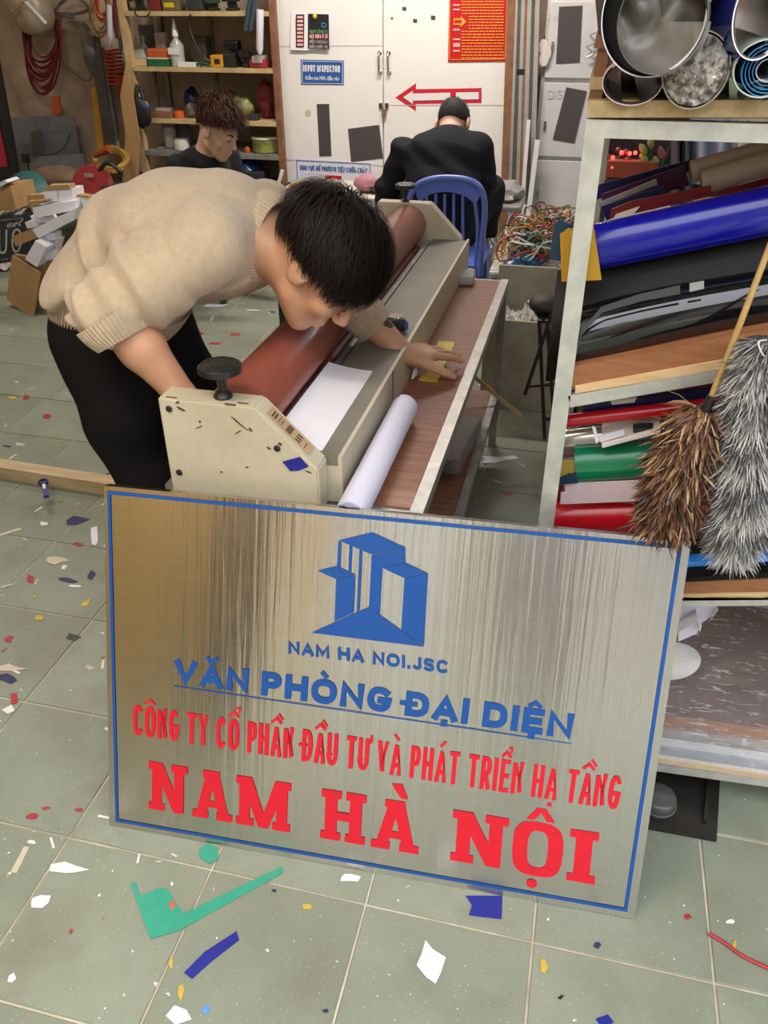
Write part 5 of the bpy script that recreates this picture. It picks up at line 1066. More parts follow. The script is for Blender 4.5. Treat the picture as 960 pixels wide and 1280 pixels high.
# arrow
arw = MB().prism([K(*p) for p in ((494, 122), (520, 104), (520, 111.5), (602, 110), (602, 129), (520, 130), (520, 139))], (0, -.0015, 0)).build('arrow_sticker', M('arrow_red', (.55, .012, .035), .5, var=0)); tag(arw, 'red and white arrow sticker pointing left above the seated person', 'sticker')
decal([[(504, 121.5), (516, 113.5), (516, 130)], [(513, 117), (563, 115.7), (563, 124.7), (513, 126)], [(570, 115.5), (598.5, 115), (598.5, 124), (570, 124.5)]], 'white_inlay', 'white', arw, YC-.003)
# blue inspector sign
q = [(376, 74.5), (430, 75.5), (430, 106), (376.5, 105.5)]; bs_ = MB().prism([K(*p) for p in q], (0, -.004, 0)).build('inspector_sign', 'label_blue'); tag(bs_, 'small blue enamel sign with white letters on the left cabinet door', 'sign')
Yb = YC-.005
letters('lettering', 'INPUT INSPECTOR', K(379, 89.5, Yb), K(425, 90.5, Yb), K(379, 81, Yb), 'white', bs_, .22, .08, N_, .001)
text('lettering', 'Kiểm tra NVL đầu vào', K(382, 99.5, Yb), K(424, 100.5, Yb), K(382, 94.5, Yb), 'white', bs_, .02, .001, N_)
decal([[(377.5, 76), (428.5, 76.8), (428.5, 77.5), (377.5, 76.7)], [(377.5, 103.8), (428.5, 104.4), (428.5, 105), (377.5, 104.4)], [(377.5, 76), (378.2, 76), (378.2, 104.5), (377.5, 104.5)], [(428, 76.6), (428.7, 76.6), (428.7, 105), (428, 105)]], 'border', 'white', bs_, Yb)
# posted sheet
ps = MB().sheet(lambda u, v: K(363+u*51+(1-v)*1, 15.5+v*47+u*1.5, YC-.006-.012*math.sin(u*3+v)), 12, 12, .0006).build('posted_sheet', 'paper_white'); tag(ps, 'curling white notice with black panels pinned high on the left cabinet door', 'notice')
Yp = YC-.021
decal([[(370, 18), (380.5, 18), (380, 59), (370, 59)], [(385, 17), (411, 18), (411.5, 61.5), (385, 60)]], 'black_panel', 'black', ps, Yp)
for s_, y, m_, h_ in (('D', 34, 'cyan_film', 6), ('BẢNG CÔNG TY', 41, M('print_green', (.10, .32, .16), .5, var=0), 4), ('MẶT DỰNG Ô TÔ', 47.5, 'poster_pink', 5), ('BIỂN CHỈ DẪN', 54, 'pencil', 4), ('BIỂN CHỨC VỤ', 60, 'pencil', 4)):
    x0, x1 = (402, 408) if s_ == 'D' else (387, 409.5); letters('lettering', s_, K(x0, y, Yp-.001), K(x1, y+.6, Yp-.001), K(x0, y-h_, Yp-.001), m_, ps, .2, .1, N_, .001)
decal([[(371.5, 20+i*4.9), (379, 20+i*4.9), (379, 23+i*4.9), (371.5, 23+i*4.9)] for i in range(8)], 'print_block', 'poster_pink', ps, Yp-.001)
pin = MB().ell(K(393.5, 20.5, Yp-.008), (.014, .010, .016)).build('push_pin', 'yellow_tape'); tag(pin, 'yellow round pin holding the posted notice', 'pin')
# red poster
rp_ = MB().prism([K(*p) for p in ((562, -8), (636, -8), (632, 76.5), (560, 77.5))], (0, -.006, 0)).build('safety_poster', 'poster_red'); tag(rp_, 'red notice board with yellow text at the top right of the cabinet', 'poster')
Yr = YC-.007; rnd = random.Random(4); q = []; ql = []
for i in range(22):
    y = -6+i*3.72
    if y > 73: break
    x = 577 if 4 <= i <= 8 is False else 577; x = 586 if 20 < y < 35 else 577
    while x < 629: w_ = rnd.uniform(2.2, 6); q.append([(x, y), (min(x+w_, 630), y-.1), (min(x+w_, 630), y+1.1), (x, y+1.2)]); x += w_+1.0
for y in (6, 12, 37, 49, 55, 57.5, 63.5): ql.append([(566.5, y-1), (575, y-1), (575, y+1), (566.5, y+1)])
decal(q, 'printed_lines', 'poster_yellow', rp_, Yr); decal(ql, 'printed_headings', 'poster_pink', rp_, Yr)
decal([[(567, 23), (576, 23), (576, 20), (583, 27), (576, 34), (576, 31), (567, 31)]], 'printed_arrow', 'poster_yellow', rp_, Yr); decal([[(568, 25), (577, 25), (577, 29), (568, 29)]], 'arrow_core', 'poster_red', rp_, Yr-.001)
e_ = 1.0; decal([[(562, 75), (631.5, 74), (631.5, 73.2), (562, 74.2)], [(562, -8), (562.8, -8), (562, 75), (561.2, 75)], [(634, -8), (634.8, -8), (631.6, 74), (630.8, 74)]], 'printed_frame', 'poster_yellow', rp_, Yr)
# fire equipment sign
fs_ = MB().prism([K(*p) for p in ((367, 197), (470, 204.5), (470, 262), (367, 255))], (0, -.003, 0)).build('fire_equipment_sign', 'paper_lav'); tag(fs_, 'white fire equipment notice with blue frame low on the left cabinet door', 'sign')
Yf = YC-.004; letters('lettering', 'KHU VỰC ĐỂ PHƯƠNG TIỆN CHỮA CHÁY', K(375, 212.5, Yf), K(459, 216.5, Yf), K(375, 206.5, Yf), 'label_blue', fs_, .2, .07, N_, .001, space=.4)
decal([[(370.5, 200), (463, 204.5), (463, 205.3), (370.5, 200.8)], [(370.5, 200), (371.3, 200), (373, 255), (372.2, 255)], [(462.3, 204.5), (463.1, 204.5), (463.6, 258), (462.8, 258)]], 'frame_line', 'label_blue', fs_, Yf)
decal([[(407, 219), (427, 219.8), (427, 243), (407, 242)]], 'pictogram', 'poster_red', fs_, Yf); decal([[(417+8*math.cos(a), 231+8.5*math.sin(a)) for a in [i*math.pi/9 for i in range(18)]]], 'pictogram_disc', 'white', fs_, Yf-.001); decal([[(415.5, 226), (419.5, 226), (420, 240), (415, 240)], [(412, 224.5), (419, 222.5), (419, 224), (413, 226)]], 'extinguisher_mark', 'poster_red', fs_, Yf-.002)
# ---- lockers
YL = YC; lx0 = K(667, 200).x; lk = thing('locker', 'grey steel locker with numbered doors to the right of the leaning profiles', 'locker', (lx0+.4, 5.8, 0))
MB().bbox((lx0, YL+.02, .03), (lx0+.92, 6.05, 1.86)).build('body', 'locker_paint', lk)
MB().bbox((lx0+.01, YL+.04, 0), (lx0+.9, 6.0, .03)).build('plinth', 'locker_dark', lk)
zs_ = [K(672, y).z for y in (-92, 2, 97, 103, 195, 200, 272)]
for c_ in range(2):
    x0, x1 = lx0+.02+c_*.45, lx0+.44+c_*.45
    for z1, z0, nm in ((1.84, zs_[1]+.03, ''), (zs_[1], zs_[2], '2'), (zs_[3], zs_[4], '3'), (zs_[5], zs_[6], '')):
        d_ = MB().bev(((x0+x1)/2, YL+.011, (z0+z1)/2), (x1-x0, .022, z1-z0), .003).build('door', 'locker_paint', lk)
        MB().box((x0+.03, YL-.006, (z0+z1)/2-.03), (.012, .014, .05)).build('latch', 'chrome', d_)
        k = MB()
        for i in range(7): w_ = .020-abs(i-3)*.006; k.box((x1-.12, YL-.0006, z0+.10+(i-3)*.007), (w_*2, .001, .003))
        k.build('vent_slots', 'locker_dark', d_, kind='stuff')
        k = MB(); xx, zz_ = x1-.10, z1-.09; k.box((xx, YL-.0006, zz_+.02), (.09, .001, .002)); k.box((xx, YL-.0006, zz_-.02), (.09, .001, .002)); k.box((xx+.045, YL-.0006, zz_), (.002, .001, .04)); k.build('label_holder', 'locker_dark', d_, kind='stuff')
def pol(b, n_, Y=YL-.002): return [K(x, y, Y) for x, y in b]
nl_ = Y_l = YL-.001
for s_, bl_, br_, tl_ in (('2', (682.5, 27), (688, 27), (682.5, 18)), ('N', (692, 28), (697.5, 28), (692, 19)), ('3', (674.5, 119), (678, 119), (674.5, 109)), ('DIS', (685, 124), (703, 124), (685, 113))): letters('handwriting', s_, K(*bl_, Y_l), K(*br_, Y_l), K(*tl_, Y_l), 'pencil', lk, .09, .2, N_, .0012)
for q, lb in (([(699, 8.5), (728, 7), (724.5, 77.5), (695, 79)], 'upright black rectangular sheet on locker door number two'), ([(708, 109), (733.5, 114), (718, 178.5), (691, 174)], 'tilted black rectangular sheet on locker door number three')): tag(MB().prism(pol(q, 0), (0, -.003, 0)).build('magnet_sheet', 'magnet'), lb, 'magnet')
t = thing('key_tags', 'white oval tags on a string hanging from the locker latch', 'tags', K(681, 44, YL-.02)); 
for i, (x, y) in enumerate(((679, 58), (683, 66), (680, 74))): MB().lathe([(0, 0), (.028, 0), (.028, -.004), (0, -.004)], K(x, y, YL-.012-i*.005), (0, 1, .1), 20, caps=False, sy=1.35).build('oval_tag', 'cream_tube', t)
MB().tube([K(681, 44, YL-.012), K(680, 55, YL-.016)], .003, 5).build('string', 'dark_steel', t)
t = tag(MB().tube(curve_pts([K(745, 40, YL-.03), K(738, 44, YL-.03), (K(744, 52, YL-.03)), K(734, 58, YL-.03), K(742, 66, YL-.03), K(733, 72, YL-.03)], 8), .006, 6).build('hanging_string', 'alu'), 'thin grey cord dangling at the right of locker door two', 'cord')
# ---- leaning profiles
prof_list = [(641, 629, 8, 'brown_frame', 'brown wooden strip, leftmost of the lengths leaning by the cabinet'), (647, 636, 3, 'alu', 'thin silver tube next to the brown wooden strip'), (650.5, 641, 4, 'dark_alu', 'dark grey channel between two silver tubes by the cabinet'), (655, 645, 4, 'alu', 'silver tube with black tape round its upper part'), (659, 649, 3, 'brown_frame', 'narrow dark red strip between the leaning silver tubes'), (663, 654, 4.5, 'alu', 'wide silver channel right of the narrow red strip'), (668.5, 659, 3, 'dark_alu', 'dark grey angle near the locker'), (673, 664, 4.5, 'alu', 'silver tube touching the left edge of the locker')]
for i, (xa, xb, w_, m_, lb) in enumerate(prof_list):
    a = K(xa, -40, YC-.02); b = Vector(aty(xb, 297, YC-.09)); b.z = 0.0; wd = w_*abs(K(1, 0).x-K(0, 0).x)*1.0
    tag(MB().beam(b, a, wd, .02, (0, 1, 0)).build('profile', m_), lb, 'profile', 'lengths of profile leaning by the cabinet')
tag(MB().beam(*[Vector(aty(x, y, YC-.11)) for x, y in ((656, 302), (672, 175))], .03, .012, (0, 1, 0)).build('white_strip', 'white'), 'bright white strip leaning low against the silver tubes', 'strip'); tag(MB().beam(*[Vector(aty(x, y, YC-.13)) for x, y in ((649, 300), (661, 150))], .022, .012, (0, 1, 0)).build('white_strip', 'white'), 'second white strip leaning left of the brightest one', 'strip')
tag(MB().box(K(651, 92, YC-.04), (.045, .03, .05)).build('tape_wrap', 'black'), 'black tape wrapped round the leaning silver tubes', 'tape')
# ---- left shelving
YS = 5.50
sx0, sx1 = K(147, 0, YS).x, K(336, 0, YS).x
sh = thing('shelf_unit', 'open wooden and metal shelf unit full of tools on the left of the back wall', 'shelf', ((sx0+sx1)/2, 5.75, 0))
MB().bbox((sx0-.01, YS-.0, 0), (sx0+.035, YS+.05, 1.95)).build('post', 'shelf_wood', sh); MB().bbox((sx1-.005, YS, 0), (sx1+.03, YS+.05, 1.95)).build('post', 'brown_frame', sh)
for x in (sx0, sx1): MB().bbox((x-.005, 6.0, 0), (x+.025, 6.03, 1.95)).build('post', 'shelf_metal', sh)
MB().bbox((sx0+.036, 6.02, .1), (sx1-.006, 6.04, 1.95)).build('back_panel', 'back_ply', sh)
MB().bbox((K(262, 60, 6.0).x, 6.0, .1), (K(262, 60, 6.0).x+.03, 6.018, 1.95)).build('upright', 'shelf_metal', sh); MB().bbox((K(186, 60, 6.0).x, 6.0, .1), (K(186, 60, 6.0).x+.02, 6.018, 1.95)).build('upright', 'shelf_metal', sh)
ZSH = []
for i, (yt, yb, m_) in enumerate(((14, 20, 'shelf_wood'), (84.5, 90, 'shelf_wood'), (149.5, 155, 'shelf_wood'), (190, 196, 'shelf_metal'))):
    z1, z0 = K(240, yt, YS).z, K(240, yb, YS).z; ZSH.append(z1); MB().bbox((sx0+.036, YS-.004, z0), (sx1-.006, 6.0, z1)).build('shelf', m_, sh)
MB().bbox((sx0+.036, YS-.004, .12), (sx1-.006, 6.0, .15)).build('shelf', 'shelf_metal', sh)
PX = abs(K(201, 100, YS).x-K(200, 100, YS).x)
def it(lv, x0, x1, h, name, label, cat, mat, kind='box', dep=.10, dy=.03, parts=(), group=None, Y_=None):
    """thing standing on shelf lv between image columns x0..x1, h pixels tall"""
    Yq = (Y_ or YS)+dy; z = ZSH[lv]+.0006; a, b = K(x0, 100, Yq).x, K(x1, 100, Yq).x; hh = h*PX*.93; cx = (a+b)/2; w = b-a; t = thing(name, label, cat, (cx, Yq+dep/2, z), group)
    if kind == 'box': MB().bev((cx, Yq+dep/2, z+hh/2), (w, dep, hh), min(w, hh, dep)*.12).build('body', mat, t)
    elif kind == 'jar': r = w/2; MB().lathe([(r*.9, 0), (r, hh*.06), (r, hh*.8), (r*.85, hh*.9), (r*.85, hh)], (cx, Yq+r, z), n=24).build('body', mat, t)
    elif kind == 'bottle': r = w/2; MB().lathe([(r*.9, 0), (r, hh*.05), (r*.95, hh*.3), (r, hh*.55), (r*.35, hh*.72), (r*.3, hh*.78)], (cx, Yq+r, z), n=24).build('body', mat, t)
    elif kind == 'blob': MB().ell((cx, Yq+dep/2, z+hh*.48), (w/2, dep/2, hh/2), jit=.25, n=20, k=14).build('body', mat, t)
    elif kind == 'drill':
        MB().bev((cx-w*.08, Yq+dep/2, z+hh*.74), (w*.8, dep*.7, hh*.34), hh*.08).build('motor_housing', mat, t); MB().beam((cx+w*.02, Yq+dep/2, z+hh*.16), (cx-w*.05, Yq+dep/2, z+hh*.6), dep*.45, w*.22, (0, 1, 0)).build('grip', 'black_plastic', t); MB().bev((cx, Yq+dep/2, z+hh*.10), (w*.5, dep*.8, hh*.2), hh*.04).build('battery', 'black_plastic', t); MB().lathe([(hh*.12, 0), (hh*.09, w*.16), (hh*.04, w*.2)], (cx-w*.46, Yq+dep/2, z+hh*.74), (-1, 0, 0), 14).build('chuck', 'dark_steel', t)
    for (pn, pm, fx0, fx1, fz0, fz1, pk) in parts:
        xx0, xx1, z0, z1 = a+w*fx0, a+w*fx1, z+hh*fz0, z+hh*fz1
        if pk == 'box': MB().bev(((xx0+xx1)/2, Yq+dep*.49-.002, (z0+z1)/2), (xx1-xx0, dep*1.0+.004, z1-z0), .002).build(pn, pm, t)
        elif pk == 'lid': r = (xx1-xx0)/2; MB().lathe([(r, 0), (r, (z1-z0)*.9), (r*.9, z1-z0)], ((xx0+xx1)/2, Yq+w/2, z0), n=24).build(pn, pm, t)
        elif pk == 'cone': r = (xx1-xx0)/2; MB().lathe([(r, 0), (r*.9, (z1-z0)*.3), (r*.15, (z1-z0))], ((xx0+xx1)/2, Yq+w/2, z0), n=20).build(pn, pm, t)
        elif pk == 'face': MB().bbox((xx0, Yq-.0035, z0), (xx1, Yq-.001, z1)).build(pn, pm, t)
    return t
M('clear_bottle', (.75, .78, .76), .08, var=0, alpha=.45); M('orange', (.62, .12, .03), .5); M('dark_green', (.01, .14, .05), .5); M('tool_yellow', (.62, .30, .02), .45); M('crate_white', (.58, .56, .50), .6, var=.1); M('dusty_grey', (.20, .18, .16), .8, var=.2); M('olive_bag', (.30, .32, .08), .4, var=.4, scale=12, col2=(.10, .09, .03)); M('dark_red_cloth', (.20, .02, .03), .85, var=.15); M('teal_tool', (.04, .16, .16), .5, var=.2); M('dark_box', (.03, .032, .036), .6, var=.2)
# top shelf: dark power tools
for a, b, h, m_, kd, lb in ((156, 174, 16, 'black_plastic', 'drill', 'black drill at the left end of the top shelf'), (176, 190, 18, 'dark_box', 'drill', 'dark drill beside the leftmost one on the top shelf'), (199, 212, 13, M('dull_red', (.20, .02, .02), .5), 'box', 'dull red tool case on the top shelf'), (214, 234, 14, M('olive_box', (.13, .12, .06), .5), 'box', 'olive box with yellow label on the top shelf'), (243, 262, 16, 'dark_box', 'box', 'blue-black case in the middle of the top shelf'), (264, 280, 13, M('dark_green_tool', (.02, .07, .04), .5), 'drill', 'dark green drill on the top shelf'), (284, 305, 16, 'black_plastic', 'drill', 'black grinder at the right of the top shelf')):
    it(0, a, b, h, 'tool_case' if kd == 'box' else 'power_drill', lb, 'tool', m_, kd, .12, parts=((('paper_label', 'yellow_tape', .15, .75, .25, .6, 'face'),) if 'olive' in lb else ()))
o = MB().tube(curve_pts([K(165, 13, YS+.03), K(168, 13.2, YS+.0), K(172, 20, YS-.015), K(184, 20, YS-.015), K(188, 13.2, YS+.0), K(192, 13, YS+.03)], 8), .004, 6).build('loose_cable', 'black_plastic'); tag(o, 'short black cable loop over the top shelf edge', 'cable')
# second shelf
it(1, 163, 186, 8, 'wooden_box', 'low yellowish wooden box at the left of the second shelf', 'box', 'shelf_wood'); 
t = it(1, 166, 185, 18, 'white_carton', 'white carton standing behind the low yellowish box', 'box', 'crate_white', dy=.14); it(1, 160, 169, 36, 'white_tube_box', 'tall narrow white box at the far left of the second shelf', 'box', 'crate_white', dy=.16, dep=.05)
it(1, 171, 178, 32, 'spray_bottle', 'small white spray bottle by the tall narrow box', 'bottle', 'white', 'bottle', dy=.26, dep=.04, parts=(('nozzle', 'white', .2, .8, .8, 1.0, 'cone'),)); it(1, 180, 188, 31, 'small_bottle', 'small white bottle right of the spray bottle', 'bottle', 'crate_white', 'bottle', dy=.25, dep=.04, parts=(('cap', 'white', .25, .75, .8, .98, 'lid'),))
it(1, 188, 213, 19, 'drinks_carton', 'orange and green printed carton on the second shelf', 'box', 'orange', parts=(('green_band', 'dark_green', -.01, 1.01, -.01, .42, 'box'), ('white_stripe', 'cream_tube', -.012, 1.012, .42, .50, 'box')))
it(1, 182, 200, 42, 'leaning_card', 'grey card leaning against the back of the second shelf', 'card', 'dusty_grey', dy=.36, dep=.01)
it(1, 200, 213, 34, 'cream_box', 'cream box behind the orange and green carton', 'box', 'cream_tube', dy=.3, dep=.05)
it(1, 214, 230, 41, 'plastic_bottle', 'clear plastic bottle with white pointed nozzle on the second shelf', 'bottle', 'clear_bottle', 'bottle', dy=.02, parts=(('nozzle', 'white', .28, .72, .78, 1.22, 'cone'), ('bottle_label', 'white', .06, .94, .32, .5, 'face')))
it(1, 224, 245, 5, 'white_block', 'flat white block lying at the front of the second shelf', 'block', 'white', dy=.01, dep=.06)
it(1, 243, 262, 30, 'dusty_grey_box', 'dusty grey box at the back of the second shelf', 'box', 'dusty_grey', dy=.3); 
o = MB().tube(curve_pts([K(245+9*math.sin(i*2.3)+i*1.1, 84-5*abs(math.sin(i*1.7))-1, YS+.05+.02*math.cos(i)) for i in range(16)], 4), .004, 5).build('green_cable', 'dark_green'); tag(o, 'bunched green cable in the middle of the second shelf', 'cable')
it(1, 265, 281, 13, 'staple_gun', 'yellow and black tool on the second shelf', 'tool', 'tool_yellow', parts=(('window', 'black', .35, .75, .3, .7, 'face'),))
it(1, 281, 296, 15, 'black_box', 'black box right of the yellow tool', 'box', 'black_plastic'); it(1, 283, 304, 30, 'power_drill', 'black drill leaning behind the black box on the second shelf', 'tool', 'black_plastic', 'drill', dy=.12); it(1, 299, 315, 18, 'power_drill', 'smaller black drill near the red tray on the second shelf', 'tool', 'dark_box', 'drill', dy=.04)
it(1, 313, 334, 9, 'red_tray', 'red tray at the right end of the second shelf', 'tray', M('tray_red', (.35, .03, .04), .4), parts=(('cloth', 'crate_white', .2, .8, .6, 1.4, 'box'),))
tag(MB().tube([K(325, 12, YS-.03), K(324.5, 62, YS-.03), K(325, 68, YS-.03)], [.024, .022, .01], 14).build('silver_tube', 'paper_lav'), 'lilac-silver cartridge hanging at the right side of the shelves', 'tube')
for x0, lb in ((319, 'dark blue-grey tube hanging left of its twin by the shelf post'), (313, 'dark blue-grey tube, furthest left of those hanging by the shelf post')): tag(MB().tube([K(x0, 0, YS-.04), K(x0-6, 38, YS-.04)], .016, 12).build('hanging_tube', M('slate_tube', (.05, .08, .10), .4)), lb, 'tube')
tag(MB().tube(curve_pts([K(238, 18, YS-.01), K(236, 30, YS), K(244, 55, YS), K(256, 72, YS+.02), K(262, 76, YS+.03)], 8), .005, 6).build('black_cable', 'black_plastic'), 'thin black cable hanging from the top shelf to the second', 'cable')
# third shelf
it(2, 174, 208, 6, 'brown_box', 'flat brown box at the left of the third shelf', 'box', 'brown_frame', dy=.02); it(2, 189, 208, 9, 'cream_box', 'cream box lying on the flat brown box', 'box', 'cream_tube', dy=.14, dep=.06); it(2, 209, 222, 8, 'orange_lid_jar', 'low jar with bright orange lid on the third shelf', 'jar', 'orange', 'jar', dep=.05)
it(2, 224, 243, 31, 'dark_pouch', 'dark violet pouch at the back of the third shelf', 'pouch', 'navy', 'blob', dy=.22); it(2, 223, 243, 17, 'brown_cloth', 'crumpled brown cloth on the third shelf', 'cloth', 'dusty_grey', 'blob', dy=.04); it(2, 242, 258, 14, 'red_box', 'red and orange box behind the person on the third shelf', 'box', 'tray_red')
it(2, 246, 268, 36, 'clear_bag', 'bulging clear plastic bag on the third shelf', 'bag', 'clear_film', 'blob', dy=.2, dep=.2); it(2, 258, 290, 28, 'grey_bag', 'grey plastic bag sagging beside the clear one', 'bag', 'dusty_grey', 'blob', dy=.24, dep=.15)
it(2, 280, 310, 26, 'snack_bag', 'shiny yellow and green bag on the third shelf', 'bag', 'olive_bag', 'blob', dy=.05, dep=.12); it(2, 305, 318, 7, 'small_parts_tray', 'small dark tray of parts right of the shiny bag', 'tray', 'dark_box', dep=.06); it(2, 316, 339, 44, 'red_cloth', 'dark red cloth bundle at the right end of the third shelf', 'cloth', 'dark_red_cloth', 'blob', dy=.1, dep=.12)
# fourth shelf
it(3, 192, 207, 25, 'patterned_cup', 'white patterned cup at the left of the fourth shelf', 'cup', 'crate_white', 'jar', dy=.12); it(3, 203, 222, 13, 'woven_basket', 'small white woven basket on the fourth shelf', 'basket', 'crate_white', 'jar', dy=.02); it(3, 205, 228, 30, 'scrap_bag', 'pale plastic bag behind the woven basket', 'bag', 'dusty_grey', 'blob', dy=.2)
it(3, 303, 336, 19, 'round_tub', 'round yellowish patterned tub at the right of the fourth shelf', 'tub', 'olive_bag', 'jar', dy=.02, parts=(('rim', 'cream_tube', -.01, 1.01, .85, .95, 'lid'),)); it(3, 297, 304, 9, 'amber_bottle', 'tiny amber bottle left of the round tub', 'bottle', 'orange', 'bottle', dy=.05)
it(3, 183, 191, 3, 'small_block', 'small grey block at the left end of the fourth shelf', 'block', 'dusty_grey', dep=.05)
tag(MB().ell(Vector(aty(312, 212, YS+.15)), (.11, .12, .07), jit=.3, n=20, k=14).build('blue_bag', M('blue_plastic', (.02, .10, .35), .3, var=.3, scale=16, coat=.3)), 'blue plastic bag under the lowest visible shelf', 'bag')
for x in (302, 324): tag(MB().bev(Vector(aty(x, 222, YS+.08)), (.12, .15, .10), .01).build('dark_box', 'dark_box'), 'dark box under the shelves, %s of the blue bag' % ('left' if x == 302 else 'right'), 'box')
# face mask hung on the post
t = thing('face_shield', 'black bag-like tool pouch with strap hanging on the left shelf post', 'pouch', K(176, 105, YS-.05)); MB().tube(curve_pts([K(172, 106, YS-.04), K(170, 120, YS-.06), K(167, 136, YS-.06), K(180, 130, YS-.06), K(176, 112, YS-.05)], 6), .014, 8).build('strap', 'black', t); MB().ell(K(174, 140, YS-.07), (.085, .03, .095), Matrix.Rotation(-.35, 3, 'Y'), jit=.15).build('pouch_body', 'black_plastic', t); MB().box(K(182, 133, YS-.105), (.04, .008, .015), Matrix.Rotation(.5, 3, 'Y')).build('blue_tag', 'label_blue', t)
# ---- left wall corner: hoses, lamps, leaning things
YW = 6.02
Wp = lambda x, y, d=0: Vector(aty(x, y, YW-d))
def loops(cx, cy, rx, ry, n, seed, jit=.16, Yd=.03):
    rnd = random.Random(seed); P = []
    for i in range(n):
        a, b = rx*rnd.uniform(1-jit*1.6, 1+jit*.3), ry*rnd.uniform(1-jit*2.6, 1+jit*.1); sh_ = rnd.uniform(-2, 2)
        for j in range(10): th_ = 2*math.pi*j/10-math.pi/2; P.append(Wp(cx+sh_+a*math.cos(th_), cy-ry+b+ b*math.sin(th_), Yd+rnd.uniform(0, .05)))
    return curve_pts(P, 5)
tag(MB().tube(loops(53, 60, 22, 57, 15, 3), .0075, 7).build('red_hose', M('hose_red', (.17, .012, .022), .4)), 'coil of dark red hose hanging on the wall under the lamp shade', 'hose')
tag(MB().prism([Wp(64, 121, .05), Wp(73, 120, .05), Wp(76, 140, .05), Wp(71, 146, .05), Wp(66, 143, .05)], (0, .02, 0)).build('orange_plug', 'orange'), 'orange-brown strap end below the red hose coil', 'strap')
t = thing('lamp_shade', 'cream glass work lamp with white tube hanging at the top left corner', 'lamp', Wp(35, 0, .12)); MB().lathe([(.09, 0), (.14, .08), (.155, .19), (.125, .29), (.07, .34), (.02, .35)], Wp(20, -25, .12), (.45, 0, -1), 28).build('shade', M('shade_cream', (.50, .42, .30), .35, var=.1), t)
MB().tube([Wp(26, -4, .33), Wp(58, 30, .30)], .013, 10).build('white_tube', 'white', t); MB().tube([Wp(14, 16, .33), Wp(38, -6, .33)], .009, 8).build('brass_band', 'bamboo', t)
tag(MB().tube(curve_pts([Wp(55, 14), Wp(75, 17, .04), Wp(95, 17, .04), Wp(110, 12, .04), Wp(104, 2, .04), Wp(90, -4, .04), Wp(76, 4, .04), Wp(72, 16, .05), Wp(92, 22, .05)], 7), .011, 7).build('grey_cable', 'dusty_grey'), 'knotted grey-brown cable along the top of the left wall', 'cable')
tag(MB().tube(curve_pts([Wp(76, 20, .03), Wp(76, 55, .03), Wp(82, 78, .03), Wp(98, 96, .03), Wp(112, 100, .04), Wp(118, 80, .05)], 7), .006, 6).build('thin_cable', 'dusty_grey'), 'thin brown cable sagging between the red coil and the grey pouch', 'cable')
tag(MB().ell(Wp(111, 62, .07), (.05, .035, .16), jit=.15, n=16, k=12).build('dark_pouch', 'dusty_grey'), 'long dark olive pouch hanging on the left wall', 'pouch')
for (cx, cy, rx, ry, n, m_, lb, nm) in ((125, 20, 12, 30, 6, M('hose_tan', (.35, .20, .10), .5), 'tan coil of hose hanging above the orange spirals', 'tan_hose'), (128, 12, 9, 20, 4, 'orange', 'small orange coil near the top of the left shelf post', 'orange_coil')): tag(MB().tube(loops(cx, cy, rx, ry, n, n, Yd=.12), .007, 6).build(nm, m_), lb, 'hose')
def spiral_hose(x0, y0, x1, y1, r, n, seed):
    P = []; rnd = random.Random(seed)
    for i in range(n*10): u = i/(n*10); a = i*2*math.pi/10; c = Wp(x0+(x1-x0)*u+rnd.uniform(-1, 1)*.4, y0+(y1-y0)*u, .14); P.append(c+Vector((math.cos(a)*r, math.sin(a)*r, 0)))
    return P
tag(MB().tube(spiral_hose(141, 62, 146, 105, .055, 9, 1), .0085, 6).build('spiral_hose', M('hose_orange', (.42, .07, .025), .45)), 'orange spiral air hose hanging beside the shelf post, upper turns', 'hose'); tag(MB().tube(spiral_hose(152, 92, 157, 122, .045, 8, 2), .0085, 6).build('spiral_hose', 'hose_orange'), 'orange spiral air hose end drooping just left of the black pouch', 'hose')
for x, y0, y1, m_, lb in ((137, 6, 60, 'paper_lav', 'silver-lilac caulking tube hanging on the left wall'), (145, 0, 48, 'dark_red_cloth', 'dark red handle hanging right of the caulking tube'), (150, 10, 66, 'dusty_grey', 'brown-grey tool hanging against the shelf post')): tag(MB().tube([Wp(x, y0, .16), Wp(x+1, y1*.7, .16), Wp(x+1, y1, .16)], [.022, .022, .008], 10).build('hanging_tool', m_), lb, 'tool')
for xa, ya, xb, yb, w_, m_, lb in ((118, 110, 127, 186, .05, 'tool_yellow', 'yellow spirit level leaning on the left wall'), (117, 45, 140, 190, .085, 'dark_alu', 'broad dark grey metal profile leaning on the left wall'), (126, 60, 148, 190, .05, 'dusty_grey', 'narrow brown-grey profile leaning right of the broad one'), (141, 112, 149, 184, .024, 'alu', 'thin pale pole leaning below the orange spiral')): tag(MB().beam(Wp(xa, ya, .04), Wp(xb, yb, .22), w_, .02, (0, 1, 0)).build('leaning_profile', m_), lb, 'profile')
tag(MB().prism([Vector(aty(x, y, YS-.12)) for x, y in ((157, 80), (166, 120), (175, 176), (172, 235), (152, 235), (157, 168), (150, 120))], (0, .012, 0)).build('cardboard_strip', M('cardboard', (.46, .28, .12), .75, var=.08, scale=5)), 'tall bent cardboard strip leaning against the left shelf post', 'cardboard')
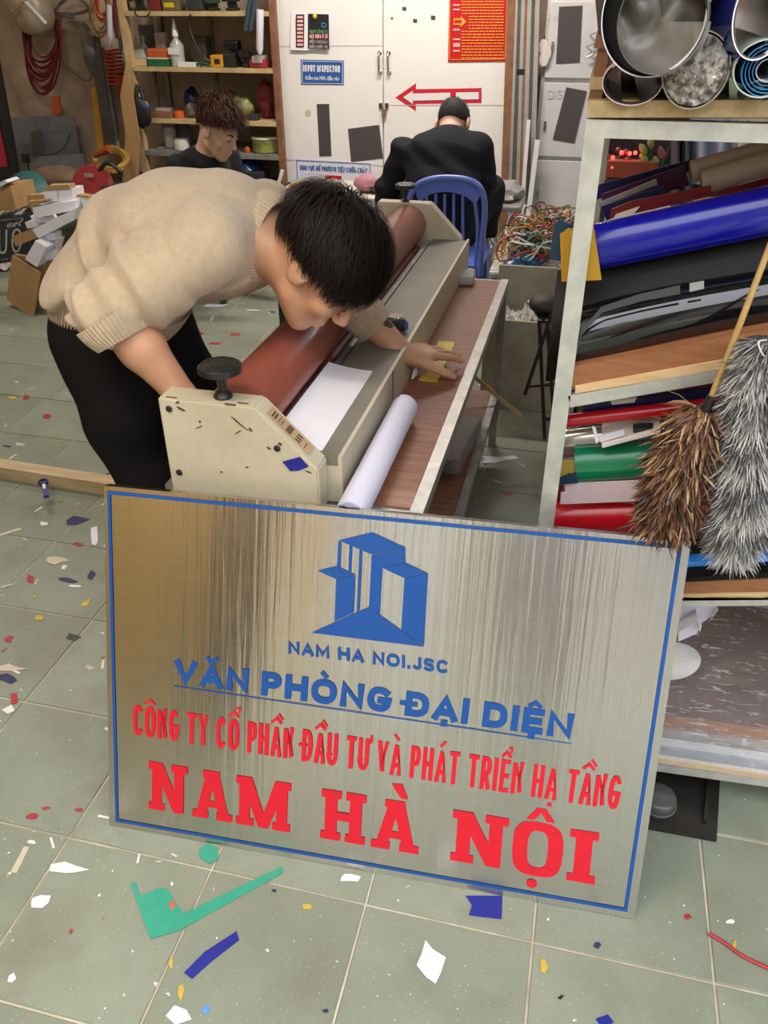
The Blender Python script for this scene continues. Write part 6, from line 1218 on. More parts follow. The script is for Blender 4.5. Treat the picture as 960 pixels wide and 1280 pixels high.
# yellow cable coil
rnd = random.Random(9); P = []
for i in range(11):
    for j in range(9): a = 2*math.pi*j/9+i*.2; P.append(Vector(aty(138+(20+rnd.uniform(-3, 3))*math.cos(a), 198+(13+rnd.uniform(-4, 4))*math.sin(a)+i*.3, 5.3-.12*math.sin(a))))
tag(MB().tube(curve_pts(P, 4), .009, 6).build('yellow_cable', M('cable_yellow', (.50, .30, .06), .5)), 'tangled coil of yellow cable on the floor by the cardboard strip', 'cable')
tag(MB().tube([Vector(aty(118, 194, 5.2)), Vector(aty(136, 186, 5.2))], [.02, .026], 10).build('orange_plug', 'hose_orange'), 'orange plug end resting on the yellow cable', 'plug')
# leaning grey panels
for q, m_, Yd, lb in (([(8, 147), (92, 144), (104, 232), (10, 238)], M('panel_grey', (.20, .21, .23), .5, var=.12), 5.95, 'large grey panel leaning on the back wall under the red hose'), ([(30, 166), (96, 165), (100, 194), (16, 200)], M('panel_grey_b', (.17, .18, .20), .35, var=.1, coat=.2), 5.93, 'glossy dark grey panel in front of the large grey one'), ([(36, 196), (104, 192), (112, 240), (40, 244)], M('panel_grey_c', (.25, .26, .28), .5, var=.1), 5.90, 'lighter grey panel, lowest of the leaning panels')): tag(MB().prism([Vector(aty(x, y, Yd)) for x, y in q], (0, .012, 0)).build('tin_sheet', m_), lb, 'sheet')
tag(MB().prism([Vector(aty(x, y, 5.86)) for x, y in ((38, 165), (50, 161), (53, 192), (41, 194))], (0, .01, 0)).build('metal_plate', 'dark_alu'), 'small dark metal plate leaning on the grey panels', 'plate')
tag(MB().tube(curve_pts([Vector(aty(x, y, 5.84)) for x, y in ((88, 166), (82, 182), (68, 192), (50, 194))], 6), .004, 5).build('black_wire', 'black'), 'thin black wire curving over the grey panels', 'wire')
t = thing('plug_adapter', 'black plug with cable standing before the lighter grey panel', 'plug', Vector(aty(32, 206, 5.7))); MB().box(Vector(aty(32, 198, 5.7)), (.05, .03, .06)).build('plug_body', 'black_plastic', t); MB().tube(curve_pts([Vector(aty(x, y, 5.7)) for x, y in ((35, 204), (37, 216), (42, 232), (48, 246), (56, 262))], 6), .007, 6).build('cord', 'black_plastic', t)
# black and red board at the left edge
t = thing('display_board', 'tall black display board with crimson panel at the left edge', 'board', Vector(aty(0, 230, 5.0))); MB().prism([Vector(aty(x, y, 5.0)) for x, y in ((-30, 60), (-6, 62), (25, 232), (-30, 236))], (0, .03, 0)).build('black_frame', 'black', t); MB().prism([Vector(aty(x, y, 4.996)) for x, y in ((-22, 150), (-2, 152), (10, 208), (-22, 212))], (0, -.004, 0)).build('crimson_panel', M('crimson', (.45, .015, .06), .5), t)
# floor-standing stuff on the left: lid, bags, saw
tag(MB().lathe([(.0, 0), (.14, 0), (.15, .02), (.13, .05), (.05, .07), (0, .07)], Vector(aty(37, 246, 4.6)), (.1, -1, .45), 32, caps=False).build('teal_cover', 'teal_tool'), 'round dark teal cover behind the white boxes', 'cover')
for x, y, r, m_, lb in ((72, 222, (.16, .12, .07), M('brown_sack', (.20, .13, .085), .85, var=.2), 'low brown sack between the teal cover and the red saw'), (93, 232, (.09, .1, .07), 'dark_box', 'dark bundle between the sack and the red saw')): tag(MB().ell(Vector(aty(x, y, 4.8)), r, jit=.2, n=20, k=12).build('sack', m_), lb, 'sack')
t = thing('cut_off_saw', 'red cut-off saw with black guard behind the bending man', 'saw', Vector(aty(120, 255, 4.6))); c = Vector(aty(118, 236, 4.6)); MB().lathe([(0, 0), (.125, 0), (.135, .02), (.12, .05), (0, .05)], c, (.15, -1, .35), 28, caps=False).build('blade_guard', M('saw_red', (.30, .025, .025), .4, coat=.3), t); MB().bev(c+Vector((.12, .02, -.02)), (.14, .12, .1), .02).build('motor', 'dark_box', t); MB().box(c+Vector((.01, -.05, .085)), (.05, .01, .02)).build('nameplate', 'alu', t); MB().tube(curve_pts([c+Vector((.05, 0, .10)), c+Vector((.12, 0, .15)), c+Vector((.2, 0, .10))], 5), .012, 8).build('handle', 'black_plastic', t)
bz = min(aty(120, 255, 4.6).z, aty(93, 240, 4.8).z)-.02
lb_ = thing('low_bench', 'low dark wooden bench carrying the red saw and sacks at the left', 'bench', (-2.4, 4.75, 0)); MB().bbox((-3.4, 4.5, bz-.03), (-2.0, 5.72, bz)).build('bench_top', 'pillar_dark', lb_)
for x in (-3.37, -2.03):
    for y in (4.53, 5.69): MB().bbox((x-.02, y-.02, 0), (x+.02, y+.02, bz-.031)).build('leg', 'pillar_dark', lb_)
# ---- boxes on the left
cb = thing('open_carton', 'open brown carton overflowing with white boxes behind the bending man', 'box', Vector((-2.45, 3.7, 0))); Y1 = 3.62
MB().prism([Vector(aty(x, y, Y1)) for x, y in ((17, 318), (86, 330), (84, 412), (22, 400))], (0, .02, 0)).build('front_wall', 'cardboard', cb)
fl = [Vector(aty(15, 319, Y1-.02)), Vector(aty(50, 341, Y1-.12)), Vector(aty(41, 400, Y1-.12)), Vector(aty(8, 374, Y1-.02))]; MB().prism(fl, (.004, .004, 0)).build('flap', 'cardboard', cb)
MB().bbox((fl[0].x+.06, Y1+.02, .0), (fl[0].x+.42, Y1+.42, .16)).build('base', 'cardboard', cb)
def wbox(lb, q, d, Y, brown=None):
    P = [Vector(aty(x, y, Y)) for x, y in q]; t = thing('white_carton', lb, 'box', P[3], 'white cartons heaped in the open carton'); MB().prism(P, (0, d, 0)).build('box_body', 'paper_white', t)
    if brown: MB().prism([Vector(aty(x, y, Y-.002)) for x, y in brown], (0, d*.5, 0)).build('kraft_end', 'cardboard', t)
wbox('small white carton, left one of the pair on top of the heap', [(54, 238.5), (71.5, 237.5), (72.5, 252), (57, 253.5)], .1, Y1+.02, [(54, 238), (60, 232), (86, 231), (88, 236.5)]); wbox('small white carton, right one of the pair on top of the heap', [(72.5, 237.5), (90, 236.5), (92, 251), (73.5, 252)], .1, Y1+.02)
wbox('long white carton lying flat just below the top pair', [(40, 259), (94, 250.5), (96, 262), (43, 273)], .08, Y1-.01, [(34, 252), (60, 250), (40, 259.5), (42, 268)]); wbox('long white carton slanting across the middle of the heap', [(40, 287), (95, 260), (92, 275), (48, 298)], .05, Y1-.05, [(14, 296), (40, 286), (46, 297), (20, 308)])
wbox('white tray-shaped carton standing on edge at the lower left of the heap', [(44, 301), (58, 309), (46, 334), (31, 324)], .08, Y1-.09); wbox('short white carton between the slanting one and the tray', [(50, 292), (68, 291), (69, 300), (53, 301.5)], .06, Y1-.02); wbox('white carton at the right of the heap touching the sweater', [(54, 316), (72, 312), (68, 324), (58, 326)], .06, Y1-.04); wbox('white carton end just right of the topmost pair', [(95, 246), (112, 248), (108, 256), (98, 258)], .08, Y1+.04, [(97, 243), (110, 245), (112, 248), (95, 246)])
wbox('pinkish carton end low at the left of the heap', [(31, 278), (40, 276), (44, 284), (34, 286)], .06, Y1+.0); wbox('pinkish carton under the flat long one', [(38, 270), (58, 272), (62, 278), (42, 279)], .08, Y1+.03); wbox('kraft-edged carton at the back of the heap', [(33, 246), (55, 243), (57, 252), (36, 256)], .08, Y1+.08, [(33, 244), (56, 243), (57, 251), (35, 254)])
wbox('white carton standing at the lowest right of the heap', [(50, 301), (74, 298), (70, 312), (58, 311)], .05, Y1+.0)
lc = thing('brown_carton', 'plain brown carton cut off by the left edge of the picture', 'box', Vector(aty(0, 270, 3.9))); MB().prism([Vector(aty(x, y, 3.9)) for x, y in ((-25, 236), (13, 233), (20, 262), (-25, 268))], (0, .2, 0)).build('box_body', 'cardboard', lc); MB().prism([Vector(aty(x, y, 3.89)) for x, y in ((-10, 232), (6, 225), (10, 228), (0, 234))], (0, .1, 0)).build('flap', 'paper_lav', lc)
sb = thing('chalk_sign', 'black sign board with white outlined letters at the left edge', 'sign', Vector(aty(5, 335, 3.7))); q = [(-25, 274), (33, 267), (38, 325), (-25, 332)]; MB().prism([Vector(aty(x, y, 3.7)) for x, y in q], (0, .02, 0)).build('panel', M('slate', (.035, .042, .052), .6), sb)
Ys_ = 3.698; ln = lambda x, y: Vector(aty(x, y, Ys_))
letters('lettering', 'UỐ', ln(-2, 318), ln(27, 315), ln(-2, 288), 'crate_white', sb, .09, .2, Vector((0, -1, 0)), .001); letters('lettering', 'ƯỜNG', ln(9, 285), ln(20, 283), ln(9, 280), 'crate_white', sb, .2, .2, Vector((0, -1, 0)), .001)
poly_part([[ln(1+i*2.6, 275-i*.3), ln(2.6+i*2.6, 274.9-i*.3), ln(2.6+i*2.6, 275.8-i*.3), ln(1+i*2.6, 275.9-i*.3)] for i in range(11)]+[[ln(1+i*2.6, 324-i*.3), ln(2.6+i*2.6, 323.9-i*.3), ln(2.6+i*2.6, 324.8-i*.3), ln(1+i*2.6, 324.9-i*.3)] for i in range(4)], 'dotted_print', 'crate_white', sb, Vector((0, -1, 0)), .001)
tag(MB().sheet(lambda u, v: Vector(aty(-12+u*46, 266-u*6+v*10, 3.72))+Vector((0, .02*math.sin(u*9+v*5), .004*math.sin(u*20))), 16, 5, .001).build('foam_sheet', 'crumple_film'), 'crumpled clear wrap along the top of the black sign board', 'wrap'); tag(MB().sheet(lambda u, v: Vector(atz(-12+u*26, 326+v*10, .02))+Vector((0, 0, .012*math.sin(u*9+v*5))), 12, 5, .001).build('foam_sheet', 'crumple_film'), 'crumpled white wrap on the floor below the black sign board', 'wrap')
# ================================================================ BLUE CHAIR, STOOLS, WIRES, ALTAR
M('chair_blue', (.11, .17, .58), .32, var=.03, coat=.3); M('stool_grey', (.33, .31, .31), .3, var=.1, coat=.5); M('crate_cream', (.46, .42, .33), .8, var=.2, scale=6, col2=(.28, .24, .17)); M('dark_green_metal', (.008, .030, .022), .5)
ch = thing('plastic_chair', 'low blue plastic chair with slotted back behind the machine', 'chair', (-.70, 4.0, 0))
yb_ = 3.86
def cb_(x, y, d=0): return Vector(aty(x, y, yb_+d))
# back: outer frame + inner slats as ribbons with thickness
outer = [(600, 345), (603, 300), (606, 262), (602, 238), (588, 226), (560, 222), (535, 225), (520, 233), (512, 250), (508, 290), (506, 340)]
MB().tube(curve_pts([cb_(x, y) for x, y in outer], 8), .0135, 10).build('back_frame', 'chair_blue', ch)
k = MB(); top = [cb_(x, y, .0) for x, y in ((603, 240), (588, 228), (560, 224), (536, 227), (518, 238))]; bot = [cb_(x, y, .004) for x, y in ((594, 256), (582, 246), (560, 240), (538, 243), (524, 254))]
T_, B_ = curve_pts(top, 6), curve_pts(bot, 6)
MB().sheet(lambda u, v: T_[min(int(u*(len(T_)-1)), len(T_)-1)].lerp(B_[min(int(u*(len(B_)-1)), len(B_)-1)], v), 24, 3, .008).build('top_rail', 'chair_blue', ch)
for x0, x1 in ((534, 530), (545, 543), (556, 555), (567, 567), (578, 579)):
    MB().tube(curve_pts([cb_(x0+ (x0-556)*.02, 243, .0), cb_(x0+(x1-x0)*.4, 275, .012), cb_(x1, 330, .02)], 6), .0065, 8).build('slat', 'chair_blue', ch)
MB().tube(curve_pts([cb_(594, 254), cb_(597, 290), cb_(594, 335, .02)], 6), .008, 8).build('slat', 'chair_blue', ch)
sx_ = cb_(556, 300).x; sz_ = .285
MB().sheet(lambda u, v: Vector((sx_+(u-.5)*.36, yb_+.01+v*.34, sz_+.012*math.cos((u-.5)*3)+.01*v)), 12, 10, .012).build('seat', 'chair_blue', ch)
for sx2 in (-1, 1):
    MB().beam((sx_+sx2*.17, yb_+.0, 0), (sx_+sx2*.165, yb_+.02, sz_-.01), .03, .03).build('leg', 'chair_blue', ch); MB().beam((sx_+sx2*.17, yb_+.38, 0), (sx_+sx2*.155, yb_+.33, sz_-.01), .03, .03).build('leg', 'chair_blue', ch)
bg_ = MB().sheet(lambda u, v: Vector(aty(598+u*24+6*math.sin(v*3), 298+v*44, 4.55))+Vector((0, -.06*math.sin(u*3.1)*math.sin(v*3.1)-.012*noise.noise(Vector((u*9, v*9, 2))), .01*noise.noise(Vector((u*12, v*9, 5))))), 20, 24, .001).build('clear_bag', 'crumple_film'); tag(bg_, 'crumpled clear plastic bag around the seated person\'s foot', 'bag')
st2 = thing('metal_stool', 'grey metal stool with shiny plastic-covered seat to the right of the seated person', 'stool', Vector(aty(632, 330, 4.75)))
zs2 = aty(630, 262, 4.75).z; xs0, xs1 = aty(612, 262, 4.75).x, aty(650, 262, 4.75).x
MB().bev(((xs0+xs1)/2, 4.9, zs2+.005), (xs1-xs0, .32, .03), .008).build('seat', 'stool_grey', st2); MB().ell(((xs0+xs1)/2-.03, 4.93, zs2+.06), (.11, .13, .06), jit=.3, n=20, k=12).build('plastic_cover', 'stool_grey', st2)
for x, dx in ((xs0+.02, -.02), (xs1-.02, .02)):
    for y, dy in ((4.77, -.03), (5.03, .03)): MB().beam((x+dx, y+dy, 0), (x, y, zs2-.012), .022, .022).build('leg', 'alu', st2)
MB().beam((xs0, 4.75, .12), (xs1, 4.75, .12), .016, .016).build('stretcher', 'alu', st2)
st3 = thing('green_stool', 'dark green metal stool half hidden behind the bending person\'s chin', 'stool', Vector((-1.0, 2.75, 0)))
for x in (352, 384, 410): 
    a = Vector(aty(x, 372, 2.75)); MB().beam((a.x, 2.75, 0), (a.x, 2.75, .455), .022, .022).build('leg', 'dark_green_metal', st3)
a, b = Vector(aty(350, 385, 2.75)), Vector(aty(412, 385, 2.75)); MB().beam((a.x, 2.75, .40), (b.x, 2.75, .40), .018, .02).build('cross_bar', 'dark_green_metal', st3); MB().bbox((a.x, 2.74, .455), (b.x, 3.0, .475)).build('seat', 'dark_green_metal', st3)
for x in (a.x+.01, b.x-.01): MB().beam((x, 2.985, 0), (x, 2.985, .455), .022, .022).build('leg', 'dark_green_metal', st3)
# crate with wires
yc = 2.95; c0, c1 = aty(606, 402, yc).x, aty(700, 402, yc).x+.1; zc = aty(650, 402, yc).z
cc_ = thing('cream_crate', 'worn cream crate behind the table leg holding clear plastic offcuts', 'crate', ((c0+c1)/2, yc+.2, 0))
for n_, lo, hi in (('front_wall', (c0, yc, 0), (c1, yc+.015, zc)), ('back_wall', (c0, yc+.40, 0), (c1, yc+.415, zc+.09)), ('side_wall', (c0, yc+.016, 0), (c0+.015, yc+.399, zc)), ('side_wall', (c1-.015, yc+.016, 0), (c1, yc+.399, zc)), ('bottom', (c0+.016, yc+.016, .1), (c1-.016, yc+.399, .115))): MB().bbox(lo, hi).build(n_, 'crate_cream', cc_)
for i in range(5): tag(MB().sheet(lambda u, v: Vector((c0+.05+i*.075+u*.09, yc+.05+v*.2+.03*(i % 2), zc-.04+.03*noise.noise(Vector((u*5+i*3, v*5, i)))+.01*i)), 10, 10, .001).build('film_offcut', 'crumple_film'), 'crumpled clear plastic offcut inside the cream crate, %s' % ('leftmost', 'second from the left', 'in the middle', 'second from the right', 'rightmost')[i], 'offcut', 'plastic offcuts in the cream crate')
wt_z = aty(650, 338, 3.40).z
wb = thing('wire_table', 'low white table behind the crate carrying the heap of wires', 'table', (-.12, 3.7, 0)); wx0, wx1 = aty(612, 340, 3.38).x, aty(712, 340, 3.38).x+.05
MB().bbox((wx0, 3.38, wt_z-.03), (wx1, 4.15, wt_z)).build('tabletop', 'crate_white', wb)
for x in (wx0+.02, wx1-.02):
    for y in (3.42, 4.1): MB().bbox((x-.012, y-.012, 0), (x+.012, y+.012, wt_z-.031)).build('leg', 'alu', wb)
tw = thing('wire_tangle', 'heap of tangled coloured wires on the low white table', 'wires', (-.12, 3.75, wt_z))
rnd = random.Random(12)
for m_, n_, nm in (('tool_yellow', 26, 'yellow_wires'), (M('wire_red', (.35, .03, .03), .5, var=0), 26, 'red_wires'), ('black_plastic', 34, 'black_wires'), ('white', 22, 'white_wires'), (M('wire_brown', (.28, .16, .08), .5, var=0), 26, 'brown_wires'), (M('wire_green', (.04, .22, .10), .5, var=0), 12, 'green_wires')):
    k = MB()
    for i in range(n_):
        cx, cy = rnd.uniform(wx0+.06, wx1-.08), rnd.uniform(3.45, 4.08); p = []; a = rnd.uniform(0, 6.28); r = rnd.uniform(.02, .075)
        for j in range(7): a += rnd.uniform(.5, 1.3); hgt = .10*math.exp(-((cx-(wx0+wx1)/2)/.14)**2); p.append((max(wx0+.01, min(wx1-.01, cx+math.cos(a)*r*1.5)), max(3.40, min(4.13, cy+math.sin(a)*r)), wt_z+.008+rnd.uniform(0, hgt+.02)))
        k.tube(curve_pts(p, 4), rnd.uniform(.002, .0045), 5)
    k.build(nm, m_, tw, kind='stuff')
k = MB()
for i in range(4): k.tube([Vector(aty(675, 312, 3.7))+Vector((math.cos(a)*(.035+i*.004), .02*math.sin(a*2), math.sin(a)*(.045+i*.003))) for a in [j*math.pi/10+i for j in range(20)]], .003, 5, closed=True)
k.build('white_loop', 'white', tw)
for p_, r_, m_, lb in ((Vector(aty(652, 330, 3.45)), (.075, .05, .032), M('bag_blue', (.02, .16, .36), .3, var=.2, coat=.4), 'crumpled bright blue bag at the front of the wire heap'), (Vector(aty(662, 316, 3.6)), (.045, .04, .022), 'poster_red', 'small red cloth in the middle of the wire heap'), (Vector(aty(688, 318, 3.62)), (.05, .03, .018), 'tool_yellow', 'yellow plastic piece at the right of the wire heap')): tag(MB().ell(p_+Vector((0, 0, .0)), r_, jit=.45, n=22, k=14).build('small_bag', m_), lb, 'bag')
tag(MB().tube(curve_pts([Vector(aty(612, 341, 3.37)), Vector(aty(650, 342, 3.36)), Vector(aty(676, 341, 3.37)), Vector(aty(690, 352, 3.37))], 6), .008, 8).build('white_conduit', 'white'), 'white plastic tube along the front edge of the wire table', 'tube')
# folding stand with pad
fs2 = thing('folding_stand', 'black folding metal stand with dark tray behind the rack post', 'stand', Vector((-.08, 2.7, 0))); g_ = lambda x, y, Y=2.62: Vector(aty(x, y, Y))
for i, (a, b, w_) in enumerate((((692, 385), (656, 493), .012), ((674, 400), (681, 548), .012), ((684, 400), (694, 545), .012))): p, q_ = g_(*a), g_(*b, 2.66 if i else 2.60); MB().beam(p, q_, w_, w_, (0, 1, 0)).build('leg', M('rust_black', (.035, .022, .018), .5), fs2)
for a, b in (((660, 483), (694, 480)), ((680, 524), (694, 523))): MB().beam(g_(*a, 2.64), g_(*b, 2.64), .009, .009, (0, 1, 0)).build('cross_bar', 'rust_black', fs2)
MB().prism([Vector(atz(x, y, .46)) for x, y in ((658, 375), (676, 404), (706, 404), (700, 375))], (0, 0, .008)).build('tray', 'dark_box', fs2); MB().prism([Vector(atz(x, y, .469)) for x, y in ((659, 375.5), (668, 390), (690, 390), (690, 375.5))], (0, 0, .001)).build('paper_lining', 'paper_lav', fs2)
tag(MB().ell(Vector(atz(683, 380, .50)), (.06, .06, .03), jit=.1).build('dark_cushion', M('dark_brown', (.04, .025, .02), .6)), 'dark brown padded case on the folding stand tray', 'case')
# low white table with bits in front of the cabinet
lt = thing('side_table', 'low white table in front of the cabinet behind the bending person\'s head', 'table', (-1.5, 5.0, 0)); lz = aty(400, 243, 4.9).z; lx_0, lx_1 = aty(345, 243, 4.9).x, aty(486, 243, 4.9).x
MB().bbox((lx_0, 4.85, lz-.02), (lx_1, 5.35, lz)).build('tabletop', 'crate_white', lt)
for x in (lx_0+.02, lx_1-.02):
    for y in (4.88, 5.32): MB().bbox((x-.015, y-.015, 0), (x+.015, y+.015, lz-.021)).build('leg', 'alu', lt)
for p_, r_, m_, lb, nm in (((458, 228), (.075, .05, .05), M('pink_glove', (.50, .22, .28), .6), 'dusty pink glove above the bending person\'s hair', 'glove'), ((369, 240), (.04, .03, .02), 'tool_yellow', 'small yellow block at the left end of the low white table', 'block'), ((475, 240), (.06, .05, .03), 'dark_box', 'dark bundle at the right end of the low white table', 'bundle')): c = Vector(aty(p_[0], p_[1], 5.0)); c.z = max(c.z, lz+r_[2]*.8); tag(MB().ell(c, r_, jit=.3, n=18, k=12).build(nm, m_), lb, nm if nm != 'bundle' else 'bundle')
tag(MB().tube(curve_pts([Vector(aty(x, y, 5.05)) for x, y in ((440, 250), (452, 238), (466, 230), (482, 226), (494, 226))], 8), .022, 10).build('white_hoop', 'white'), 'white curved plastic hoop beside the pink glove', 'hoop'); tag(MB().tube(curve_pts([Vector(aty(x, y, 5.08)) for x, y in ((344, 238), (349, 226), (353, 213))], 6), .012, 8).build('white_hook', 'white'), 'white curved hook at the left edge of the cabinet', 'hook')
# altar behind the rack
al = thing('altar_shelf', 'dark red-lit altar shelf seen through the rack between post and paper tubes', 'altar', Vector((.35, 3.0, .0))); ay = 3.0; g_ = lambda x, y, d=0: Vector(aty(x, y, ay+d))
zz_ = g_(790, 222).z
MB().bbox((.02, ay-.05, zz_-.04), (1.2, ay+.5, zz_-.001)).build('shelf_top', 'pillar_dark', al); MB().bbox((.03, ay+.48, zz_-.0), (1.2, ay+.5, zz_+.5)).build('back_board', M('maroon_board', (.035, .012, .014), .6), al)
for x in (.04, 1.16):
    for y in (ay-.03, ay+.46): MB().bbox((x-.02, y-.02, 0), (x+.02, y+.02, zz_-.041)).build('leg', 'pillar_dark', al)
k = MB()
rnd = random.Random(2)
for i in range(16): k.ell(g_(rnd.uniform(760, 800), rnd.uniform(184, 212), rnd.uniform(.0, .1)), (.010,)*3, n=8, k=6)
k.build('red_ornaments', M('ornament_red', (.30, .01, .015), .25, coat=.6, var=0), al, kind='stuff')
for x, y in ((766, 197), (765, 209), (777, 191), (787, 192), (794, 191)): MB().ell(g_(x, y, -.02), (.0065,)*3, n=8, k=6).build('red_light', M('led_red', (1, .02, .02), .5, emit=(1, .03, .02), estr=9, var=0), al)
tag(MB().box(g_(790, 211, .0), (.16, .05, .05)).build('offering_box', M('offer_orange', (.40, .07, .03), .6)), 'orange-red box among the small red lights', 'box')
li = thing('potted_lily', 'lily buds with green leaves standing beside the red lights', 'plant', g_(816, 222))
for i, (x0, y0, x1, y1, m_) in enumerate(((800, 180, 808, 194, 'bud'), (812, 172, 815, 186, 'bud'), (800, 192, 809, 204, 'bud'), (824, 183, 830, 200, 'pink'), (818, 196, 822, 206, 'bud'))):
    a, b = g_(x0, y0), g_(x1, y1); mm = M('bud_green', (.38, .48, .12), .5) if m_ == 'bud' else M('bud_pink', (.50, .18, .20), .5); d_ = b-a; MB().tube([a, a+d_*.2, a+d_*.5, a+d_*.85, b], [.002, .009, .012, .009, .003], 10).build('bud', mm, li); MB().tube(curve_pts([b, (b+g_(816, 214))/2+Vector((.01*(i-2), 0, 0)), g_(816, 222)], 4), .003, 5).build('stem', 'dark_green', li)
for i in range(6): a = g_(816, 218); d_ = Vector((math.cos(i*1.1)*.07, .01*i, .08+.02*(i % 2))); s_ = Vector((.009, 0, .004)); MB().add([a-s_*.3, a+d_*.5-s_, a+d_, a+d_*.5+s_, a+s_*.3, a+d_*.5+Vector((0, .004, 0))], [(0, 1, 5, 4), (1, 2, 5), (2, 3, 5), (3, 4, 5)]).build('leaf', M('leaf_dark', (.03, .09, .03), .5), li)
def cloth(x0, x1, y0, y1, m_, lb, sd): tag(MB().sheet(lambda u, v: Vector(aty(x0+(x1-x0)*u, y0+(y1-y0)*v, 2.85+.05*math.sin(u*14+sd)*(1-.3*v))), 40, 8, .003).build('hanging_cloth', m_), lb, 'cloth')
cloth(838, 866, 150, 260, M('cloth_slate', (.12, .13, .16), .7, var=.1), 'slate grey cloth hanging behind the rack right of the lily', 1); cloth(864, 918, 148, 230, M('satin_lav', (.60, .62, .78), .3, var=.1), 'shiny pale lavender cloth hanging behind the paper tubes', 2); cloth(916, 975, 148, 215, 'cream_tube', 'cream cloth at the right edge behind the paper tubes', 3)
# ================================================================ ON THE TABLE AND BED
tm = thing('tape_measure', 'black and blue tape measure lying on the machine bed beyond the hand', 'tape measure', Vector(atz(494, 404, .692)))
c = Vector(atz(494, 402, .708)); Rm = Matrix.Rotation(.5, 3, 'Z'); MB().bev(c, (.042, .062, .030), .008, Rm).build('case', 'black_plastic', tm); MB().lathe([(.020, 0), (.020, .003), (.016, .004)], c+Vector((-.002, -.005, .015)), n=24).build('round_badge', M('badge_brown', (.25, .14, .08), .4), tm); MB().lathe([(.022, 0), (.022, .002), (.019, .0025)], c+Vector((-.002, -.005, .0145)), n=24).build('silver_ring', 'chrome', tm); MB().bev(c+Vector((.022, .0, -.002)), (.012, .04, .02), .003, Rm).build('blue_grip', 'label_blue', tm)
gb = Vector(atz(578, 352, ZT)); tag(MB().bev(gb+Vector((0, 0, .0155)), (.075, .085, .03), .008, Matrix.Rotation(.1, 3, 'Z')).build('grey_block', M('block_grey', (.42, .41, .38), .7, var=.12)), 'pale grey rounded block on the far end of the plywood', 'block')
lp = thing('wrapped_parcel', 'flat parcel in clear plastic on the lower table shelf', 'parcel', Vector((-.30, 2.2, .217))); MB().bev((-.32, 2.17, .2435), (.13, .30, .05), .008, Matrix.Rotation(-.1, 3, 'Z')).build('parcel_body', M('parcel_grey', (.22, .20, .19), .4, var=.2), lp); MB().bev((-.32, 2.17, .2435), (.138, .308, .052), .008, Matrix.Rotation(-.1, 3, 'Z')).build('plastic_cover', 'clear_film', lp)
a, b = Vector(atz(592, 497, .225)), Vector(atz(652, 521, .225)); a.z = .30; b = Vector(aty(652, 521, a.y-.02)); tag(MB().beam(a, b, .014, .004, (0, 1, 0)).build('wood_slat', 'pine'), 'thin pale wooden slat sticking out over the lower table shelf', 'slat')
tag(MB().sheet(lambda u, v: Vector((-.452+u*.05, 1.60+v*.13, .6925))+Vector((0, 0, .0)), 4, 4, .0004).build('x', 'paper_white'), '', '') if False else None
MB2 = MB()
for i, (x, y) in enumerate(((-.361, 1.79), (-.359, 1.80), (-.357, 1.81))): MB2.tube([(x, y, ZT+.004), (x+.006, y+.012*i, ZT+.03+.006*i), (x-.002, y+.03, ZT+.01)], [.003, .0015, .003], 5)
tag(MB2.build('film_shavings', 'paper_white'), 'curled white film shavings beside the yellow strip', 'shavings', kind='stuff')
# ================================================================ ON THE FLOOR
bm_ = Vector(atz(-60, 587, .0)); em_ = Vector(atz(150, 620, .0)); dB = (em_-bm_).normalized(); wv = Vector((-dB.y, dB.x, 0)); wB = .045
tb = MB().prism([bm_-wv*.008, em_+dB*.0-wv*.008, em_+wv*wB, bm_+wv*wB], (0, 0, .045)).build('timber_batten', 'beam_wood'); tag(tb, 'long pale timber batten lying on the tiles left of the steel plaque', 'batten')
mk = thing('tape_cutter', 'small blue hand tool with white label lying over the batten edge', 'tool', Vector(atz(56, 612, .046)))
c = Vector(atz(54, 603, .060)); MB().lathe([(.013, 0), (.016, .002), (.016, .012), (.013, .014), (.008, .014), (.008, .0), ], c-Vector((0, 0, .007)), n=24).build('ring', 'navy', mk); e_ = Vector(atz(58, 621, .050)); MB().beam(c, e_, .016, .012).build('handle', M('handle_blue', (.03, .035, .22), .4), mk); MB().beam(c.lerp(e_, .25)+Vector((0, 0, .007)), c.lerp(e_, .55)+Vector((0, 0, .007)), .008, .001).build('white_label', 'white', mk)
SCR = {'white': 'white', 'lav': 'paper_lav', 'green': M('tape_green', (.03, .33, .22), .4, var=.05, scale=40), 'blue': 'blue_tape', 'navy': M('tape_navy', (.02, .025, .10), .5, var=.1), 'red': M('tape_red', (.42, .03, .035), .5, var=.1), 'yellow': M('scrap_yellow', (.62, .42, .05), .5, var=.1), 'black': 'black_plastic', 'cream': M('scrap_cream', (.62, .55, .42), .6, var=.1), 'orange': M('scrap_orange', (.62, .13, .07), .5), 'cyan': M('scrap_cyan', (.10, .35, .70), .4), 'brown': 'osb'}
def scrap(col, poly, label, th=.0012, cat='scrap', name=None, Z=0.0008):
    o = MB().prism([Vector(atz(x, y, Z)) for x, y in poly], (0, 0, th)).build(name or 'film_scrap', SCR[col]); return tag(o, label, cat, 'scraps on the floor')
scrap('green', [(163, 1104), (170, 1103), (176, 1120), (200, 1110), (210, 1112), (220, 1130), (230, 1142), (353, 1083), (354, 1091), (225, 1163), (188, 1174)], 'big green zigzag film scrap with a long tail below the plaque', .0008)
scrap('orange', [(211, 1130), (216, 1124), (219, 1133), (214, 1138)], 'orange dot of film stuck on the big green scrap', .0006, Z=.0018)
scrap('green', [(249, 1063), (260, 1054), (272, 1060), (273, 1074), (262, 1080), (250, 1072)], 'small green film patch touching the plaque\'s bottom edge')
scrap('blue', [(230, 1216), (256, 1190), (296, 1164), (299, 1175), (262, 1204), (240, 1224)], 'long dark blue tape strip below the big green scrap')
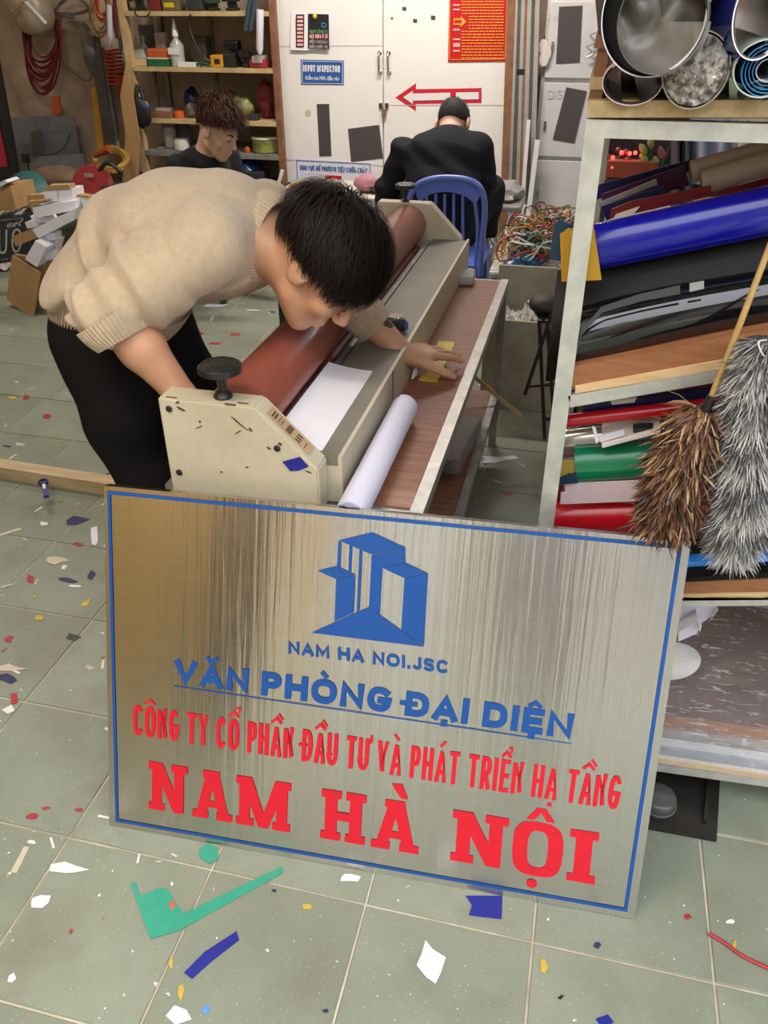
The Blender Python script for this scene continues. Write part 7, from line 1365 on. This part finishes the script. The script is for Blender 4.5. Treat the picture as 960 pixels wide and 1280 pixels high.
scrap('blue', [(582, 1120), (628, 1120), (627, 1149), (600, 1146), (586, 1144), (590, 1132)], 'square royal blue tape patch half under the plaque\'s lower edge')
for col, x, y, w, h, lb, cat in (('white', 85, 1086, 44, 18, 'torn lavender-white scrap with folded corner at the lower left', 'scrap'), ('lav', 48, 1127, 30, 18, 'lavender scrap lying on a joint at the lower left', 'scrap'), ('white', 15, 1223, 11, 13, 'small white square scrap near the lower left corner', 'scrap'), ('red', 89, 1164, 6, 7, 'small red dot on the tile left of the big green scrap', 'scrap'),
    ('yellow', 214, 1206, 6, 22, 'thin yellow scrap left of the long blue tape strip', 'scrap'), ('yellow', 226, 1238, 9, 24, 'curled yellow scrap below the thin yellow one', 'scrap'), ('white', 224, 1268, 30, 22, 'white torn scrap at the bottom edge below the yellow ones', 'scrap'), ('white', 538, 1202, 34, 60, 'large worn white paint-like scrap right of the bottom centre', 'scrap'), ('white', 436, 1097, 26, 14, 'cracked white scrap beside a brown-chipped joint', 'scrap'),
    ('yellow', 680, 1208, 10, 24, 'narrow yellow wedge scrap beneath the plaque\'s right half', 'scrap'), ('black', 701, 1246, 7, 8, 'tiny black chip near the narrow yellow wedge', 'scrap'), ('navy', 746, 1181, 11, 9, 'dark blue chip below the plaque\'s right corner', 'scrap'), ('red', 858, 1145, 12, 9, 'orange-red chip on the tile right of the plaque', 'scrap'), ('white', 912, 1152, 14, 8, 'small white oblong chip near the right edge', 'scrap'), ('yellow', 918, 1182, 5, 16, 'yellow sliver by the red ribbon at the right edge', 'scrap'),
    ('cyan', 258, 1262, 11, 11, 'bright blue chip at the bottom left of centre', 'scrap'), ('navy', 407, 1264, 12, 7, 'navy chip at the bottom beside the brown joint', 'scrap'), ('yellow', 385, 1133, 14, 8, 'small yellow twist below the green tail', 'scrap'), ('navy', 343, 1113, 8, 5, 'small navy fleck right of the green tail', 'scrap'), ('blue', 756, 1276, 22, 14, 'blue triangular scrap at the bottom right', 'scrap'),
    ('red', 40, 1020, 16, 8, 'orange-red scrap left of the plaque\'s lower corner', 'scrap'), ('red', 98, 1012, 11, 6, 'red chip on a joint beside the plaque\'s lower corner', 'scrap'), ('red', 57, 1010, 11, 5, 'thin red chip near the orange-red scrap', 'scrap'), ('white', 40, 1053, 13, 5, 'white oblong chip at the left below the cross joint', 'scrap'), ('cream', 10, 835, 44, 9, 'long cream strip cut off by the left edge', 'strip'), ('navy', 8, 848, 26, 12, 'navy strip beneath the cream one at the left edge', 'strip'),
    ('red', 18, 873, 12, 18, 'red oblong scrap at the far left', 'scrap'), ('white', 12, 888, 18, 12, 'white spoon-shaped scrap below the red oblong', 'scrap'), ('red', 10, 799, 13, 8, 'red triangular scrap at the left above the cream strip', 'scrap'), ('black', 90, 797, 22, 10, 'black splash-shaped scrap beside the plaque', 'scrap'), ('yellow', 108, 753, 13, 12, 'yellow and black scrap close to the plaque\'s left edge', 'scrap'), ('yellow', 48, 772, 13, 8, 'yellow hook-shaped scrap left of the black splash', 'scrap'), ('cream', 112, 834, 15, 10, 'cream scrap right of the reddish joint', 'scrap'), ('yellow', 44, 746, 5, 6, 'yellow dot near the blue scraps', 'scrap'),
    ('navy', 97, 651, 26, 12, 'dark blue smear-shaped scrap left of the plaque\'s upper part', 'scrap'), ('lav', 118, 669, 10, 28, 'white curved scrap against the plaque\'s left edge', 'scrap'), ('cream', 70, 701, 28, 10, 'long cream scrap between two navy ones', 'scrap'), ('white', 54, 655, 14, 5, 'small white scrap beneath the batten', 'scrap'), ('red', 97, 680, 13, 6, 'red oval scrap below the dark blue smear', 'scrap'), ('red', 38, 724, 10, 12, 'red scrap above the yellow dot', 'scrap'), ('navy', 84, 725, 24, 8, 'navy scraped patch beside the plaque', 'scrap'), ('navy', 114, 719, 14, 10, 'navy tape bit touching the plaque\'s left edge', 'scrap'), ('white', 80, 709, 9, 6, 'small white chip below the long cream scrap', 'scrap'), ('white', 92, 733, 20, 4, 'thin white sliver below the navy patch', 'scrap'),
    ('cream', 25, 556, 14, 5, 'small cream scrap above the batten', 'scrap'), ('red', 58, 520, 11, 6, 'red scrap on the tiles left of the black trousers', 'scrap'), ('brown', 7, 532, 8, 10, 'little brown folded card by the left edge', 'scrap'), ('yellow', 16, 497, 12, 3, 'yellow sliver left of the black trousers', 'scrap'), ('red', 33, 497, 9, 8, 'red smudge-shaped scrap right of the yellow sliver', 'scrap'), ('lav', 115, 594, 16, 8, 'white paper corner behind the batten by the trousers', 'scrap'), ('lav', 622, 574, 46, 10, 'white triangular paper folded on the floor behind the table', 'paper'), ('red', 634, 617, 13, 7, 'dull red scrap on the floor behind the table', 'scrap'),
    ('lav', 268, 382, 36, 5, 'long white paper strip under the sweater', 'paper'), ('red', 252, 417, 12, 5, 'red scrap seen between trousers and knob', 'scrap'), ('red', 293, 418, 14, 4, 'red scrap above the machine knob', 'scrap'), ('red', 268, 429, 22, 4, 'long red scrap right behind the machine knob', 'scrap'), ('red', 372, 403, 13, 4, 'red scrap by the green stool leg', 'scrap'), ('red', 240, 402, 14, 4, 'faint red scrap nearest the sweater hem', 'scrap'), ('navy', 340, 390, 14, 3, 'dark sliver left of the green stool leg', 'scrap'), ('cream', 318, 388, 24, 3, 'cream splinter on the floor below the neck', 'scrap')):
    rnd = random.Random(int(x*7+y)); n_ = rnd.choice([4, 5, 7, 8]); po = rnd.uniform(0, 6); sk = rnd.uniform(-.35, .35); poly = [(x+w/2*(math.cos(2*math.pi*i/n_+po)*(q_ := rnd.uniform(.55, 1.25))+sk*math.sin(2*math.pi*i/n_+po)), y+h/2*math.sin(2*math.pi*i/n_+po)*q_) for i in range(n_)]
    scrap(col, poly, lb, cat=cat, th=.0008)
tag(MB().tube(curve_pts([Vector(atz(x, y, .004)) for x, y in ((886, 1167), (905, 1178), (930, 1196), (965, 1212))], 6), .0035, 6).build('red_ribbon', 'tape_red'), 'thin red plastic ribbon running off the right edge of the floor', 'ribbon')
rnd = random.Random(21)
for m_, n_ in (('white', 260), ('scrap_cream', 170), ('tape_red', 60), ('tape_navy', 60), ('scrap_yellow', 26)):
    k = MB()
    for i in range(n_):
        y = .75+4.6*rnd.random()**1.1; x = rnd.uniform(-2.6, .35)-.12*(y-1); s_ = rnd.uniform(.0015, .006)*(1 if rnd.random() < .8 else 2.2); a = rnd.uniform(0, 3.14); L_ = rnd.uniform(1, 4); dx, dy = math.cos(a)*s_*L_, math.sin(a)*s_*L_; px, py = -math.sin(a)*s_*.6, math.cos(a)*s_*.6
        if y < 1.3 and x > -.3: continue
        k.prism([(x-dx-px, y-dy-py, .0006), (x+dx-px*.6, y+dy-py, .0006), (x+dx+px, y+dy+py*.7, .0006), (x-dx+px, y-dy+py, .0006)], (0, 0, .0008))
    o = k.build('floor_litter', m_); tag(o, {'white': 'tiny white flecks', 'scrap_cream': 'tiny cream shavings', 'tape_red': 'tiny red flecks', 'tape_navy': 'tiny navy flecks', 'scrap_yellow': 'tiny yellow flecks'}[m_]+' of litter scattered over the tiled floor', 'litter', kind='stuff')
